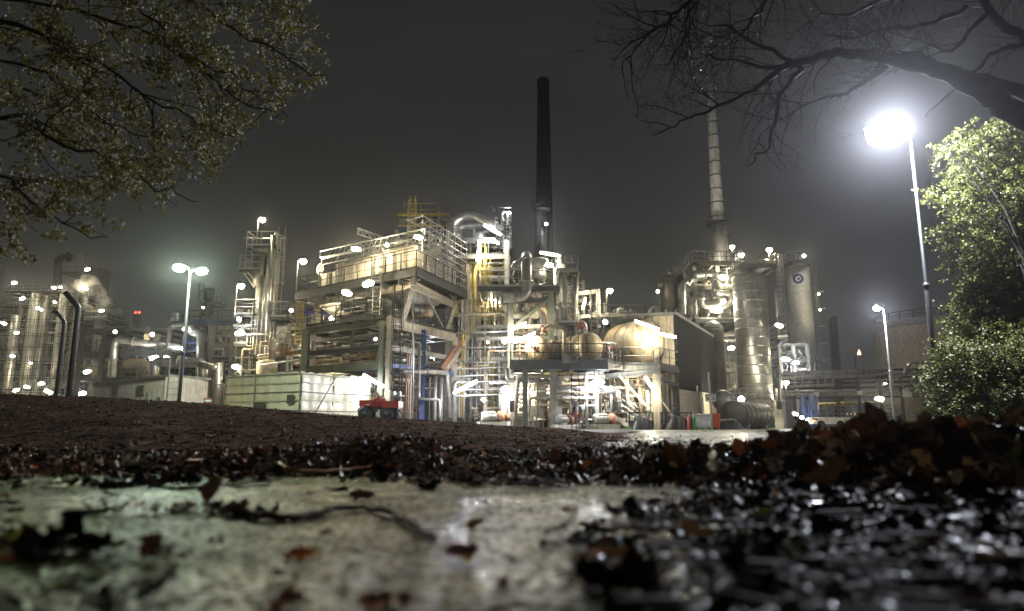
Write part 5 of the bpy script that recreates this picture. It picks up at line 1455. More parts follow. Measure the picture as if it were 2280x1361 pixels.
# lying vessels
zc_ = zn + .95
hdrum('drum', 'short lying vessel with a pale ring, at the left under the tilted lamps', (X(1196, 44), 43.4, zn + 1.05), (X(1232, 44), 45.6, zn + 1.05), .85, 'insul', rings=2, saddle=zn)
hdrum('drum', 'lying vessel with a round pale end in the middle of the drum platform', (X(1312, 43.5, 770), 42.7, zn + 1.15), (X(1262, 45, 770), 45.3, zn + 1.15), .86, 'insul', rings=3, saddle=zn)
hdrum('large_drum', 'largest lying vessel, streaked brown cladding and radial seams on its round end', (X(1432, 46, 760), 45.0, Z(760, 45)), (X(1330, 50, 760), 50.5, Z(760, 45)), 1.48, 'insul', rings=6, saddle=Z(808, 45))
N.pipe([W(1303, 752, 43), W(1303, 722, 43), W(1290, 715, 43), W(1290, 740, 43)], .13, 'white', 10)
N.pipe([W(1222, 730, 43), W(1222, 724, 43), W(1256, 736, 43), W(1256, 800, 43)], .11, 'cream_steel', 10)
N.valve(W(1211, 735, 43), .16, 'rust'); N.valve(W(1292, 727, 43), .15, 'red'); N.valve(W(1195, 780, 42.5), .13, 'red')
# manway flange standing right of the large drum
m_ = Unit('manway_cover', 'round bolted flange plate hanging right of the largest lying vessel', 'flange', (X(1449, 45), 45))
c = W(1449, 755, 45)
m_.part('plate', MB().lathe(c, [(.78, -.06), (.8, -.04), (.8, .04), (.78, .06)], 28, axis=V((1, -.5, 0))), 'cream_steel')
bb = MB(); ax = V((1, -.5, 0)).normalized(); e1 = ax.cross(V((0, 0, 1))).normalized()
for k in range(20):
    a = k / 20 * 2 * math.pi; q = c + (e1 * math.cos(a) + V((0, 0, 1)) * math.sin(a)) * .68
    bb.tube([q - ax * .12, q + ax * .12], .04, 6)
m_.part('bolts', bb, 'dark_steel'); m_.part('post', MB().box(V((c.x - .35, c.y + .1, c.z - .3)), (.5, .3, 3.0)), 'white')
# right platform
Q = Unit('stair_platform', 'railed side platform beside the dark clad hall with diagonal stair beams below', 'platform', (X(1450, 43), 43))
PQ = PB(1390, 1470, 43, 49, 810); zq = Z(812, 43)
Q.deck(PQ, zq, 'grey_paint', 'galv', .4)
Q.deck(Para(PQ.p(1, 0, 0), W(1511, 815, 45.5), PQ.p(1, .6, 0)), zq - .02, 'dark_steel', 'dark_steel', .3, sides=(1, 1, 1, 0))
for px, Y, wd, m in ((1462, 43.2, .42, 'cream_steel'), (1396, 44, .2, 'galv'), (1508, 45.4, .18, 'dark_steel'), (1440, 48, .3, 'grey_paint')): Q.col((X(px, Y, 850), Y, 0), 0, zq - .3, wd, m)
Q.beam(W(1345, 838, 43), W(1462, 827, 43), .18, .28, 'galv'); Q.beam(W(1470, 845, 43.4), W(1508, 858, 45), .12, .2, 'dark_steel')
Q.brace(W(1378, 836, 43), W(1440, 905, 43), .16, 'cream_steel'); Q.brace(W(1468, 885, 43.1), W(1496, 925, 43.1), .1, 'cream_steel')
for k in range(4): Q.pipe([W(1376, 868 + k * 14, 43), W(1420, 908 + k * 9, 43)], .03, 'galv', 5, flange=False)
for k in range(2): Q.part('stair_stringer', MB().beam(W(1360 + 5 * k, 925, 42.8 + k), W(1398 + 5 * k, 948, 42.4 + k), .05, .2), 'cream_steel')
Q.clutter(PB(1345, 1470, 43.5, 47, 900), .1, zq - .4, 44, 26, ('white', 'galv', 'cream_steel', 'insul', 'alu_dull'), r1=.15, valves=.7)
Q.pipe([W(1345, 872, 42.6), W(1376, 868, 42.6), W(1378, 920, 42.6)], .16, 'galv', 12)
# mini-switch blocks on the post at right
for k in range(4):
    c = W(1500 + 6 * (k % 2), 905 + 7 * (k // 2), 43); Q.part('switch', MB().box(c, (.14, .1, .14)), 'dark_steel')

# ================================================================ DARK CLAD HALL
Hh = Unit('clad_hall', 'tall hall with black upper cladding and beige corrugated sheet below', 'building', (X(1500, 46), 46))
Yh0, Yh1 = 46.5, 62
xa = X(1350, 52, 900); xb = X(1510, 46.5, 900); xc = X(1594, 62, 900); 
zt0 = Z(702, 46.5); 
Af, Bf, Cf = V((X(1440, 47, 900), 47.0, 0)), V((xb, 46.5, 0)), V((xc, 62, 0))
zlo0, zlo1 = Z(866, 46.5), Z(878, 62)
# side wall facing right
z1f, z1b = zt0, Z(752, 62)
b = MB().corr(Bf, Cf, 0, z1f, .16, .03, z1f); 
mid = Bf.lerp(Cf, .5)
sb_ = MB(); dvec = (Cf - Bf); nrm = V((dvec.y, -dvec.x, 0)).normalized()
# dark upper band with its sloping roof edge
L = dvec.length; n = int(L / .2)
vs = []; fs = []
for i in range(n * 4 + 1):
    q = i / (n * 4); off = .03 * (0, 0, 1, 1)[i % 4]; p = Bf.lerp(Cf, q) + nrm * (off + .12)
    vs += [V((p.x, p.y, zlo0 + (zlo1 - zlo0) * q)), V((p.x, p.y, z1f + (z1b - z1f) * q))]
for i in range(n * 4): fs.append((2 * i, 2 * i + 2, 2 * i + 3, 2 * i + 1))
Hh.part('dark_cladding', MB().add(vs, fs), 'dark_clad')
Hh.part('lower_cladding', MB().corr(Bf, Cf, 0, zlo0 + .1, .3, .05, zlo1 + .1), 'beige_clad')
Hh.part('front_cladding', MB().corr(Af - V((2.2, -1, 0)), Bf, Z(800, 46.5), z1f, .25, .04), 'beige_clad')
Hh.part('front_lower_cladding', MB().corr(Af - V((4.2, -1, 0)), Bf - V((.02, -.02, 0)), 0, Z(800, 46.5), .3, .05), 'beige_clad')
Rb = Bf + V((-7, 1.5, 0)); Rc = Cf + V((-9, 2, 0))
vs = [V((p.x, p.y, z)) for p, z in ((Bf + nrm * .15, z1f + .02), (Cf + nrm * .15, z1b + .02), (Rc, z1b + .02), (Rb, z1f + .02))]; vs += [v + V((0, 0, .2)) for v in vs]
Hh.part('roof', MB().add(vs, [(0, 3, 2, 1), (4, 5, 6, 7), (0, 1, 5, 4), (1, 2, 6, 5), (2, 3, 7, 6), (3, 0, 4, 7)]), 'grey_paint')
vs = [V((p.x, p.y, z)) for p, z in ((Cf, 0), (Rc, 0), (Rc, z1b), (Cf, z1b))]; Hh.part('back_wall', MB().add(vs, [(0, 1, 2, 3)]), 'dark_clad')
Hh.part('corner_trim', MB().box(V((Bf.x, Bf.y - .06, (z1f + zlo0) / 2)), (.2, .16, z1f - zlo0)), 'dark_clad')
Hh.part('downpipe', MB().tube([Bf.lerp(Cf, .45) + nrm * .2, Bf.lerp(Cf, .45) + nrm * .2 + V((0, 0, zlo0 + .2))], .07, 8), 'galv')
Hh.part('lit_window', MB().box(W(1470, 763, 46.2), (.9, .06, .8)), 'cream_panel')
Hh.part('wall_plate', MB().obox(plane_hit(Bf, dvec, 1552, 865, -.2), dvec.normalized() * .25, nrm * .02, V((0, 0, .2))), 'sign_white')
# letter board above, a real small sign on a mast
def text_obj(s, size, m, p, rz=0, ext=.01, align='CENTER'):
    c = bpy.data.curves.new('t', 'FONT'); c.body = s; c.size = size; c.extrude = ext; c.align_x = align; c.align_y = 'CENTER'
    o = bpy.data.objects.new('t', c); sc.collection.objects.link(o)
    me = bpy.data.meshes.new_from_object(o.evaluated_get(bpy.context.evaluated_depsgraph_get()))
    bpy.data.objects.remove(o)
    Mx = Matrix.Translation(p) @ Matrix.Rotation(rz, 4, 'Z') @ Matrix.Rotation(math.pi / 2, 4, 'X')
    me.transform(Mx)
    return me
def text_part(parent, s, size, m, p, rz=0, name='lettering'):
    me = text_obj(s, size, m, V(p) - V(parent['org']), rz)
    me.materials.clear(); me.materials.append(M[m]); me.name = name
    o = bpy.data.objects.new(name, me); sc.collection.objects.link(o); o.parent = parent; o['org'] = tuple(parent['org'])
    return o
# ================================================================ CHIMNEYS
def chimney(name, label, pxb, pyb, pxt, pyt, Y, rb, rt, m, bands=0, cap=True):
    zt_ = Z(pyt, Y); x = (X(pxb, Y, pyb) + W(pxt, pyt, Y).x) / 2
    c = V((x, Y, 0)); zb = Z(pyb, Y)
    U = Unit(name, label, 'chimney', (x, Y))
    k0, k1 = rb / 1520 * Y, rt / 1520 * Y
    U.part('shaft', MB().lathe(c, [(k0 * 1.06, 0), (k0, zb), (k0 + (k1 - k0) * .5, (zb + zt_) / 2), (k1, zt_)], 40), m)
    if cap: U.part('rim', MB().lathe(c, [(k1 * 1.05, zt_ - .9), (k1 * 1.1, zt_ - .8), (k1 * 1.1, zt_), (k1 * .9, zt_ + .5)], 40), m)
    if bands:
        for i in range(bands):
            z = zb + (zt_ - zb) * (i + .5) / bands; r = k0 + (k1 - k0) * (i + .5) / bands
            U.part('band', MB().lathe(c, [(r + .005, z - .08), (r + .05, z - .07), (r + .05, z + .07), (r + .005, z + .08)], 40), 'vessel_dark')
    U.c = c
    return U
ch = chimney('brick_chimney', 'tall black brick chimney standing dark against the sky at the centre', 1211, 560, 1211, 182, 120, 21, 13.8, 'black_brick')
st = chimney('flue_stack', 'thin dark steel stack with a ring platform in front of the black chimney', 1206, 580, 1203, 455, 92, 16, 11, 'vessel_dark', 6, cap=False)
st.part('ring_platform', MB().lathe(V((st.c.x, 92, Z(470, 92))), [(.7, 0), (1.35, .05), (1.35, .25), (.7, .3)], 24), 'dark_steel')
rb = MB(); cc = V((st.c.x, 92, Z(470, 92) + .3)); rail(rb, [cc + V((1.3 * math.cos(a), 1.3 * math.sin(a), 0)) for a in np.linspace(0, 2 * math.pi, 11)], toe=False); st.part('railing', rb, 'dark_steel')
lb = MB(); ladder(lb, V((st.c.x - .2, 91, Z(580, 92))), Z(470, 92) - Z(580, 92), (-.5, -1, 0), cage=True, r=.03); st.part('ladder', lb, 'dark_steel')
c2 = chimney('steel_chimney', 'very tall pale grey banded steel chimney rising behind the bare branches at right', 1606, 560, 1573, 90, 88, 15.5, 9.5, 'chimney_grey', 16)
# plated base widening and a platform
zz = Z(500, 88)
c2.part('cone', MB().lathe(c2.c, [(1.5, Z(590, 88)), (1.0, Z(545, 88)), (.95, Z(500, 88))], 32), 'chimney_grey')
c2.part('ring_platform', MB().lathe(V((c2.c.x, 88, Z(503, 88))), [(.8, 0), (1.5, .05), (1.5, .25), (.8, .3)], 24), 'dark_steel')
rb = MB(); cc = V((c2.c.x, 88, Z(503, 88) + .3)); rail(rb, [cc + V((1.45 * math.cos(a), 1.45 * math.sin(a), 0)) for a in np.linspace(0, 2 * math.pi, 11)], toe=False, r=.035); c2.part('railing', rb, 'dark_steel')
lb = MB(); ladder(lb, V((c2.c.x + .75, 87.2, Z(560, 88))), Z(503, 88) - Z(560, 88), (.8, -.8, 0), cage=True, r=.03); c2.part('ladder', lb, 'galv')
# ---- thin risers and back racks that fill the bright middle
Vp = Unit('riser_bundle', 'bundle of thin upright pipes between the cooler structure and the drum platform', 'pipe bundle', (X(1085, 47), 47))
rn = random.Random(77)
for i in range(26):
    px = 1018 + i * 4.7 + rn.uniform(-1.5, 1.5); Yv = rn.uniform(46.5, 49.5); pt = rn.choice((655, 700, 735, 760, 800, 830)); pb = rn.choice((930, 930, 900, 870))
    vp(Vp, px, pb, pt, Yv, rn.choice((.035, .05, .07, .09)), rn.choice(('galv', 'yellow', 'cream_steel', 'alu_dull', 'white', 'galv')), 7)
for py in (700, 742, 775, 808, 838, 868): Vp.pipe([W(1016, py, 46.4), W(1136, py - rn.uniform(1, 5), 46.4)], rn.choice((.05, .08)), rn.choice(('galv', 'cream_steel', 'white')), 7)
for i in range(3): Vp.part('cable_tray', MB().beam(W(1016, 822 + i * 30, 46.2), W(1134, 818 + i * 30, 46.2), .35, .06), 'galv')
Rk = Unit('pipe_rack', 'crowded pale pipe rack behind the posts of the drum platform', 'pipe rack', (X(1300, 50), 50))
PRk = PB(1236, 1400, 48.5, 54, 850)
frame(Rk, PRk, [Z(q, 48.5) for q in (905, 868, 835)], 0, Z(800, 48.5), 5, 1, 'grey_paint', .22)
Rk.clutter(PRk, .1, Z(805, 48.5), 60, 78, ('white', 'galv', 'cream_steel', 'alu_dull', 'cream_panel', 'insul'), r1=.11, vert=.6, valves=.5)
Rf = Unit('roof_equipment', 'pipes and small vessels crowding the top floor behind the middle platform', 'process equipment', (X(1210, 52), 52))
PRf = PB(1150, 1300, 50, 55, 700)
frame(Rf, PRf, [Z(q, 50) for q in (720, 670)], Z(790, 50), Z(625, 50), 4, 1, 'grey_paint', .2)
Rf.clutter(PRf, Z(790, 50), Z(620, 50), 46, 79, ('white', 'galv', 'cream_steel', 'alu_dull', 'insul'), r1=.14, vert=.6, valves=.4)
# ================================================================ RIGHT PROCESS UNIT
T = Unit('process_tower', 'crowded multi floor steel tower with bright floors below the tall grey chimney', 'steel structure', (X(1600, 66), 66))
PT2 = PB(1555, 1660, 66, 74, 800)
zs = [Z(q, 66) for q in (712, 640, 588)]
for q, e in ((712, .06), (636, 0), (585, .05)): T.deck(PT2, Z(q, 66), 'dark_steel', 'galv', .35, e=e)
frame(T, PT2, [Z(q, 66) for q in (745, 675, 612)], 0, Z(586, 66), 2, 1, 'grey_paint', .35)
T.deck(PB(1555, 1650, 65, 71, 585), Z(584, 65), 'dark_steel', 'dark_steel', .3)
T.brace(W(1568, 612, 66), W(1590, 588, 66), .15); T.brace(W(1566, 640, 66), W(1600, 600, 66), .15)
T.part('firebox', MB().lathe(V((X(1603, 68, 690), 68.5, 0)), [(1.25, Z(708, 68)), (1.25, Z(620, 68)), (.8, Z(592, 68)), (.75, Z(560, 68))], 28), 'white')
for pts, r, m in (([(1545, 625, 65), (1545, 612, 65), (1592, 608, 65), (1594, 640, 65), (1594, 668, 65)], .4, 'alu'), ([(1520, 700, 64), (1520, 628, 64), (1550, 622, 64)], .33, 'alu'), ([(1538, 700, 64.5), (1538, 664, 64.5)], .42, 'alu_dull'),
                  ([(1548, 700, 64.2), (1548, 665, 64.2), (1565, 660, 64.2)], .2, 'alu'), ([(1562, 650, 64), (1562, 682, 64), (1580, 684, 64), (1625, 680, 64), (1625, 655, 64), (1600, 652, 64), (1598, 640, 64)], .28, 'alu'),
                  ([(1645, 700, 64), (1644, 600, 64), (1640, 585, 64)], .42, 'alu'), ([(1655, 780, 63), (1655, 840, 63), (1645, 865, 63), (1638, 870, 63), (1638, 925, 63)], .42, 'alu'), ([(1655, 790, 63), (1650, 700, 63), (1645, 655, 63)], .42, 'alu_dull')):
    T.pipe([W(*p) for p in pts], r, m, 16)
T.clutter(PT2, Z(710, 66), Z(600, 66), 34, 31, ('galv', 'alu', 'alu_dull', 'grey_paint', 'yellow'), r1=.28, vert=.6)
T.clutter(PB(1560, 1650, 66, 72, 900), .1, Z(730, 66), 20, 32, ('galv', 'alu_dull', 'grey_paint'), r1=.25)
T.ladder(W(1630, 712, 65.4), 4.4, (0, -1, 0), 'galv')
T.part('plenum_box', MB().box(W(1628, 840, 70) , (3.2, 3, 5.2)), 'grey_paint'); T.part('plenum_box', MB().box(W(1626, 790, 70), (2.8, 2.6, 1.2)), 'cream_steel')
v = vessel('big_vessel', 'biggest upright metal clad vessel with a domed top and horizontal bands', 1697, 890, 600, 60, 38, 'alu', head=.42, rings=13, z0=Z(888, 60), skirt=None)
P_ = Para((v.c.x - 2.1, v.c.y - 1.9), (v.c.x + 2.1, v.c.y - 1.9), (v.c.x - 2.1, v.c.y + 2.1))
v.part('plinth', MB().lathe(V((v.c.x, v.c.y, 0)), [(v.rad * 1.12, Z(912, 60)), (v.rad * 1.12, Z(895, 60)), (v.rad * 1.02, Z(889, 60))], 32), 'concrete')
for dx, dy in ((-1.3, -1.3), (1.3, -1.3), (-1.3, 1.3), (1.3, 1.3)): v.part('leg', MB().box(V((v.c.x + dx, v.c.y + dy, Z(912, 60) / 2)), (.75, .75, Z(912, 60))), 'concrete')
rb = MB(); cc = V((v.c.x, v.c.y, Z(893, 60))); rail(rb, [cc + V((v.rad * 1.2 * math.cos(a), v.rad * 1.2 * math.sin(a), 0)) for a in np.linspace(math.pi, 2 * math.pi, 9)], toe=False); v.part('railing', rb, 'galv')
v.deck(PB(1650, 1730, 59.5, 63, 600), Z(590, 59.5), 'dark_steel', 'dark_steel', .25)
v.pipe([W(1712, 590, 60), W(1712, 582, 60), W(1690, 580, 60)], .16, 'alu', 10)
v.ladder(W(1745, 800, 61), Z(585, 61) - Z(800, 61), (.4, -1, 0), 'galv'); v.ladder(W(1735, 725, 60), Z(600, 60) - Z(725, 60), (.4, -1, 0), 'galv')
v.deck(PB(1732, 1755, 59.5, 61.5, 755), Z(752, 60), 'dark_steel', 'galv', .15); v.brace(W(1733, 775, 60), W(1755, 757, 60), .1)
v.pipe([W(1733, 745, 60), W(1725, 600, 60)], .1, 'alu'); v.pipe([W(1739, 895, 60), W(1737, 800, 60)], .12, 'galv')
v2 = vessel('tall_vessel', 'dark stained upright vessel between the clad hall and the biggest vessel', 1604, 925, 726, 62, 25, 'vessel_dark', head=.35, rings=4, z0=Z(925, 62))
v2.part('top_plate', MB().lathe(V((v2.c.x, v2.c.y, 0)), [(v2.rad * .92, Z(727, 62)), (v2.rad * .6, Z(716, 62)), (.3, Z(712, 62))], 24), 'alu_dull')
v3 = vessel('dark_vessel', 'dark upright vessel left of the process tower with a bent pipe over its top', 1497, 740, 612, 70, 19.5, 'vessel_dark', head=.3, rings=4)
for k in range(3): v3.pipe([W(1484 + 12 * k, 740, 69.5), W(1484 + 12 * k, 690, 69.5)], .3, 'vessel_dark', 10, flange=False)
v3.pipe([W(1493, 610, 69), W(1493, 604, 69), W(1505, 597, 69), W(1525, 598, 69), W(1530, 625, 69), W(1531, 700, 69)], .26, 'alu', 14)
v3.part('top_nozzle', MB().box(W(1500, 600, 69), (.3, .3, .5)), 'white')
s_ = Unit('letter_sign', 'tiny lettered sign board beside the dark upright vessel', 'sign', (X(1470, 66), 66))
s_.part('board', MB().box(W(1470, 636, 66) + V((0, .05, 0)), (.9, .05, .75)), 'dark_steel'); text_part(s_.r, 'BF', .6, 'sign_white', W(1470, 636, 66) + V((0, -.02, 0)))
s_.part('mast', MB().box((W(1470, 636, 66) + W(1470, 700, 66)) / 2 + V((0, .12, 0)), (.08, .08, 3.6)), 'galv')
# ---- white silo with its blue ring emblem
sv = vessel('silo', 'tall plain white silo with a blue ring emblem near its top', 1806, 850, 577, 92, 27, 'silo_white', head=.04, n=48, z0=0)
sv.part('top_rim', MB().lathe(sv.c, [(sv.rad + .02, sv.z1 - .8), (sv.rad + .08, sv.z1 - .78), (sv.rad + .08, sv.z1 - .3), (sv.rad * .95, sv.z1 + .1)], 48), 'dark_steel')
rb = MB(); cc = sv.c + V((0, 0, sv.z1)); rail(rb, [cc + V((sv.rad * .9 * math.cos(a), sv.rad * .9 * math.sin(a), 0)) for a in np.linspace(0, 2 * math.pi, 13)], toe=False, r=.035); sv.part('railing', rb, 'galv')
sv.pipe([W(1772, 575, 91.5), W(1772, 568, 91.5), W(1779, 567, 91.5), W(1780, 575, 91.5)], .12, 'galv')
def curved(b, c, rad, zc, pts, off, xoff=0.):
    """flat outline (metres, on the shell) wrapped on the silo's front"""
    out = []
    for (x, z) in pts:
        a = -math.pi / 2 + (x + xoff) / rad + EMA
        out.append(V((c.x + (rad + off) * math.cos(a), c.y + (rad + off) * math.sin(a), zc + z)))
    return out
EMA = math.atan2(sv.c.y, sv.c.x) + math.pi - (2 * math.pi - math.pi / 2) 
EMA = (math.atan2(-sv.c.y, -sv.c.x)) + math.pi / 2 
def ringpatch(r0, r1, a0, a1, sx=1., sq=0.):
    vs = []; fs = []; n = 40
    for i in range(n + 1):
        a = a0 + (a1 - a0) * i / n
        k = 1 + sq * max(0, math.sin(2 * (a - math.pi / 2) - math.pi / 2 + math.pi / 2)) 
        for r in (r0, r1): vs.append((r * (k if r == r1 else 1) * math.cos(a), r * (k if r == r1 else 1) * math.sin(a)))
    for i in range(n): fs.append((2 * i, 2 * i + 1, 2 * i + 3, 2 * i + 2))
    return vs, fs
ze_ = Z(617, 91); eb = MB(); xo = -.0
vs, fs = ringpatch(.36, .72, 0, 2 * math.pi); eb.add(curved(None, sv.c, sv.rad, ze_, vs, .012, xo), fs)
vs = [(-.74, .05), (-.74, .76), (-.05, .76), (-.05, .66), (-.5, .5), (-.66, .05)]; eb.add(curved(None, sv.c, sv.rad, ze_, vs, .016, xo), [(0, 1, 2, 3, 4, 5)])
vs, fs = ringpatch(.0, .17, 0, 2 * math.pi); eb.add(curved(None, sv.c, sv.rad, ze_, vs, .012, xo), fs)
vs = [(.14, -.3), (.14, .2), (.25, .2), (.25, -.3)]; eb.add(curved(None, sv.c, sv.rad, ze_, vs, .014, xo), [(0, 1, 2, 3)])
sv.part('emblem', eb, 'logo_blue')
tb = MB()
for k in range(9): 
    vs = [(-.8 + k * .18, -1.1), (-.8 + k * .18, -.98), (-.69 + k * .18, -.98), (-.69 + k * .18, -1.1)]; tb.add(curved(None, sv.c, sv.rad, ze_, vs, .012, xo), [(0, 1, 2, 3)])
sv.part('small_lettering', tb, 'alu_dull')
lb = MB(); sx = sv.c.x + sv.rad * .98; ladder(lb, V((sx + .25, sv.c.y - .6, Z(835, 92))), Z(600, 92) - Z(835, 92), (.5, -1, 0), cage=True, r=.035); sv.part('ladder', lb, 'alu_dull')
for k in range(5): 
    c = W(1826 + k * 2, 650 + k * 38, 91.2); sv.part('landing', MB().box(c, (.8, .8, .12)), 'galv')
d_ = chimney('dim_tower', 'dim dark round topped tower far behind, right of the silo', 1862, 830, 1855, 712, 130, 10, 9.5, 'vessel_dark', cap=False)
d_.pipe([V((d_.c.x - .9, 129, Z(830, 130))), V((d_.c.x - .9, 129, Z(715, 130))), V((d_.c.x + .3, 129, Z(708, 130)))], .35, 'vessel_dark')
fl = Unit('flare_mast', 'thin far mast topped by a small orange red light', 'mast', (X(1913, 150), 150))
fl.part('pole', MB().tube([V((X(1913, 150), 150, 0)), V((X(1913, 150), 150, Z(790, 150)))], [.3, .15], 8), 'dark_steel'); fl.part('light', MB().lathe(W(1913, 786, 150), [(.35, -.4), (.3, 0), (.05, .7)], 8), 'e_orange')
# ---- small lit rack beside the silo
k = Unit('pipe_rack', 'brightly lit low rack between the biggest vessel and the white silo', 'pipe rack', (X(1780, 80), 80))
PK3 = PB(1738, 1800, 78, 86, 820)
frame(k, PK3, [Z(q, 78) for q in (768, 800)], 0, Z(768, 78), 2, 1, 'grey_paint', .35)
k.deck(PK3, Z(806, 78), 'dark_steel', 'galv', .2); k.brace(W(1778, 780, 78), W(1805, 820, 78), .15)
k.clutter(PK3, Z(835, 78), Z(775, 78), 26, 41, ('galv', 'white', 'alu'), r1=.2)
k.pipe([W(1815, 830, 78), W(1815, 810, 78), W(1822, 806, 78), W(1825, 815, 78)], .16, 'dark_steel')
# ---- pipe bridge crossing to the right
Bq = Unit('pipe_bridge', 'long horizontal pipe bridge running to the right edge trees below the silo', 'pipe bridge', (X(1900, 74), 74))
def hline(px0, py0, px1, py1, Y0, Y1, r, m, n=10, name='pipe'):
    return Bq.pipe([W(px0, py0, Y0), W(px1, py1, Y1)], r, m, n, name)
for py, r, m in ((832, .24, 'alu_dull'), (842, .2, 'alu_dull'), (848, .12, 'dark_steel'), (878, .20, 'alu_dull'), (871, .12, 'galv'), (886, .1, 'dark_steel')):
    hline(1735, py + 2, 2180, py - 14 if py < 850 else py - 6, 73, 78, r, m)
for py in (856, 866, 880): Bq.beam(W(1735, py, 74), W(2120, py - 8, 78), .15, .25, 'dark_steel')
Bq.beam(W(1740, 862, 72.5), W(1858, 856, 72.5), .15, .28, 'cream_steel')
for i in range(8):
    px = 1770 + i * 48; p = V((X(px, 74.5), 74.5, 0)); Bq.col(p, 0, Z(838, 74.5), .25, 'dark_steel')
for i in range(6): px = 1770 + i * 17; Bq.part('stanchion', MB().box(W(px, 852, 72.3), (.1, .1, .8)), 'galv')
Bq.pipe([W(2015, 832, 72), W(2015, 826, 72), W(2025, 810, 72), W(2110, 806, 72)], .16, 'alu_dull'); Bq.brace(W(2060, 868, 72), W(2095, 835, 72), .16, 'dark_steel'); Bq.brace(W(2060, 880, 72), W(2095, 850, 72), .16, 'dark_steel')
Bq.clutter(PB(1990, 2110, 72, 78, 840), Z(880, 72), Z(815, 72), 24, 43, ('dark_steel', 'grey_paint', 'alu_dull'), r1=.12, valves=.5)
for i, (px, py, s) in enumerate(((1818, 878, .5), (1914, 875, .5), (2020, 876, .95))): Bq.part('label_board', MB().box(W(px, py, 71.5), (s, .05, s * .8)), 'sign_white')
Bq.pipe([W(1790, 903, 76), W(1960, 896, 78)], .22, 'yellow')
for py in (906, 912, 922, 930, 938): Bq.pipe([W(1790, py, 76), W(2010, py - 2, 78)], .07 + .03 * (py % 2), 'galv', 6)
for i in range(7): Bq.part('post', MB().box(W(1810 + 30 * i, 918, 76), (.12, .12, 2)), 'galv')
bp_ = Unit('blue_vessel', 'narrow blue upright vessel, the left one of two under the pipe bridge', 'vessel', (X(1790, 66), 66)); bp_.part('shell', MB().lathe(V((X(1790, 66), 66, 0)), [(.3, 0), (.3, Z(886, 66)), (.1, Z(880, 66))], 16), 'blue')
bp_.part('ladder', ladder(MB(), V((X(1790, 66), 65.5, 0)), 1.6, (0, -1, 0), cage=False), 'blue')
bp_ = Unit('blue_vessel', 'wider blue upright vessel, the right one of two under the pipe bridge', 'vessel', (X(1812, 66), 66)); bp_.part('shell', MB().lathe(V((X(1812, 66), 66, 0)), [(.42, 0), (.42, Z(884, 66)), (.1, Z(878, 66))], 16), 'blue')
bp_.part('outlet_pipe', MB().pipe([V((X(1800, 66), 65.5, 0)), V((X(1800, 66), 65.5, 1.8)), V((X(1812, 66), 65.8, 1.8))], .09, 8), 'blue')
# ---- striped barrier and far low items
br = Unit('road_barrier', 'low red and white striped road barrier glowing under the pipe bridge', 'barrier', (X(1905, 70), 70))
for k_ in range(12):
    p = W(1882 + k_ * 4.3, 922, 70); br.part('stripe', MB().box(p, (.2, .06, .22)), 'red' if k_ % 2 == 0 else 'sign_white')
br.part('rail', MB().box(W(1906, 922, 70) + V((0, .06, 0)), (2.5, .05, .1)), 'galv')
for q in (1884, 1928): br.part('foot', MB().box(V((X(q, 70), 70.05, .5)), (.1, .1, 1.0)), 'galv')
w_ = Unit('parked_trailer', 'low white flat sided trailer body at the foot of the blue vessels', 'trailer', (X(1850, 62), 62))
w_.part('body', MB().add([V((X(a, 62), y, z)) for y in (62, 64.4) for a, z in ((1805, .45), (1888, .45), (1892, 1.0), (1822, 1.05))], [(0, 1, 2, 3), (7, 6, 5, 4), (0, 4, 5, 1), (1, 5, 6, 2), (2, 6, 7, 3), (3, 7, 4, 0)]), 'white')
for a in (1825, 1868): w_.part('wheel', MB().lathe(V((X(a, 62), 61.95, .38)), [(.36, 0), (.38, .05), (.38, .2), (.2, .22)], 16, axis=V((0, 1, 0))), 'rubber')
w_.part('red_stripe', MB().box(V((X(1812, 62), 61.95, .9)), (.5, .05, .16)), 'red')
# ---- storage tank at right
tk = vessel('storage_tank', 'broad round pale storage tank with a rim walkway behind the right hand street lamp', 2160, 830, 700, 95, 126, 'tank_conc', cat='storage tank', head=.02, n=64, z0=0)
tk.part('rim', MB().lathe(tk.c, [(tk.rad + .01, tk.z1 - 1.15), (tk.rad + .12, tk.z1 - 1.1), (tk.rad + .12, tk.z1 - .2), (tk.rad + .02, tk.z1)], 64), 'silo_white')
rb = MB(); cc = tk.c + V((0, 0, tk.z1)); rail(rb, [cc + V(((tk.rad - .2) * math.cos(a), (tk.rad - .2) * math.sin(a), 0)) for a in np.linspace(math.pi * .7, 2 * math.pi, 18)], toe=False, r=.04, sp=2.2); tk.part('railing', rb, 'dark_steel')
# ---- lying tank, tarp heap, bins, cages
lt = hdrum('lying_tank', 'old lying tank with ribs on the ground before the biggest vessel', (X(1628, 50.5, 935), 50.0, 1.05), (X(1690, 55, 935), 54.5, 1.05), 1.02, 'vessel_dark', rings=6, saddle=0, head=.25)
dk = Unit('dished_end', 'grey round dished plate leaning upright behind the lying tank', 'tank end', (X(1610, 53), 53))
dk.part('plate', MB().lathe(W(1611, 893, 53), [(.85, 0), (.85, .1), (.6, .3), (.1, .42)], 28, axis=V((-.3, -1, .1))), 'alu_dull'); dk.part('stand', MB().box(V((X(1611, 53), 53.2, .5)), (.3, .2, 1.0)), 'dark_steel')
hl = Unit('heater_body', 'short dark drum standing behind the lying tank next to the dished plate', 'vessel', (X(1626, 55), 55)); hl.part('shell', MB().lathe(V((X(1626, 55), 55, 0)), [(.6, .9), (.62, 1.0), (.62, 2.4), (.4, 2.6)], 20), 'vessel_dark'); hl.part('nozzle', MB().tube([V((X(1626, 55), 55, 2.5)), V((X(1626, 55), 55, 3.0))], .2, 10), 'vessel_dark'); hl.part('base', MB().box(V((X(1626, 55), 55, .45)), (.9, .9, .9)), 'concrete')
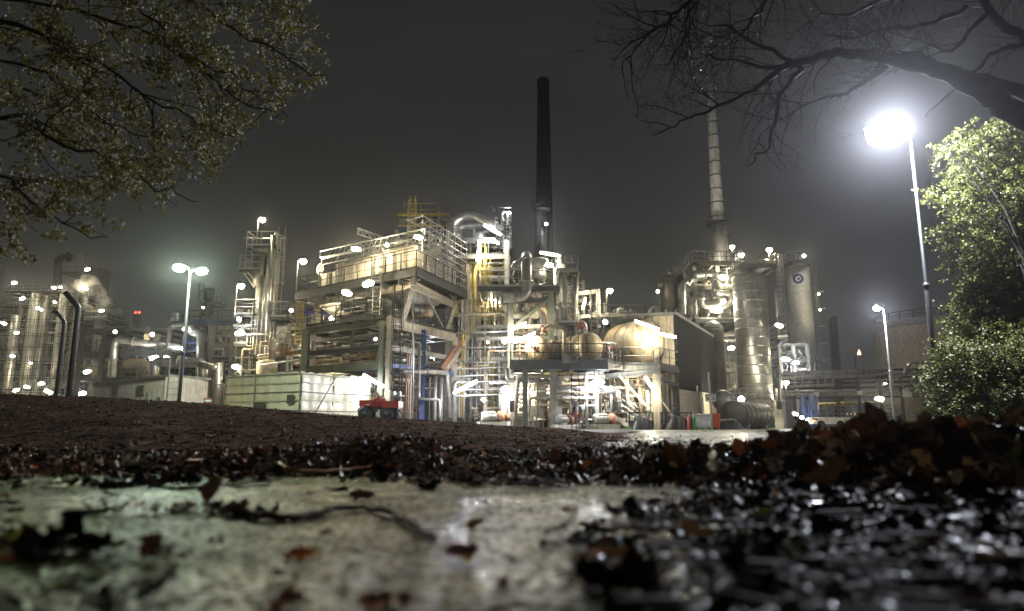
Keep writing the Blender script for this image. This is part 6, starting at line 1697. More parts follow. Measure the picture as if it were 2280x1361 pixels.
def heap(px, Y, wpx, hpx, label, seed, m='tarp'):
    w2 = wpx / 1520 * Y / 2; h2 = hpx / 1520 * Y; r = np.random.default_rng(seed); x0 = X(px, Y)
    b = MB(); nu, nv2 = 22, 12; vs = []; fs = []
    for i in range(nu + 1):
        for j in range(nv2 + 1):
            u, v_ = i / nu * 2 - 1, j / nv2 * 2 - 1
            rr = max(0, 1 - u ** 4) * max(0, 1 - v_ ** 2) ** .5
            z = h2 * rr * (.72 + .5 * float(fbm(u * 2.4 + seed, v_ * 2.4, seed)))
            vs.append(V((x0 + u * w2 * 1.02, Y + v_ * .7, z + .02)))
    for i in range(nu):
        for j in range(nv2): a_ = i * (nv2 + 1) + j; fs.append((a_, a_ + nv2 + 1, a_ + nv2 + 2, a_ + 1))
    b.add(vs, fs, True)
    U = Unit('tarp_heap', label, 'covered heap', (x0, Y)); U.part('tarpaulin', b, m)
    rb = MB()
    for q in (-.5, 0, .45):
        pts = []
        for j in range(nv2 + 1):
            i = int((q + 1) / 2 * nu); pts.append(vs[i * (nv2 + 1) + j] + V((0, 0, .012)))
        rb.tube(pts, .015, 4)
    U.part('rope', rb, 'black_paint')
    return U
heap(1616, 45, 66, 25, 'black plastic covered heap on the ground left of the lying tank', 3)
def cage(px0, px1, Y, hpx, label, seed, load):
    x0, x1 = X(px0, Y), X(px1, Y); h = hpx / 1520 * Y; d = 1.1
    U = Unit('mesh_cage', label, 'stillage', ((x0 + x1) / 2, Y))
    fb = MB()
    for x in (x0, x1):
        for y in (Y, Y + d): fb.beam(V((x, y, 0)), V((x, y, h)), .07, .07)
    for z in (.12, h * .5, h):
        for y in (Y, Y + d): fb.beam(V((x0, y, z)), V((x1, y, z)), .06, .06)
        for x in (x0, x1): fb.beam(V((x, Y + .03, z)), V((x, Y + d - .03, z)), .055, .055)
    U.part('frame', fb, 'black_paint')
    mb_ = MB(); n = 12
    for i in range(1, n): mb_.tube([V((x0 + (x1 - x0) * i / n, Y + d, .1)), V((x0 + (x1 - x0) * i / n, Y + d, h))], .01, 4)
    for i in range(1, 6): mb_.tube([V((x0, Y + d, h * i / 6)), V((x1, Y + d, h * i / 6))], .01, 4)
    U.part('mesh', mb_, 'dark_steel')
    U.part('label_plate', MB().box(V(((x0 + x1) / 2 - .1, Y + d - .05, h * .75)), (.36, .02, .18)), 'sign_white')
    heap((px0 + px1) / 2, Y + .45, (px1 - px0) * .86, hpx * load, 'black bundled sheeting inside the %s' % label.split(' mesh')[0].replace('left', 'left-hand').replace('right', 'right-hand') + ' cage', seed)
cage(1400, 1452, 42, 38, 'left black mesh cage with sagging sheets by the grass tuft', 5, .9)
cage(1472, 1538, 42.5, 38, 'right black mesh cage near the red and green bottles', 6, .85)
for i, (px, col, lab) in enumerate(((1533, 'red', 'short red gas cylinder right of the black cages'), (1543, 'green_tank', 'short green gas cylinder beside the red one'))):
    u = Unit('gas_cylinder', lab, 'gas bottle', (X(px, 42), 42)); u.part('body', MB().lathe(V((X(px, 42), 42.0, 0)), [(.12, .0), (.13, .05), (.13, .75), (.05, .9)], 14), col); u.part('valve', MB().box(V((X(px, 42), 42, .93)), (.06, .05, .08)), 'galv')
def bin_(px, Y, w, h, m, label):
    x = X(px, Y); u = Unit('bin', label, 'bin', (x, Y))
    vs = [V((x + sx * w / 2 * k, Y + .35 + sy * .35 * k, z)) for z, k in ((.08, .85), (h, 1)) for sx, sy in ((-1, -1), (1, -1), (1, 1), (-1, 1))]
    u.part('tub', MB().add(vs, [(0, 3, 2, 1), (4, 5, 6, 7), (0, 1, 5, 4), (1, 2, 6, 5), (2, 3, 7, 6), (3, 0, 4, 7)]), m)
    u.part('lid', MB().box(V((x, Y + .35, h + .05)), (w * 1.08, .78, .08)), 'sign_white' if m != 'orange' else m)
    for s_ in (-1, 1): u.part('wheel', MB().lathe(V((x + s_ * w * .35, Y, .09)), [(.09, 0), (.09, .05)], 10, axis=V((1, 0, 0))), 'rubber')
bin_(1563, 43.5, 1.15, .92, 'white', 'wide white plastic bin in front of the beige lower wall')
bin_(1594, 43.8, .5, .95, 'orange', 'orange red bin right of the sign post')
gt = Unit('storage_drum', 'drum with a green lower half, white middle and red mark, under the biggest vessel', 'drum', (X(1708, 56), 56))
c = V((X(1708, 56), 56, 0)); gt.part('lower_shell', MB().lathe(c, [(.5, .1), (.52, .15), (.52, .75)], 20), 'green_tank'); gt.part('upper_shell', MB().lathe(c, [(.52, .755), (.52, 1.35), (.4, 1.5), (.38, 1.7)], 20), 'white'); gt.part('red_mark', MB().box(c + V((-.1, -.53, 1.05)), (.3, .03, .2)), 'red')
# ---- warning sign on its post
ws = Unit('warning_sign', 'white warning board with two yellow triangles on a tall slim post', 'sign', (X(1583, 42), 42))
p0 = V((X(1583, 42), 42, 0)); ws.part('post', MB().beam(p0, V((W(1578, 828, 42).x, 42, Z(828, 42))), .1, .1), 'galv')
c = W(1582, 886, 41.9); ws.part('board', MB().box(c, (.66, .03, .46)), 'sign_white')
for s_ in (-.16, .16):
    q = c + V((s_, -.022, -.03)); ws.part('triangle', MB().add([q + V((-.11, 0, -.08)), q + V((.11, 0, -.08)), q + V((0, 0, .12))], [(0, 1, 2)]), 'yellow')
    ws.part('triangle_mark', MB().box(q + V((0, -.004, -.005)), (.025, .003, .10)), 'sign_black')
ws.part('text_line', MB().box(c + V((0, -.02, .17)), (.5, .004, .035)), 'sign_black')
# grass tufts
def tuft(px, Y, wpx, seed, label):
    r = np.random.default_rng(seed); n = 260; x0 = X(px, Y); w2 = wpx / 1520 * Y / 2
    b = MB()
    for i in range(n):
        p = V((x0 + r.normal() * w2 * .5, Y + r.normal() * .25, .01)); h = r.uniform(.08, .3); d = V((r.normal() * .3, r.normal() * .3, 1)).normalized()
        sd = V((r.normal(), r.normal(), 0)).normalized() * .012
        b.add([p - sd, p + sd, p + d * h], [(0, 1, 2)])
    tag(b.build('grass', 'grass_m', origin=(x0, Y, 0)), label, 'grass', kind='stuff')
mat('grass_m', (.10, .15, .02), .6, var=.4)
tuft(1320, 41, 22, 1, 'small tuft of green grass at the foot of the black ladder'); tuft(1395, 41.5, 20, 2, 'green grass tuft left of the black mesh cages'); tuft(1560, 42.5, 60, 3, 'strip of green grass below the white bin')
# ================================================================ LEFT: SHED, TENT, TRAILER, FENCE, FAR UNITS
# ---- cream corrugated shed
S = Unit('shed', 'low cream corrugated shed with two small windows behind the planted bank', 'shed', (X(376, 33), 33))
a = V((X(213, 40, 850), 40, 0)); b_ = V((X(377, 33, 850), 33, 0)); c = V((X(464, 35.5, 850), 35.5, 0)); zr = Z(840, 33)
S.part('long_wall', MB().corr(a, b_, -.1, zr, .2, .035), 'shed_clad'); S.part('end_wall', MB().corr(b_ + V((.32, .25, 0)), c, -.1, zr, .2, .035), 'shed_clad')
S.part('corner_panel', MB().beam(V((b_.x + .1, b_.y + .1, -.1)), V((b_.x + .1, b_.y + .1, zr)), .45, .45), 'shed_clad')
d_ = a + (c - b_)
vs = [V((p.x, p.y, zr + .01)) for p in (a - V((.1, .1, 0)), b_ - V((0, .15, 0)), c + V((.15, 0, 0)), d_)]; vs += [q + V((0, 0, .12)) for q in vs]
S.part('roof', MB().add(vs, [(0, 3, 2, 1), (4, 5, 6, 7), (0, 1, 5, 4), (1, 2, 6, 5), (2, 3, 7, 6), (3, 0, 4, 7)]), 'grey_paint')
S.part('back_wall', MB().add([V((d_.x, d_.y, -.1)), V((c.x, c.y, -.1)), V((c.x, c.y, zr)), V((d_.x, d_.y, zr))], [(0, 1, 2, 3)]), 'shed_clad')
u_ = (b_ - a).normalized(); n_ = V((u_.y, -u_.x, 0))
for px in (257, 313):
    q = plane_hit(a, u_, px, 869, -.06)
    f = S.part('window', MB().obox(q, u_ * .48, n_ * .03, V((0, 0, .24))), 'alu_dull'); MB().obox(q + n_ * .035, u_ * .43, n_ * .004, V((0, 0, .19))).build('pane', 'pane', f)
    MB().obox(q + n_ * .05, u_ * .43, n_ * .004, V((0, 0, .01))).build('glazing_bar', 'alu_dull', f)
q = plane_hit(a, u_, 328, 885, -.07); S.part('notice', MB().obox(q, u_ * .14, n_ * .01, V((0, 0, .28))), 'cream_panel')
q = plane_hit(a, u_, 335, 897, -.07); S.part('notice', MB().obox(q, u_ * .3, n_ * .01, V((0, 0, .1))), 'sign_white')
q = plane_hit(a, u_, 353, 888, -.07); S.part('arrow_sign', MB().obox(q, u_ * .26, n_ * .01, V((0, 0, .09))), 'sign_white'); S.part('arrow_mark', MB().obox(q + n_ * .013, u_ * .18, n_ * .003, V((0, 0, .025))), 'sign_black')
S.ladder(V((X(380, 32.6), 32.7, 0)), zr, (.5, -1, 0), 'galv', cage=False)
mat('print_mat', (.45, .45, .34), .5, var=.45, scale=7)
# ---- sheeted scaffold tent
T = Unit('sheeted_scaffold', 'long scaffold box wrapped in pale translucent sheeting, left of the red trailer', 'scaffold tent', (X(670, 34), 34))
c0 = V((X(503, 38, 870), 38, 0)); c1 = V((X(566, 36, 870), 36.2, 0)); c2_ = V((X(670, 33.5, 870), 33.5, 0)); c3 = V((X(750, 37, 870), 36.4, 0)); c4 = V((X(826, 40, 870), 39.8, 0))
h0, h1, h2, h3, h4 = Z(838, 38), Z(834, 36.2), Z(828, 33.5), Z(836, 36.4), Z(839, 39.8)
def sheetwall(p, q, zp, zq, seed, sag=.05):
    r = np.random.default_rng(seed); n, k = 40, 14; vs = []; fs = []
    d = (q - p).normalized(); nn_ = V((d.y, -d.x, 0))
    for i in range(n + 1):
        for j in range(k + 1):
            u, v_ = i / n, j / k
            bul = sag * (math.sin(u * n * .55) * .35 + 1.6 * float(fbm(u * 9 + seed, v_ * 3, seed)) - .7) + .05 * abs(math.sin(v_ * math.pi * 4))
            pt = p.lerp(q, u) + nn_ * bul; zt_ = zp + (zq - zp) * u
            vs.append(V((pt.x, pt.y, zt_ * v_ + .03 * math.sin(u * 23 + seed) * (j == k))))
    for i in range(n):
        for j in range(k): a_ = i * (k + 1) + j; fs.append((a_, a_ + k + 1, a_ + k + 2, a_ + 1))
    T.part('sheeting', MB().add(vs, fs, True), 'sheet')
    for f_ in (.05, .34, .66, .97):
        T.part('strap', MB().beam(V((p.x, p.y, zp * f_)) + nn_ * .1, V((q.x, q.y, zq * f_)) + nn_ * .1, .03, .05), 'strap')
    nb = MB()
    for f_ in (.52, .82):
        T.part('printed_band', MB().beam(V((p.x, p.y, zp * f_)) + nn_ * .115, V((q.x, q.y, zq * f_)) + nn_ * .115, .004, .06), 'print_mat')
for i, (p, q, zp, zq) in enumerate(((c0, c1, h0, h1), (c1, c2_, h1, h2), (c2_, c3, h2, h3), (c3, c4, h3, h4))): sheetwall(p, q, zp, zq, 50 + i)
for p, z in ((c0, h0), (c1, h1), (c2_, h2), (c3, h3), (c4, h4)):
    T.part('standard', MB().tube([V((p.x, p.y - .14, 0)), V((p.x, p.y - .14, z + .06))], .035, 6), 'strap')
nn = V(((c3 - c2_).y, -(c3 - c2_).x, 0)).normalized() * .16
T.part('diagonal_brace', MB().tube([c2_.lerp(c3, .12) + nn + V((0, 0, .1)), c2_.lerp(c3, .95) + nn + V((0, 0, h2 - .1))], .03, 6), 'strap')
T.part('dark_patch', MB().obox(plane_hit(c1, (c2_ - c1), 646, 889, -.16), (c2_ - c1).normalized() * .3, V((0, .01, 0)), V((0, 0, .22))), 'dark_steel')
T.part('dark_patch', MB().obox(plane_hit(c1, (c2_ - c1), 578, 904, -.16), (c2_ - c1).normalized() * .5, V((0, .01, 0)), V((0, 0, .2))), 'dark_steel')
e0, e4 = c0 + V((3, 6, 0)), c4 + V((-3, 4, 0))
vs = [V((p.x, p.y, z - .06)) for p, z in ((c0, h0), (c1, h1), (c2_, h2), (c3, h3), (c4, h4), (e4, h4), (e0, h0))]
T.part('roof_sheet', MB().add(vs, [(0, 1, 6), (1, 2, 3), (1, 3, 5, 6), (3, 4, 5)]), 'sheet')
T.part('sheeting', MB().add([V((c4.x, c4.y, 0)), V((e4.x, e4.y, 0)), V((e4.x, e4.y, h4 - .06)), V((c4.x, c4.y, h4 - .06))], [(0, 1, 2, 3)]), 'sheet')
T.part('sheeting', MB().add([V((c0.x, c0.y, 0)), V((c0.x, c0.y, h0 - .06)), V((e0.x, e0.y, h0 - .06)), V((e0.x, e0.y, 0))], [(0, 1, 2, 3)]), 'sheet')
# ---- red fire monitor trailer
Y = 30.5; R_ = Unit('red_trailer', 'red two axle equipment trailer with domed pump, right of the sheeted box', 'trailer', (X(845, Y), Y))
zb = HT(X(845, Y), Y).item() + .02
zw = Z(931, Y)
def tx(px, py, dy=0.): return W(px, py, Y + dy)
def block(p, q, dy0, dy1, m, name, bev=0):
    a, b2 = tx(*p), tx(*q); return R_.part(name, MB().box(((a.x + b2.x) / 2, Y + (dy0 + dy1) / 2, (a.z + b2.z) / 2), (abs(b2.x - a.x), dy1 - dy0, abs(a.z - b2.z))), m)
block((800, 891), (828, 905), 0, 1.3, 'red', 'front_locker'); block((850, 893), (887, 908), 0, 1.3, 'red', 'rear_locker'); block((826, 893), (852, 906), .15, 1.2, 'red', 'mid_body')
block((806, 905), (884, 911), .2, 1.1, 'black_paint', 'chassis')
cx = tx(840, 891); R_.part('pump_dome', MB().lathe(V((cx.x, Y + .5, tx(840, 893).z)), [(.33, -.05), (.33, .02), (.26, .12), (.12, .18), (.06, .26)], 16), 'red')
R_.part('yellow_panel', MB().box(tx(829, 887, .15), (.14, .05, .18)), 'yellow')
R_.part('monitor_barrel', MB().pipe([tx(842, 886, .4), tx(842, 878, .4), tx(838, 876, .3)], .035, 6), 'red')
for k in (834,): R_.part('lettering', MB().box(tx(819, 901, -.012), (.18, .01, .025)), 'sign_white')
tri = tx(870, 899, -.015); tb = MB(); tb.tube([tri + V((-.07, 0, -.05)), tri + V((.07, 0, -.05)), tri + V((0, 0, .07)), tri + V((-.07, 0, -.05))], .008, 4); R_.part('triangle_mark', tb, 'sign_black')
for px, dy in ((811, 0), (860, 0), (822, 1.0), (872, 1.0)):
    c = V((X(px, Y + dy, 920), Y + dy, tx(811, 921).z)); w_ = R_.part('wheel', MB().lathe(c, [(.1, -.02), (.22, 0), (.29, .03), (.3, .08), (.3, .17), (.27, .2)], 24, axis=V((0, 1, 0))), 'rubber')
    hb = MB().lathe(c - V((0, .025, 0)), [(.04, -.03), (.10, 0), (.11, .03)], 16, axis=V((0, 1, 0)))
    ring = [c + V((.24 * math.cos(a), -.012, .24 * math.sin(a))) for a in np.linspace(0, 2 * math.pi, 25)]; hb.tube(ring, .007, 4, caps=False)
    hb.build('rim', 'dark_steel', w_)
    R_.part('mudguard', MB().tube([c + V((.34 * math.cos(a), .1, .34 * math.sin(a))) for a in np.linspace(.3, math.pi - .3, 9)], .03, 6), 'black_paint')
R_.part('drawbar', MB().pipe([tx(884, 908, .6), tx(893, 918, .6), tx(897, 930, .6)], .03, 6), 'black_paint'); R_.part('hub_plate', MB().box(tx(835, 912, -.02), (.25, .03, .22)), 'black_paint')
# ---- small striped bollard and pipes beside the shed
bo = Unit('striped_bollard', 'short red and white banded bollard between the shed and the sheeted box', 'bollard', (X(462, 31), 31))
c = V((X(462, 31), 31, 0)); z0 = Z(912, 31)
for k_ in range(4): bo.part('band', MB().lathe(c, [(.17, z0 + k_ * .11), (.17, z0 + k_ * .11 + .108)], 14), 'red' if k_ % 2 == 0 else 'sign_white')
bo.part('cap', MB().lathe(c, [(.19, z0 + .44), (.15, z0 + .5)], 14), 'red'); bo.part('post', MB().lathe(c, [(.1, 0), (.1, z0)], 10), 'galv')
# ---- big pipes and blue frame
Q = Unit('steel_structure', 'blue steel portal frame carrying vent stacks beside the double lamp', 'steel structure', (X(440, 62), 62))
PQ = PB(372, 500, 61, 68, 800)
for px, Y_ in ((414, 61), (470, 61), (522, 61), (378, 66), (500, 67)): Q.col((X(px, Y_, 750), Y_, 0), 0, Z(712, 61), .38, 'blue' if Y_ == 61 else 'dark_steel')
for py0, py1 in ((712, 722), (762, 768), (776, 784), (712 + 88, 800 + 5)): Q.beam(W(414, py0, 61), W(530, py1 + 4, 61), .28, .35, 'blue'); 
for px in (414, 470, 522): Q.beam(W(px, 716, 61.2), W(px - 25, 722, 67), .2, .3, 'dark_steel')
for px, py0, py1, r in ((389, 712, 697, .42), (432, 712, 697, .42), (476, 718, 701, .38)): Q.part('vent_stack', MB().lathe(V((X(px, 62, 700), 62.5, 0)), [(r * .8, Z(py0 + 20, 62)), (r, Z(py0, 62)), (r, Z(py1, 62)), (r * 1.1, Z(py1, 62) + .05)], 18), 'alu_dull')
Q.pipe([W(425, 725, 60.6), W(428, 740, 60.6), W(447, 742, 60.6), W(449, 765, 60.6), W(446, 850, 60.6)], .42, 'alu_dull', 16); Q.pipe([W(473, 722, 60.8), W(470, 800, 60.8)], .35, 'alu_dull', 14)
Q.deck(PB(375, 520, 61.5, 67, 715), Z(718, 61.5), 'dark_steel', 'dark_steel', .2); Q.clutter(PQ, .2, Z(720, 61), 34, 51, ('blue', 'alu_dull', 'dark_steel', 'galv', 'grey_paint'), r1=.22)
v = vessel('column', 'dim tall ringed column behind the blue frame, right of the green lit lamps', 455, 712, 640, 78, 13, 'vessel_dark', head=.1, rings=4)
v.deck(PB(443, 470, 77, 81, 665), Z(668, 77), 'dark_steel', 'dark_steel', .2); v.ladder(W(444, 712, 76.8), 3.2, (0, -1, 0), 'dark_steel')
Pq = Unit('large_pipe', 'fat shiny pipe running level above the cream shed and dropping at its right end', 'pipe', (X(400, 50), 50))
Pq.pipe([W(340, 880, 50), W(345, 812, 50), W(352, 806, 50), W(445, 808, 50), W(452, 814, 50), W(452, 880, 50)], .36, 'alu', 18)
Pq.pipe([W(329, 850, 51), W(330, 812, 51), W(300, 806, 51), W(268, 812, 51)], .34, 'insul', 16)
Pq.pipe([W(444, 812, 49), W(478, 818, 49), W(478, 815, 49)], .25, 'alu_dull', 14)
Pq.pipe([W(485, 808, 49.5), W(484, 905, 49.5)], .32, 'alu', 16)
g2 = Unit('goose_pipe', 'long grey pipe rising from the ground and bending right above the yellow railings', 'pipe', (X(250, 58), 58))
g2.pipe([W(250, 840, 58), W(254, 765, 58), W(262, 756, 58), W(335, 766, 58), W(400, 775, 60)], .3, 'alu_dull', 16)
R2 = Unit('pipe_rack', 'dark far pipe rack with yellow railings behind the left end of the shed', 'pipe rack', (X(280, 66), 66))
PR2 = PB(175, 372, 64, 74, 830)
frame(R2, PR2, [Z(q, 64) for q in (842, 790, 735)], 0, Z(728, 64), 4, 1, 'dark_steel', .35)
for py, rm in ((842, 'yellow'), (785, 'dark_steel')): R2.deck(PR2, Z(py, 64), 'dark_steel', rm, .25)
R2.clutter(PR2, .2, Z(795, 64), 40, 52, ('dark_steel', 'alu_dull', 'galv', 'yellow', 'grey_paint'), r1=.25); R2.clutter(PR2, Z(840, 64), Z(750, 64), 26, 53, ('dark_steel', 'alu_dull', 'galv', 'yellow'), r1=.25)
for px in (328, 350): 
    R2.part('vent_box', MB().box(W(px, 752, 64), (.45, .4, .65)), 'cream_panel')
R3 = Unit('pipe_rack', 'long lattice of pipes and beams between the blue frame and the left pipe tower', 'pipe rack', (X(500, 60), 60))
PR3 = PB(470, 560, 57, 64, 800)
frame(R3, PR3, [Z(q, 57) for q in (840, 800, 770, 730)], 0, Z(728, 57), 2, 1, 'grey_paint', .28)
R3.clutter(PR3, .2, Z(735, 57), 36, 54, ('dark_steel', 'alu_dull', 'galv', 'blue', 'grey_paint'), r1=.18); R3.deck(PR3, Z(795, 57), 'dark_steel', 'galv', .2)
# ---- far left distillation unit behind the mesh fence
L_ = Unit('distillation_unit', 'far crowded column unit full of small lamps seen through the mesh fence', 'process unit', (X(80, 115), 115))
PL = PB(-160, 150, 110, 124, 850)
for q in (865, 810, 765, 715, 680, 648): L_.deck(PL if q > 660 else PB(10, 150, 110, 124, 650), Z(q, 110), 'dark_steel', 'galv', .3)
frame(L_, PL, [Z(q, 110) for q in (840, 740)], 0, Z(655, 110), 5, 1, 'grey_paint', .45)
L_.clutter(PL, .2, Z(650, 110), 90, 61, ('galv', 'alu_dull', 'cream_steel', 'yellow', 'grey_paint', 'white'), r1=.5, vert=.8, valves=0)
for i, (px, pt, Yl, r, lb_) in enumerate(((45, 648, 108, 12, 'pale column left of a shorter one inside the fenced far unit'), (70, 655, 109, 9, 'slim pale column in the middle of the fenced far unit'), (112, 650, 108, 11, 'pale column just left of the fence corner in the far unit'), (165, 590, 128, 30, 'big dim column with a bent pipe over its top behind the steam'), (5, 700, 107, 10, 'column cut by the left picture edge in the far unit'))):
    v = vessel('column', lb_, px, 880, pt, Yl, r, 'alu_dull' if r < 20 else 'vessel_dark', head=.3, rings=6, z0=0)
    if r > 20: v.pipe([W(130, 690, 126), W(128, 580, 126), W(140, 572, 126), W(165, 574, 126)], .7, 'vessel_dark', 12); v.ladder(W(185, 640, 126), 6, (.5, -1, 0), 'galv'); v.deck(PB(140, 200, 126, 132, 600), Z(606, 126), 'dark_steel', 'dark_steel', .3)
v = vessel('column', 'small lit far column right of the steam plume', 208, 800, 680, 112, 13, 'alu_dull', head=.2, rings=3, z0=0)
v.deck(PB(188, 238, 110, 117, 700), Z(706, 110), 'dark_steel', 'galv', .3); v.deck(PB(190, 232, 110, 116, 700), Z(694, 110), 'dark_steel', 'yellow', .3)
for i, px in enumerate((243, 255, 297, 305)):
    mt = Unit('beacon_mast', ('lattice mast with a red light, leftmost of four on the far skyline', 'second red topped lattice mast from the left on the far skyline', 'third red topped lattice mast on the far skyline', 'rightmost of the four red topped masts on the far skyline')[i], 'mast', (X(px, 140), 140))
    x = X(px, 140, 750); zt_ = Z(698, 140); b = MB()
    for sx, sy in ((-1, -1), (1, -1), (1, 1), (-1, 1)): b.beam(V((x + sx * .5, 140 + sy * .5, 0)), V((x + sx * .2, 140 + sy * .2, zt_)), .1, .1)
    for k_ in range(12): b.beam(V((x - .45, 139.6, zt_ * k_ / 12)), V((x + .45, 139.6, zt_ * (k_ + 1) / 12)), .06, .06)
    mt.part('lattice', b, 'dark_steel'); mt.part('red_light', MB().lathe(V((x, 140, zt_)), [(.16, 0), (.2, .15), (.1, .4)], 8), 'e_red')
# ---- steam
def steam():
    m = bpy.data.materials.new('steam'); m.use_nodes = True; n = m.node_tree; n.nodes.clear()
    o = n.nodes.new('ShaderNodeOutputMaterial'); v = n.nodes.new('ShaderNodeVolumePrincipled')
    t = n.nodes.new('ShaderNodeTexCoord'); no = n.nodes.new('ShaderNodeTexNoise'); no.inputs['Scale'].default_value = .35; no.inputs['Detail'].default_value = 4; no.inputs['Distortion'].default_value = 1.2
    n.links.new(t.outputs['Object'], no.inputs['Vector'])
    mr = n.nodes.new('ShaderNodeMapRange'); mr.inputs[1].default_value = .49; mr.inputs[2].default_value = .66; mr.inputs[3].default_value = 0; mr.inputs[4].default_value = .22
    n.links.new(no.outputs['Fac'], mr.inputs[0]); n.links.new(mr.outputs[0], v.inputs['Density']); v.inputs['Color'].default_value = (.95, .9, .86, 1)
    n.links.new(v.outputs[0], o.inputs['Volume'])
    b = MB()
    for px, py, r in ((165, 650, 26), (195, 640, 30), (215, 655, 22), (185, 680, 24), (235, 675, 16), (178, 715, 16)):
        c = W(px, py, 104); rr = r / 1520 * 104
        b.lathe(c, [(rr * math.sin(a), -rr * math.cos(a)) for a in np.linspace(.05, math.pi - .05, 9)], 12)
    tag(b.build('steam', m), 'pale steam drifting past the far columns at left', 'steam', kind='stuff')
steam()
# ---- mesh fence at the left edge
Fz = Unit('mesh_fence', 'tall welded mesh security fence with inward bent post tops at the left edge', 'fence', (X(150, 16), 16))
Yf = 16.0
def fpost(px, Y_, pyb, pyt, w_=.09):
    x = X(px, Y_, pyb); zt_ = Z(pyt, Y_)
    Fz.part('post', MB().pipe([V((x, Y_, 0)), V((x, Y_, zt_)), V((x - .30, Y_ - .1, zt_ + .34))], w_ * .55, 6), 'black_paint')
    return V((x, Y_, zt_))
pa = fpost(152, 16.0, 890, 684, .11); pb_ = fpost(124, 21.0, 890, 716, .11)
d_f = (V((X(-260, 15.2), 15.2, 0)) - V((pa.x, 16, 0)))
p1 = V((X(-150, 15.4), 15.4, pa.z)); Fz.part('post', MB().pipe([V((p1.x, p1.y, 0)), p1, p1 + V((-.3, -.1, .34))], .08, 6), 'black_paint')
def mesh_panel(p, q, z0, z1):
    L = (q - p).length; b = MB(); n = int(L / .12)
    for i in range(n + 1):
        s_ = p.lerp(q, i / n); b.beam(V((s_.x, s_.y, z0)), V((s_.x, s_.y, z1)), .006, .006)
    k_ = int((z1 - z0) / .32)
    for j in range(k_ + 1):
        z = z0 + (z1 - z0) * j / k_
        for o_ in (-.03, .03): b.beam(V((p.x, p.y, z + o_)), V((q.x, q.y, z + o_)), .009, .009)
    Fz.part('mesh_panel', b, 'black_paint')
mesh_panel(V((pa.x, 16, 0)), p1, .35, pa.z - .03); 
p2 = V((X(-190, 25), 25, 0)); mesh_panel(V((pb_.x, 21, 0)), p2, .35, pb_.z - .03)
for k_ in range(3):
    o_ = V((-.1 - .09 * k_, -.03 - .03 * k_, .1 + .1 * k_)); Fz.part('barbed_wire', MB().tube([pa + o_, V((p1.x, p1.y, pa.z)) + o_], .008, 4), 'galv'); Fz.part('barbed_wire', MB().tube([pa + o_, pb_ + o_], .008, 4), 'galv')
# ---- street lamps
def street_lamp(name, label, pxb, Y_, heads, r0, r1, m, ztop, armc=0):
    x0 = X(pxb, Y_, 920); z0 = -.2
    U = Unit(name, label, 'street lamp', (x0, Y_))
    zt_ = ztop
    U.part('pole', MB().tube([V((x0, Y_, z0)), V((x0, Y_, zt_ * .48)), V((x0, Y_, zt_ * .48 + .05)), V((x0, Y_, zt_))], [r0, r0 * .95, r1 * 1.15, r1], 12), m)
    U.part('collar', MB().lathe(V((x0, Y_, zt_ * .48)), [(r0 * 1.25, -.05), (r0 * 1.25, .05)], 12), m)
    return U, V((x0, Y_, zt_))
def head(U, top, dx, power, col, sz, e, dy=0., drop=0., up=.1):
    c = top + V((dx, dy, up - drop)); s = 1 if dx > 0 else -1
    U.part('arm', MB().tube([top - V((0, 0, .15)), top + V((dx * .15, 0, up * .8)), c - V((s * sz * .55, 0, 0))], .035, 8), 'galv')
    hd = U.part('lamp_head', MB().lathe(c + V((-s * sz * .6, 0, .03)), [(.04, 0), (.07 * sz / .5, .15 * sz), (.10 * sz / .5, .6 * sz), (.07 * sz / .5, 1.0 * sz), (.02, 1.15 * sz)], 14, axis=V((s, 0, .12))), 'dark_steel')
    vs = MB().lathe(c + V((-s * sz * .05, -.03, -.03)), [(.02, -sz * .5), (.15 * sz / .5, -sz * .3), (.18 * sz / .5, 0), (.15 * sz / .5, sz * .35), (.02, sz * .55)], 14, axis=V((s, 0, .12)))
    vs.build('lens', e, hd)
    light(U.r, c + V((-.12 * (sz > .6), -.34 * sz / .5, -.12)), power, col, .12)
U, tp_ = street_lamp('street_lamp', 'bright cold white street lamp on a tall pole in front of the right hand trees', 2093, 15.5, 1, .055, .034, 'black_paint', Z(300, 15.5))
head(U, tp_, -.68, PBIG, 'cool', .8, 'e_cool', drop=.1)
U, tp_ = street_lamp('street_lamp', 'smaller white street lamp in front of the pipe bridge', 1990, 40, 1, .07, .045, 'galv', Z(690, 40))
head(U, tp_, -.45, PMED, 'cool', .42, 'e_cool')
U, tp_ = street_lamp('street_lamp', 'double headed street lamp with greenish light in front of the cream shed', 397, 27.0, 2, .065, .045, 'dark_steel', Z(602, 27.0))
head(U, tp_, -.45, PGREEN, 'green', .5, 'e_green', up=.12); head(U, tp_, .5, PGREEN, 'green', .5, 'e_green', up=-.02)
# ================================================================ LAMPS ON THE PLANT
PP = 1.0
def L(px, py, Y, kind, pw, col, label, **k): return lamp(px, py, Y, kind, pw * PP, col, label, **k)
L(584, 488, 50, 'pole', 800, 'warm', 'pole lamp on the very top of the left pipe tower', base=545, size=1.2, armx=-.35)
L(675, 580, 46.5, 'pole', 1300, 'warm', 'pole lamp standing on the left end of the cooler deck rail', base=645, size=1.2, armx=-.4)
L(537, 635, 49, 'pole', 700, 'warm', 'pole lamp left of the pipe tower above its lower platform', base=700, size=1.2, armx=-.35)
L(532, 711, 49, 'bulk', 300, 'white', 'small lamp upper of two stacked left of the pipe tower', size=1.3)
L(534, 742, 48.8, 'flood', 800, 'warm', 'wide lamp lower of two stacked left of the pipe tower', size=1.3)
L(526, 817, 48.5, 'flood', 600, 'warm', 'lamp just above the left end of the sheeted box', size=1.2)
L(820, 632, 39.5, 'flood', 1000, 'warm', 'floodlight on a pole below the middle of the cooler deck', size=1.3)
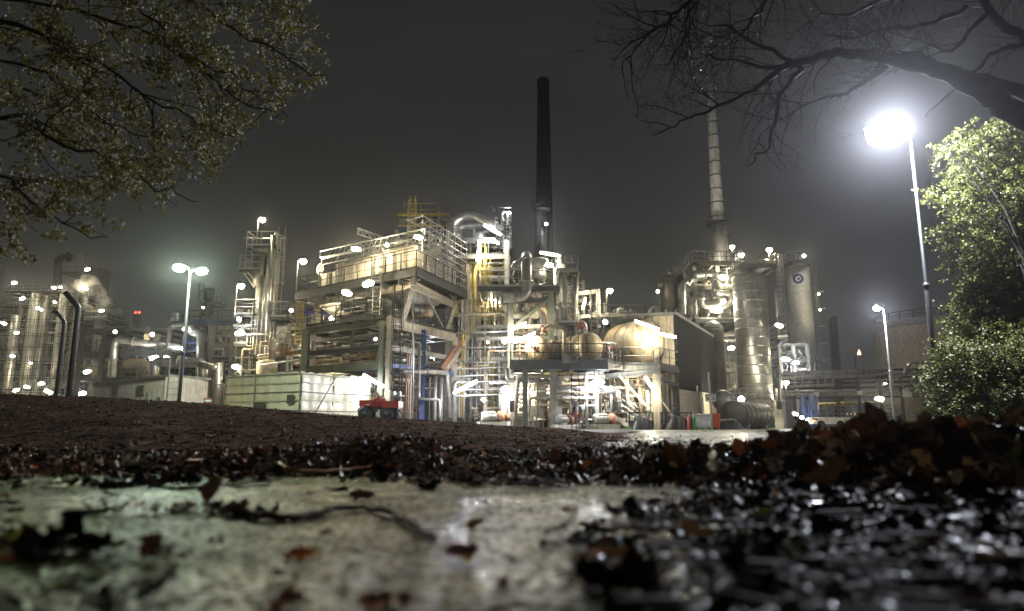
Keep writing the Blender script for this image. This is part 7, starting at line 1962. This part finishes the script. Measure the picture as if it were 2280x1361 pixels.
L(772, 653, 40.5, 'flood', 800, 'warm', 'floodlight left of the middle pole lamp under the cooler deck', size=1.2)
L(738, 709, 47, 'bulk', 250, 'warm', 'small lamp between the inclined legs at left', size=1.4)
L(793, 555, 42.0, 'flood', 2000, 'warm', 'lamp left of centre above the cream cooler', size=1.1)
L(861, 545, 42.6, 'bulk', 700, 'warm', 'small glint lamp behind the lattice girders', size=1.2)
L(932, 529, 39.4, 'flood', 1800, 'warm', 'lamp at the right end of the lattice girders', size=1.0)
L(888, 692, 46, 'flood', 600, 'warm', 'round lamp behind the inclined leg under the cooler', size=1.1)
L(836, 755, 43, 'bulk', 80, 'cool', 'tiny cold lamp left of the corner column', size=.8)
L(832, 848, 38.8, 'tube', 300, 'white', 'glaring white floodlight over the right end of the sheeted box', size=1.1, ang=.3, tilt=-.5)
L(1036, 862, 42.0, 'tube', 2600, 'cool', 'glaring blue white lamp at ground level under the cooler structure', size=1.3, ang=-.2, tilt=.45)
L(1123, 760, 46, 'bulk', 250, 'cool', 'small round cold lamp left of the drum platform', size=1.4)
L(1085, 762, 50, 'bulk', 60, 'cool', 'tiny cold lamp deep in the rack left of the drum platform', size=.9)
L(1064, 567, 49, 'tube', 900, 'warm', 'upright tube lamp in the yellow laddered bay', size=.8, tilt=1.45)
L(1097, 512, 49, 'tube', 1500, 'white', 'glaring tube lamp at the end of the elbow duct', size=1.2, ang=.2, tilt=-.5)
L(1095, 664, 49.5, 'tube', 900, 'warm', 'slanted tube lamp between the cooler and the pump bay', size=1.1, ang=.2, tilt=-.5)
L(1108, 541, 51, 'bulk', 80, 'cool', 'tiny cold lamp below the glaring duct end lamp', size=.9)
L(1134, 474, 52, 'bulk', 200, 'white', 'small round lamp on the top of the slim dark column', size=1.0)
L(1216, 499, 90, 'bulk', 900, 'cool', 'small cold light half way up the black chimney', size=1.8)
L(1225, 566, 47, 'tube', 1400, 'neutral', 'long bright tube lamp on the top of the pump bay', size=1.2, tilt=-.15)
L(1222, 590, 46, 'flood', 700, 'neutral', 'bright lamp just under the long tube on the pump bay', size=1.2)
L(1300, 676, 47, 'tube', 900, 'warm', 'short upright tube lamp above the middle platform', size=.7, tilt=1.3)
L(1358, 646, 50, 'pole', 250, 'warm', 'faint pole lamp on the roof platform left of the dark hall', base=714, size=1.1, armx=-.25)
L(1348, 717, 44, 'bulk', 200, 'white', 'small lamp on the post over the middle lying vessel', size=1.3)
L(1152, 728, 43.5, 'tube', 900, 'neutral', 'tilted tube lamp at the left end of the drum platform, upper one', size=1.0, tilt=.45)
L(1168, 752, 43, 'tube', 1100, 'neutral', 'tilted tube lamp at the left end of the drum platform, lower one', size=1.2, tilt=.45)
L(1440, 724, 42.7, 'tube', 650, 'neutral', 'bright tube lamp over the end of the largest lying vessel', size=1.3, tilt=-.35)
L(1482, 746, 43.5, 'tube', 900, 'neutral', 'bright tube lamp on the corner of the dark clad hall', size=1.1, tilt=-.22)
L(1449, 858, 42.3, 'tube', 800, 'neutral', 'slanted tube lamp under the side platform', size=1.0, tilt=-1.0)
L(1316, 855, 41.5, 'tube', 1500, 'white', 'slanted glaring tube lamp right of the black ladder', size=1.1, tilt=.6)
L(1334, 848, 42.2, 'flood', 1000, 'white', 'glaring square lamp beside the slanted tube right of the black ladder', size=1.2)
L(1197, 858, 44.2, 'tube', 2400, 'neutral', 'biggest glaring lamp in the middle of the pump bay', size=1.4, tilt=1.0)
L(1148, 873, 43.2, 'tube', 1500, 'neutral', 'slanted tube lamp in the left of the pump bay', size=1.2, tilt=.55)
L(1214, 872, 43.6, 'flood', 800, 'white', 'square lamp right of the biggest glaring lamp in the pump bay', size=1.2)
L(1076, 890, 44, 'bulk', 250, 'warm', 'small warm lamp on a white post among the pumps', size=1.2)
L(1630, 549, 83, 'pole', 900, 'warm', 'pole lamp right beside the tall grey chimney', base=586, size=1.5)
L(1650, 566, 66, 'pole', 1500, 'neutral', 'lower lamp on the top floor under the grey chimney', base=586, size=1.4)
L(1713, 555, 60, 'pole', 700, 'warm', 'pole lamp above the biggest vessel', base=600, size=1.3)
L(1790, 570, 89, 'bulk', 1500, 'neutral', 'bright lamp on the top of the white silo', size=2.0)
L(1607, 618, 65.6, 'flood', 2500, 'warm', 'upper floor floodlight inside the right process tower', size=1.8)
L(1595, 690, 64, 'flood', 3200, 'neutral', 'blazing floodlight on the main floor of the right process tower', size=2.2)
L(1611, 671, 62.5, 'bulk', 600, 'neutral', 'round lamp right above the blazing process tower floor', size=1.8)
L(1735, 725, 59, 'flood', 900, 'neutral', 'lamp on the right flank of the biggest vessel', size=1.3)
L(1628, 775, 66, 'flood', 900, 'neutral', 'lamp in the gap between the two upright vessels', size=1.3)
L(1651, 889, 56, 'bulk', 1100, 'neutral', 'round lamp on a post left under the biggest vessel', size=2.2)
L(1750, 851, 60, 'pole', 500, 'warm', 'pole lamp at the left end of the pipe bridge', base=880, size=1.2)
L(1750, 800, 77, 'flood', 2200, 'white', 'left bright lamp inside the low lit rack beside the silo', size=1.6)
L(1772, 808, 77, 'flood', 2000, 'white', 'right bright lamp inside the low lit rack beside the silo', size=1.4)
L(1686, 918, 58, 'flood', 600, 'neutral', 'low lamp left of the green drum', size=1.0)
L(1716, 920, 58.5, 'flood', 500, 'neutral', 'low lamp right of the green drum', size=1.0)
L(1771, 922, 62, 'flood', 400, 'neutral', 'low lamp left of the blue vessels', size=1.0)
L(1786, 930, 65, 'bulk', 200, 'cool', 'small cold lamp at the foot of the left blue vessel', size=1.4)
L(1958, 888, 66, 'flood', 2600, 'warm', 'glaring floodlight below the pipe bridge by the small street lamp', size=1.6)
L(1971, 853, 80, 'bulk', 400, 'cool', 'tiny round lamp on the pipe bridge by the small street lamp', size=1.5)
L(1465, 649, 69, 'bulk', 300, 'warm', 'small lamp beside the dark upright vessel', size=1.5)
L(1823, 655, 90, 'bulk', 400, 'warm', 'upper lamp on the ladder side of the silo', size=1.2)
L(1826, 690, 90, 'bulk', 400, 'warm', 'lower lamp on the ladder side of the silo', size=1.2)
L(342, 797, 57, 'flood', 1800, 'white', 'brightest lamp above the cream shed roof', size=1.3)
L(372, 797, 57, 'flood', 500, 'warm', 'lamp right of the brightest one above the shed', size=1.1)
L(301, 805, 57, 'flood', 700, 'warm', 'lamp left of the brightest one above the shed', size=1.1)
L(317, 811, 58, 'bulk', 150, 'neutral', 'faint lamp between two lamps above the shed', size=1.2)
L(194, 828, 60, 'flood', 700, 'warm', 'lamp low at the far left end of the dark rack', size=1.2)
L(339, 745, 63, 'bulk', 300, 'warm', 'small warm lamp on the upper floor of the dark rack', size=1.6)
L(256, 739, 63, 'bulk', 150, 'neutral', 'faint small lamp on the left of the dark rack top', size=1.4)
L(410, 733, 60, 'bulk', 200, 'white', 'small lamp left of the blue frame upper post', size=1.3)
L(406, 776, 60, 'bulk', 200, 'white', 'small lamp left of the blue frame lower post', size=1.3)
L(452, 685, 72, 'bulk', 150, 'warm', 'tiny lamp on the dim ringed column', size=1.0)
L(183, 876, 66, 'flood', 900, 'white', 'white lamp low between the fence and the shed', size=1.4)
L(648, 691, 57, 'bulk', 250, 'warm', 'small lamp at the left end of the blue lit beam', size=1.4)
L(680, 780, 56, 'flood', 700, 'warm', 'lamp inside the rack behind the tall green column, left', size=1.0)
L(745, 805, 55.5, 'flood', 900, 'warm', 'lamp inside the rack behind the green beam, middle', size=1.0)
L(800, 780, 57, 'flood', 700, 'warm', 'lamp inside the rack behind the cooler structure, right', size=1.0)
L(960, 800, 50, 'flood', 700, 'cool', 'cold lamp deep under the cooler structure', size=.9)
L(940, 690, 51, 'flood', 600, 'warm', 'lamp deep behind the diagonal braces under the cooler', size=.9)
sf = L(1574, 584, 73, 'flood', 0, 'neutral', 'small added floodlight brightening the tall grey chimney from the tower roof', size=1.2)
sl = bpy.data.lights.new('added_stack_light', 'SPOT'); sl.energy = 24000 * LP; sl.color = LC['neutral']; sl.spot_size = R(62); sl.spot_blend = .8; sl.shadow_soft_size = .15  # added spot that brightens the stack, no known lamp stands here
so = bpy.data.objects.new('light', sl); sc.collection.objects.link(so); so.parent = sf; so.location = (0, -.3, .45)
so.rotation_euler = (V((c2.c.x, c2.c.y, Z(250, 88))) - (V(sf['org']) + V((0, -.3, .45)))).to_track_quat('-Z', 'Y').to_euler()
FL = [(32, 630), (120, 641), (50, 665), (8, 720), (37, 741), (28, 793), (84, 686), (122, 673), (68, 809), (92, 690), (195, 600), (190, 643), (226, 692), (60, 862), (36, 869), (108, 872), (92, 854), (135, 640)]
FN = ['far lamp on the left skyline of the fenced unit', 'far lamp near the top by the fence corner', 'pale far lamp on the left tower floor', 'far lamp cut close by the left picture edge', 'far lamp half way up at far left', 'far lamp low left behind the mesh', 'upper far lamp of a close pair in the fenced unit', 'far lamp right of the pair beside the fence post',
      'far lamp in the middle low part of the fenced unit', 'lower far lamp of a close pair in the fenced unit', 'far lamp on the big dim column top', 'far lamp glowing inside the steam', 'far lamp on the small column right of the steam', 'lowest left far lamp behind the mesh', 'lowest far lamp at the left edge behind the mesh', 'brightest low far lamp behind the mesh', 'far lamp just above the brightest low one', 'small far lamp beside the fence top bend']
for i, (px, py) in enumerate(FL):
    L(px, py, 106 if i not in (10, 11) else 103, 'flood', (1500, 1200, 1500, 900, 700, 900, 600, 500, 300, 700, 900, 1500, 1500, 1200, 1200, 2600, 1500, 400)[i] * 1.0, 'warm' if i % 4 else 'neutral', FN[i], size=(1.6, 1.4, 1.6, 1.8, 1.5, 1.5, 1.2, 1.2, 1, 1.2, 1.6, 1.6, 1.5, 1.8, 1.8, 2.4, 1.8, 1.)[i])
print('lamps', NL[0])
# ---------------------------------------------------------------- misty night air
def haze():
    b = MB().box((0, 260, 56), (700, 640, 116))
    m = bpy.data.materials.new('mist')
    m.use_nodes = True
    n = m.node_tree
    n.nodes.clear()
    o = n.nodes.new('ShaderNodeOutputMaterial')
    v = n.nodes.new('ShaderNodeVolumePrincipled')
    v.inputs['Color'].default_value = (.95, .96, 1, 1)
    v.inputs['Density'].default_value = HAZE
    v.inputs['Anisotropy'].default_value = .92
    n.links.new(v.outputs[0], o.inputs['Volume'])
    tag(b.build('haze', m), 'thin misty night air glowing round the lamps', 'haze', kind='stuff')
haze()
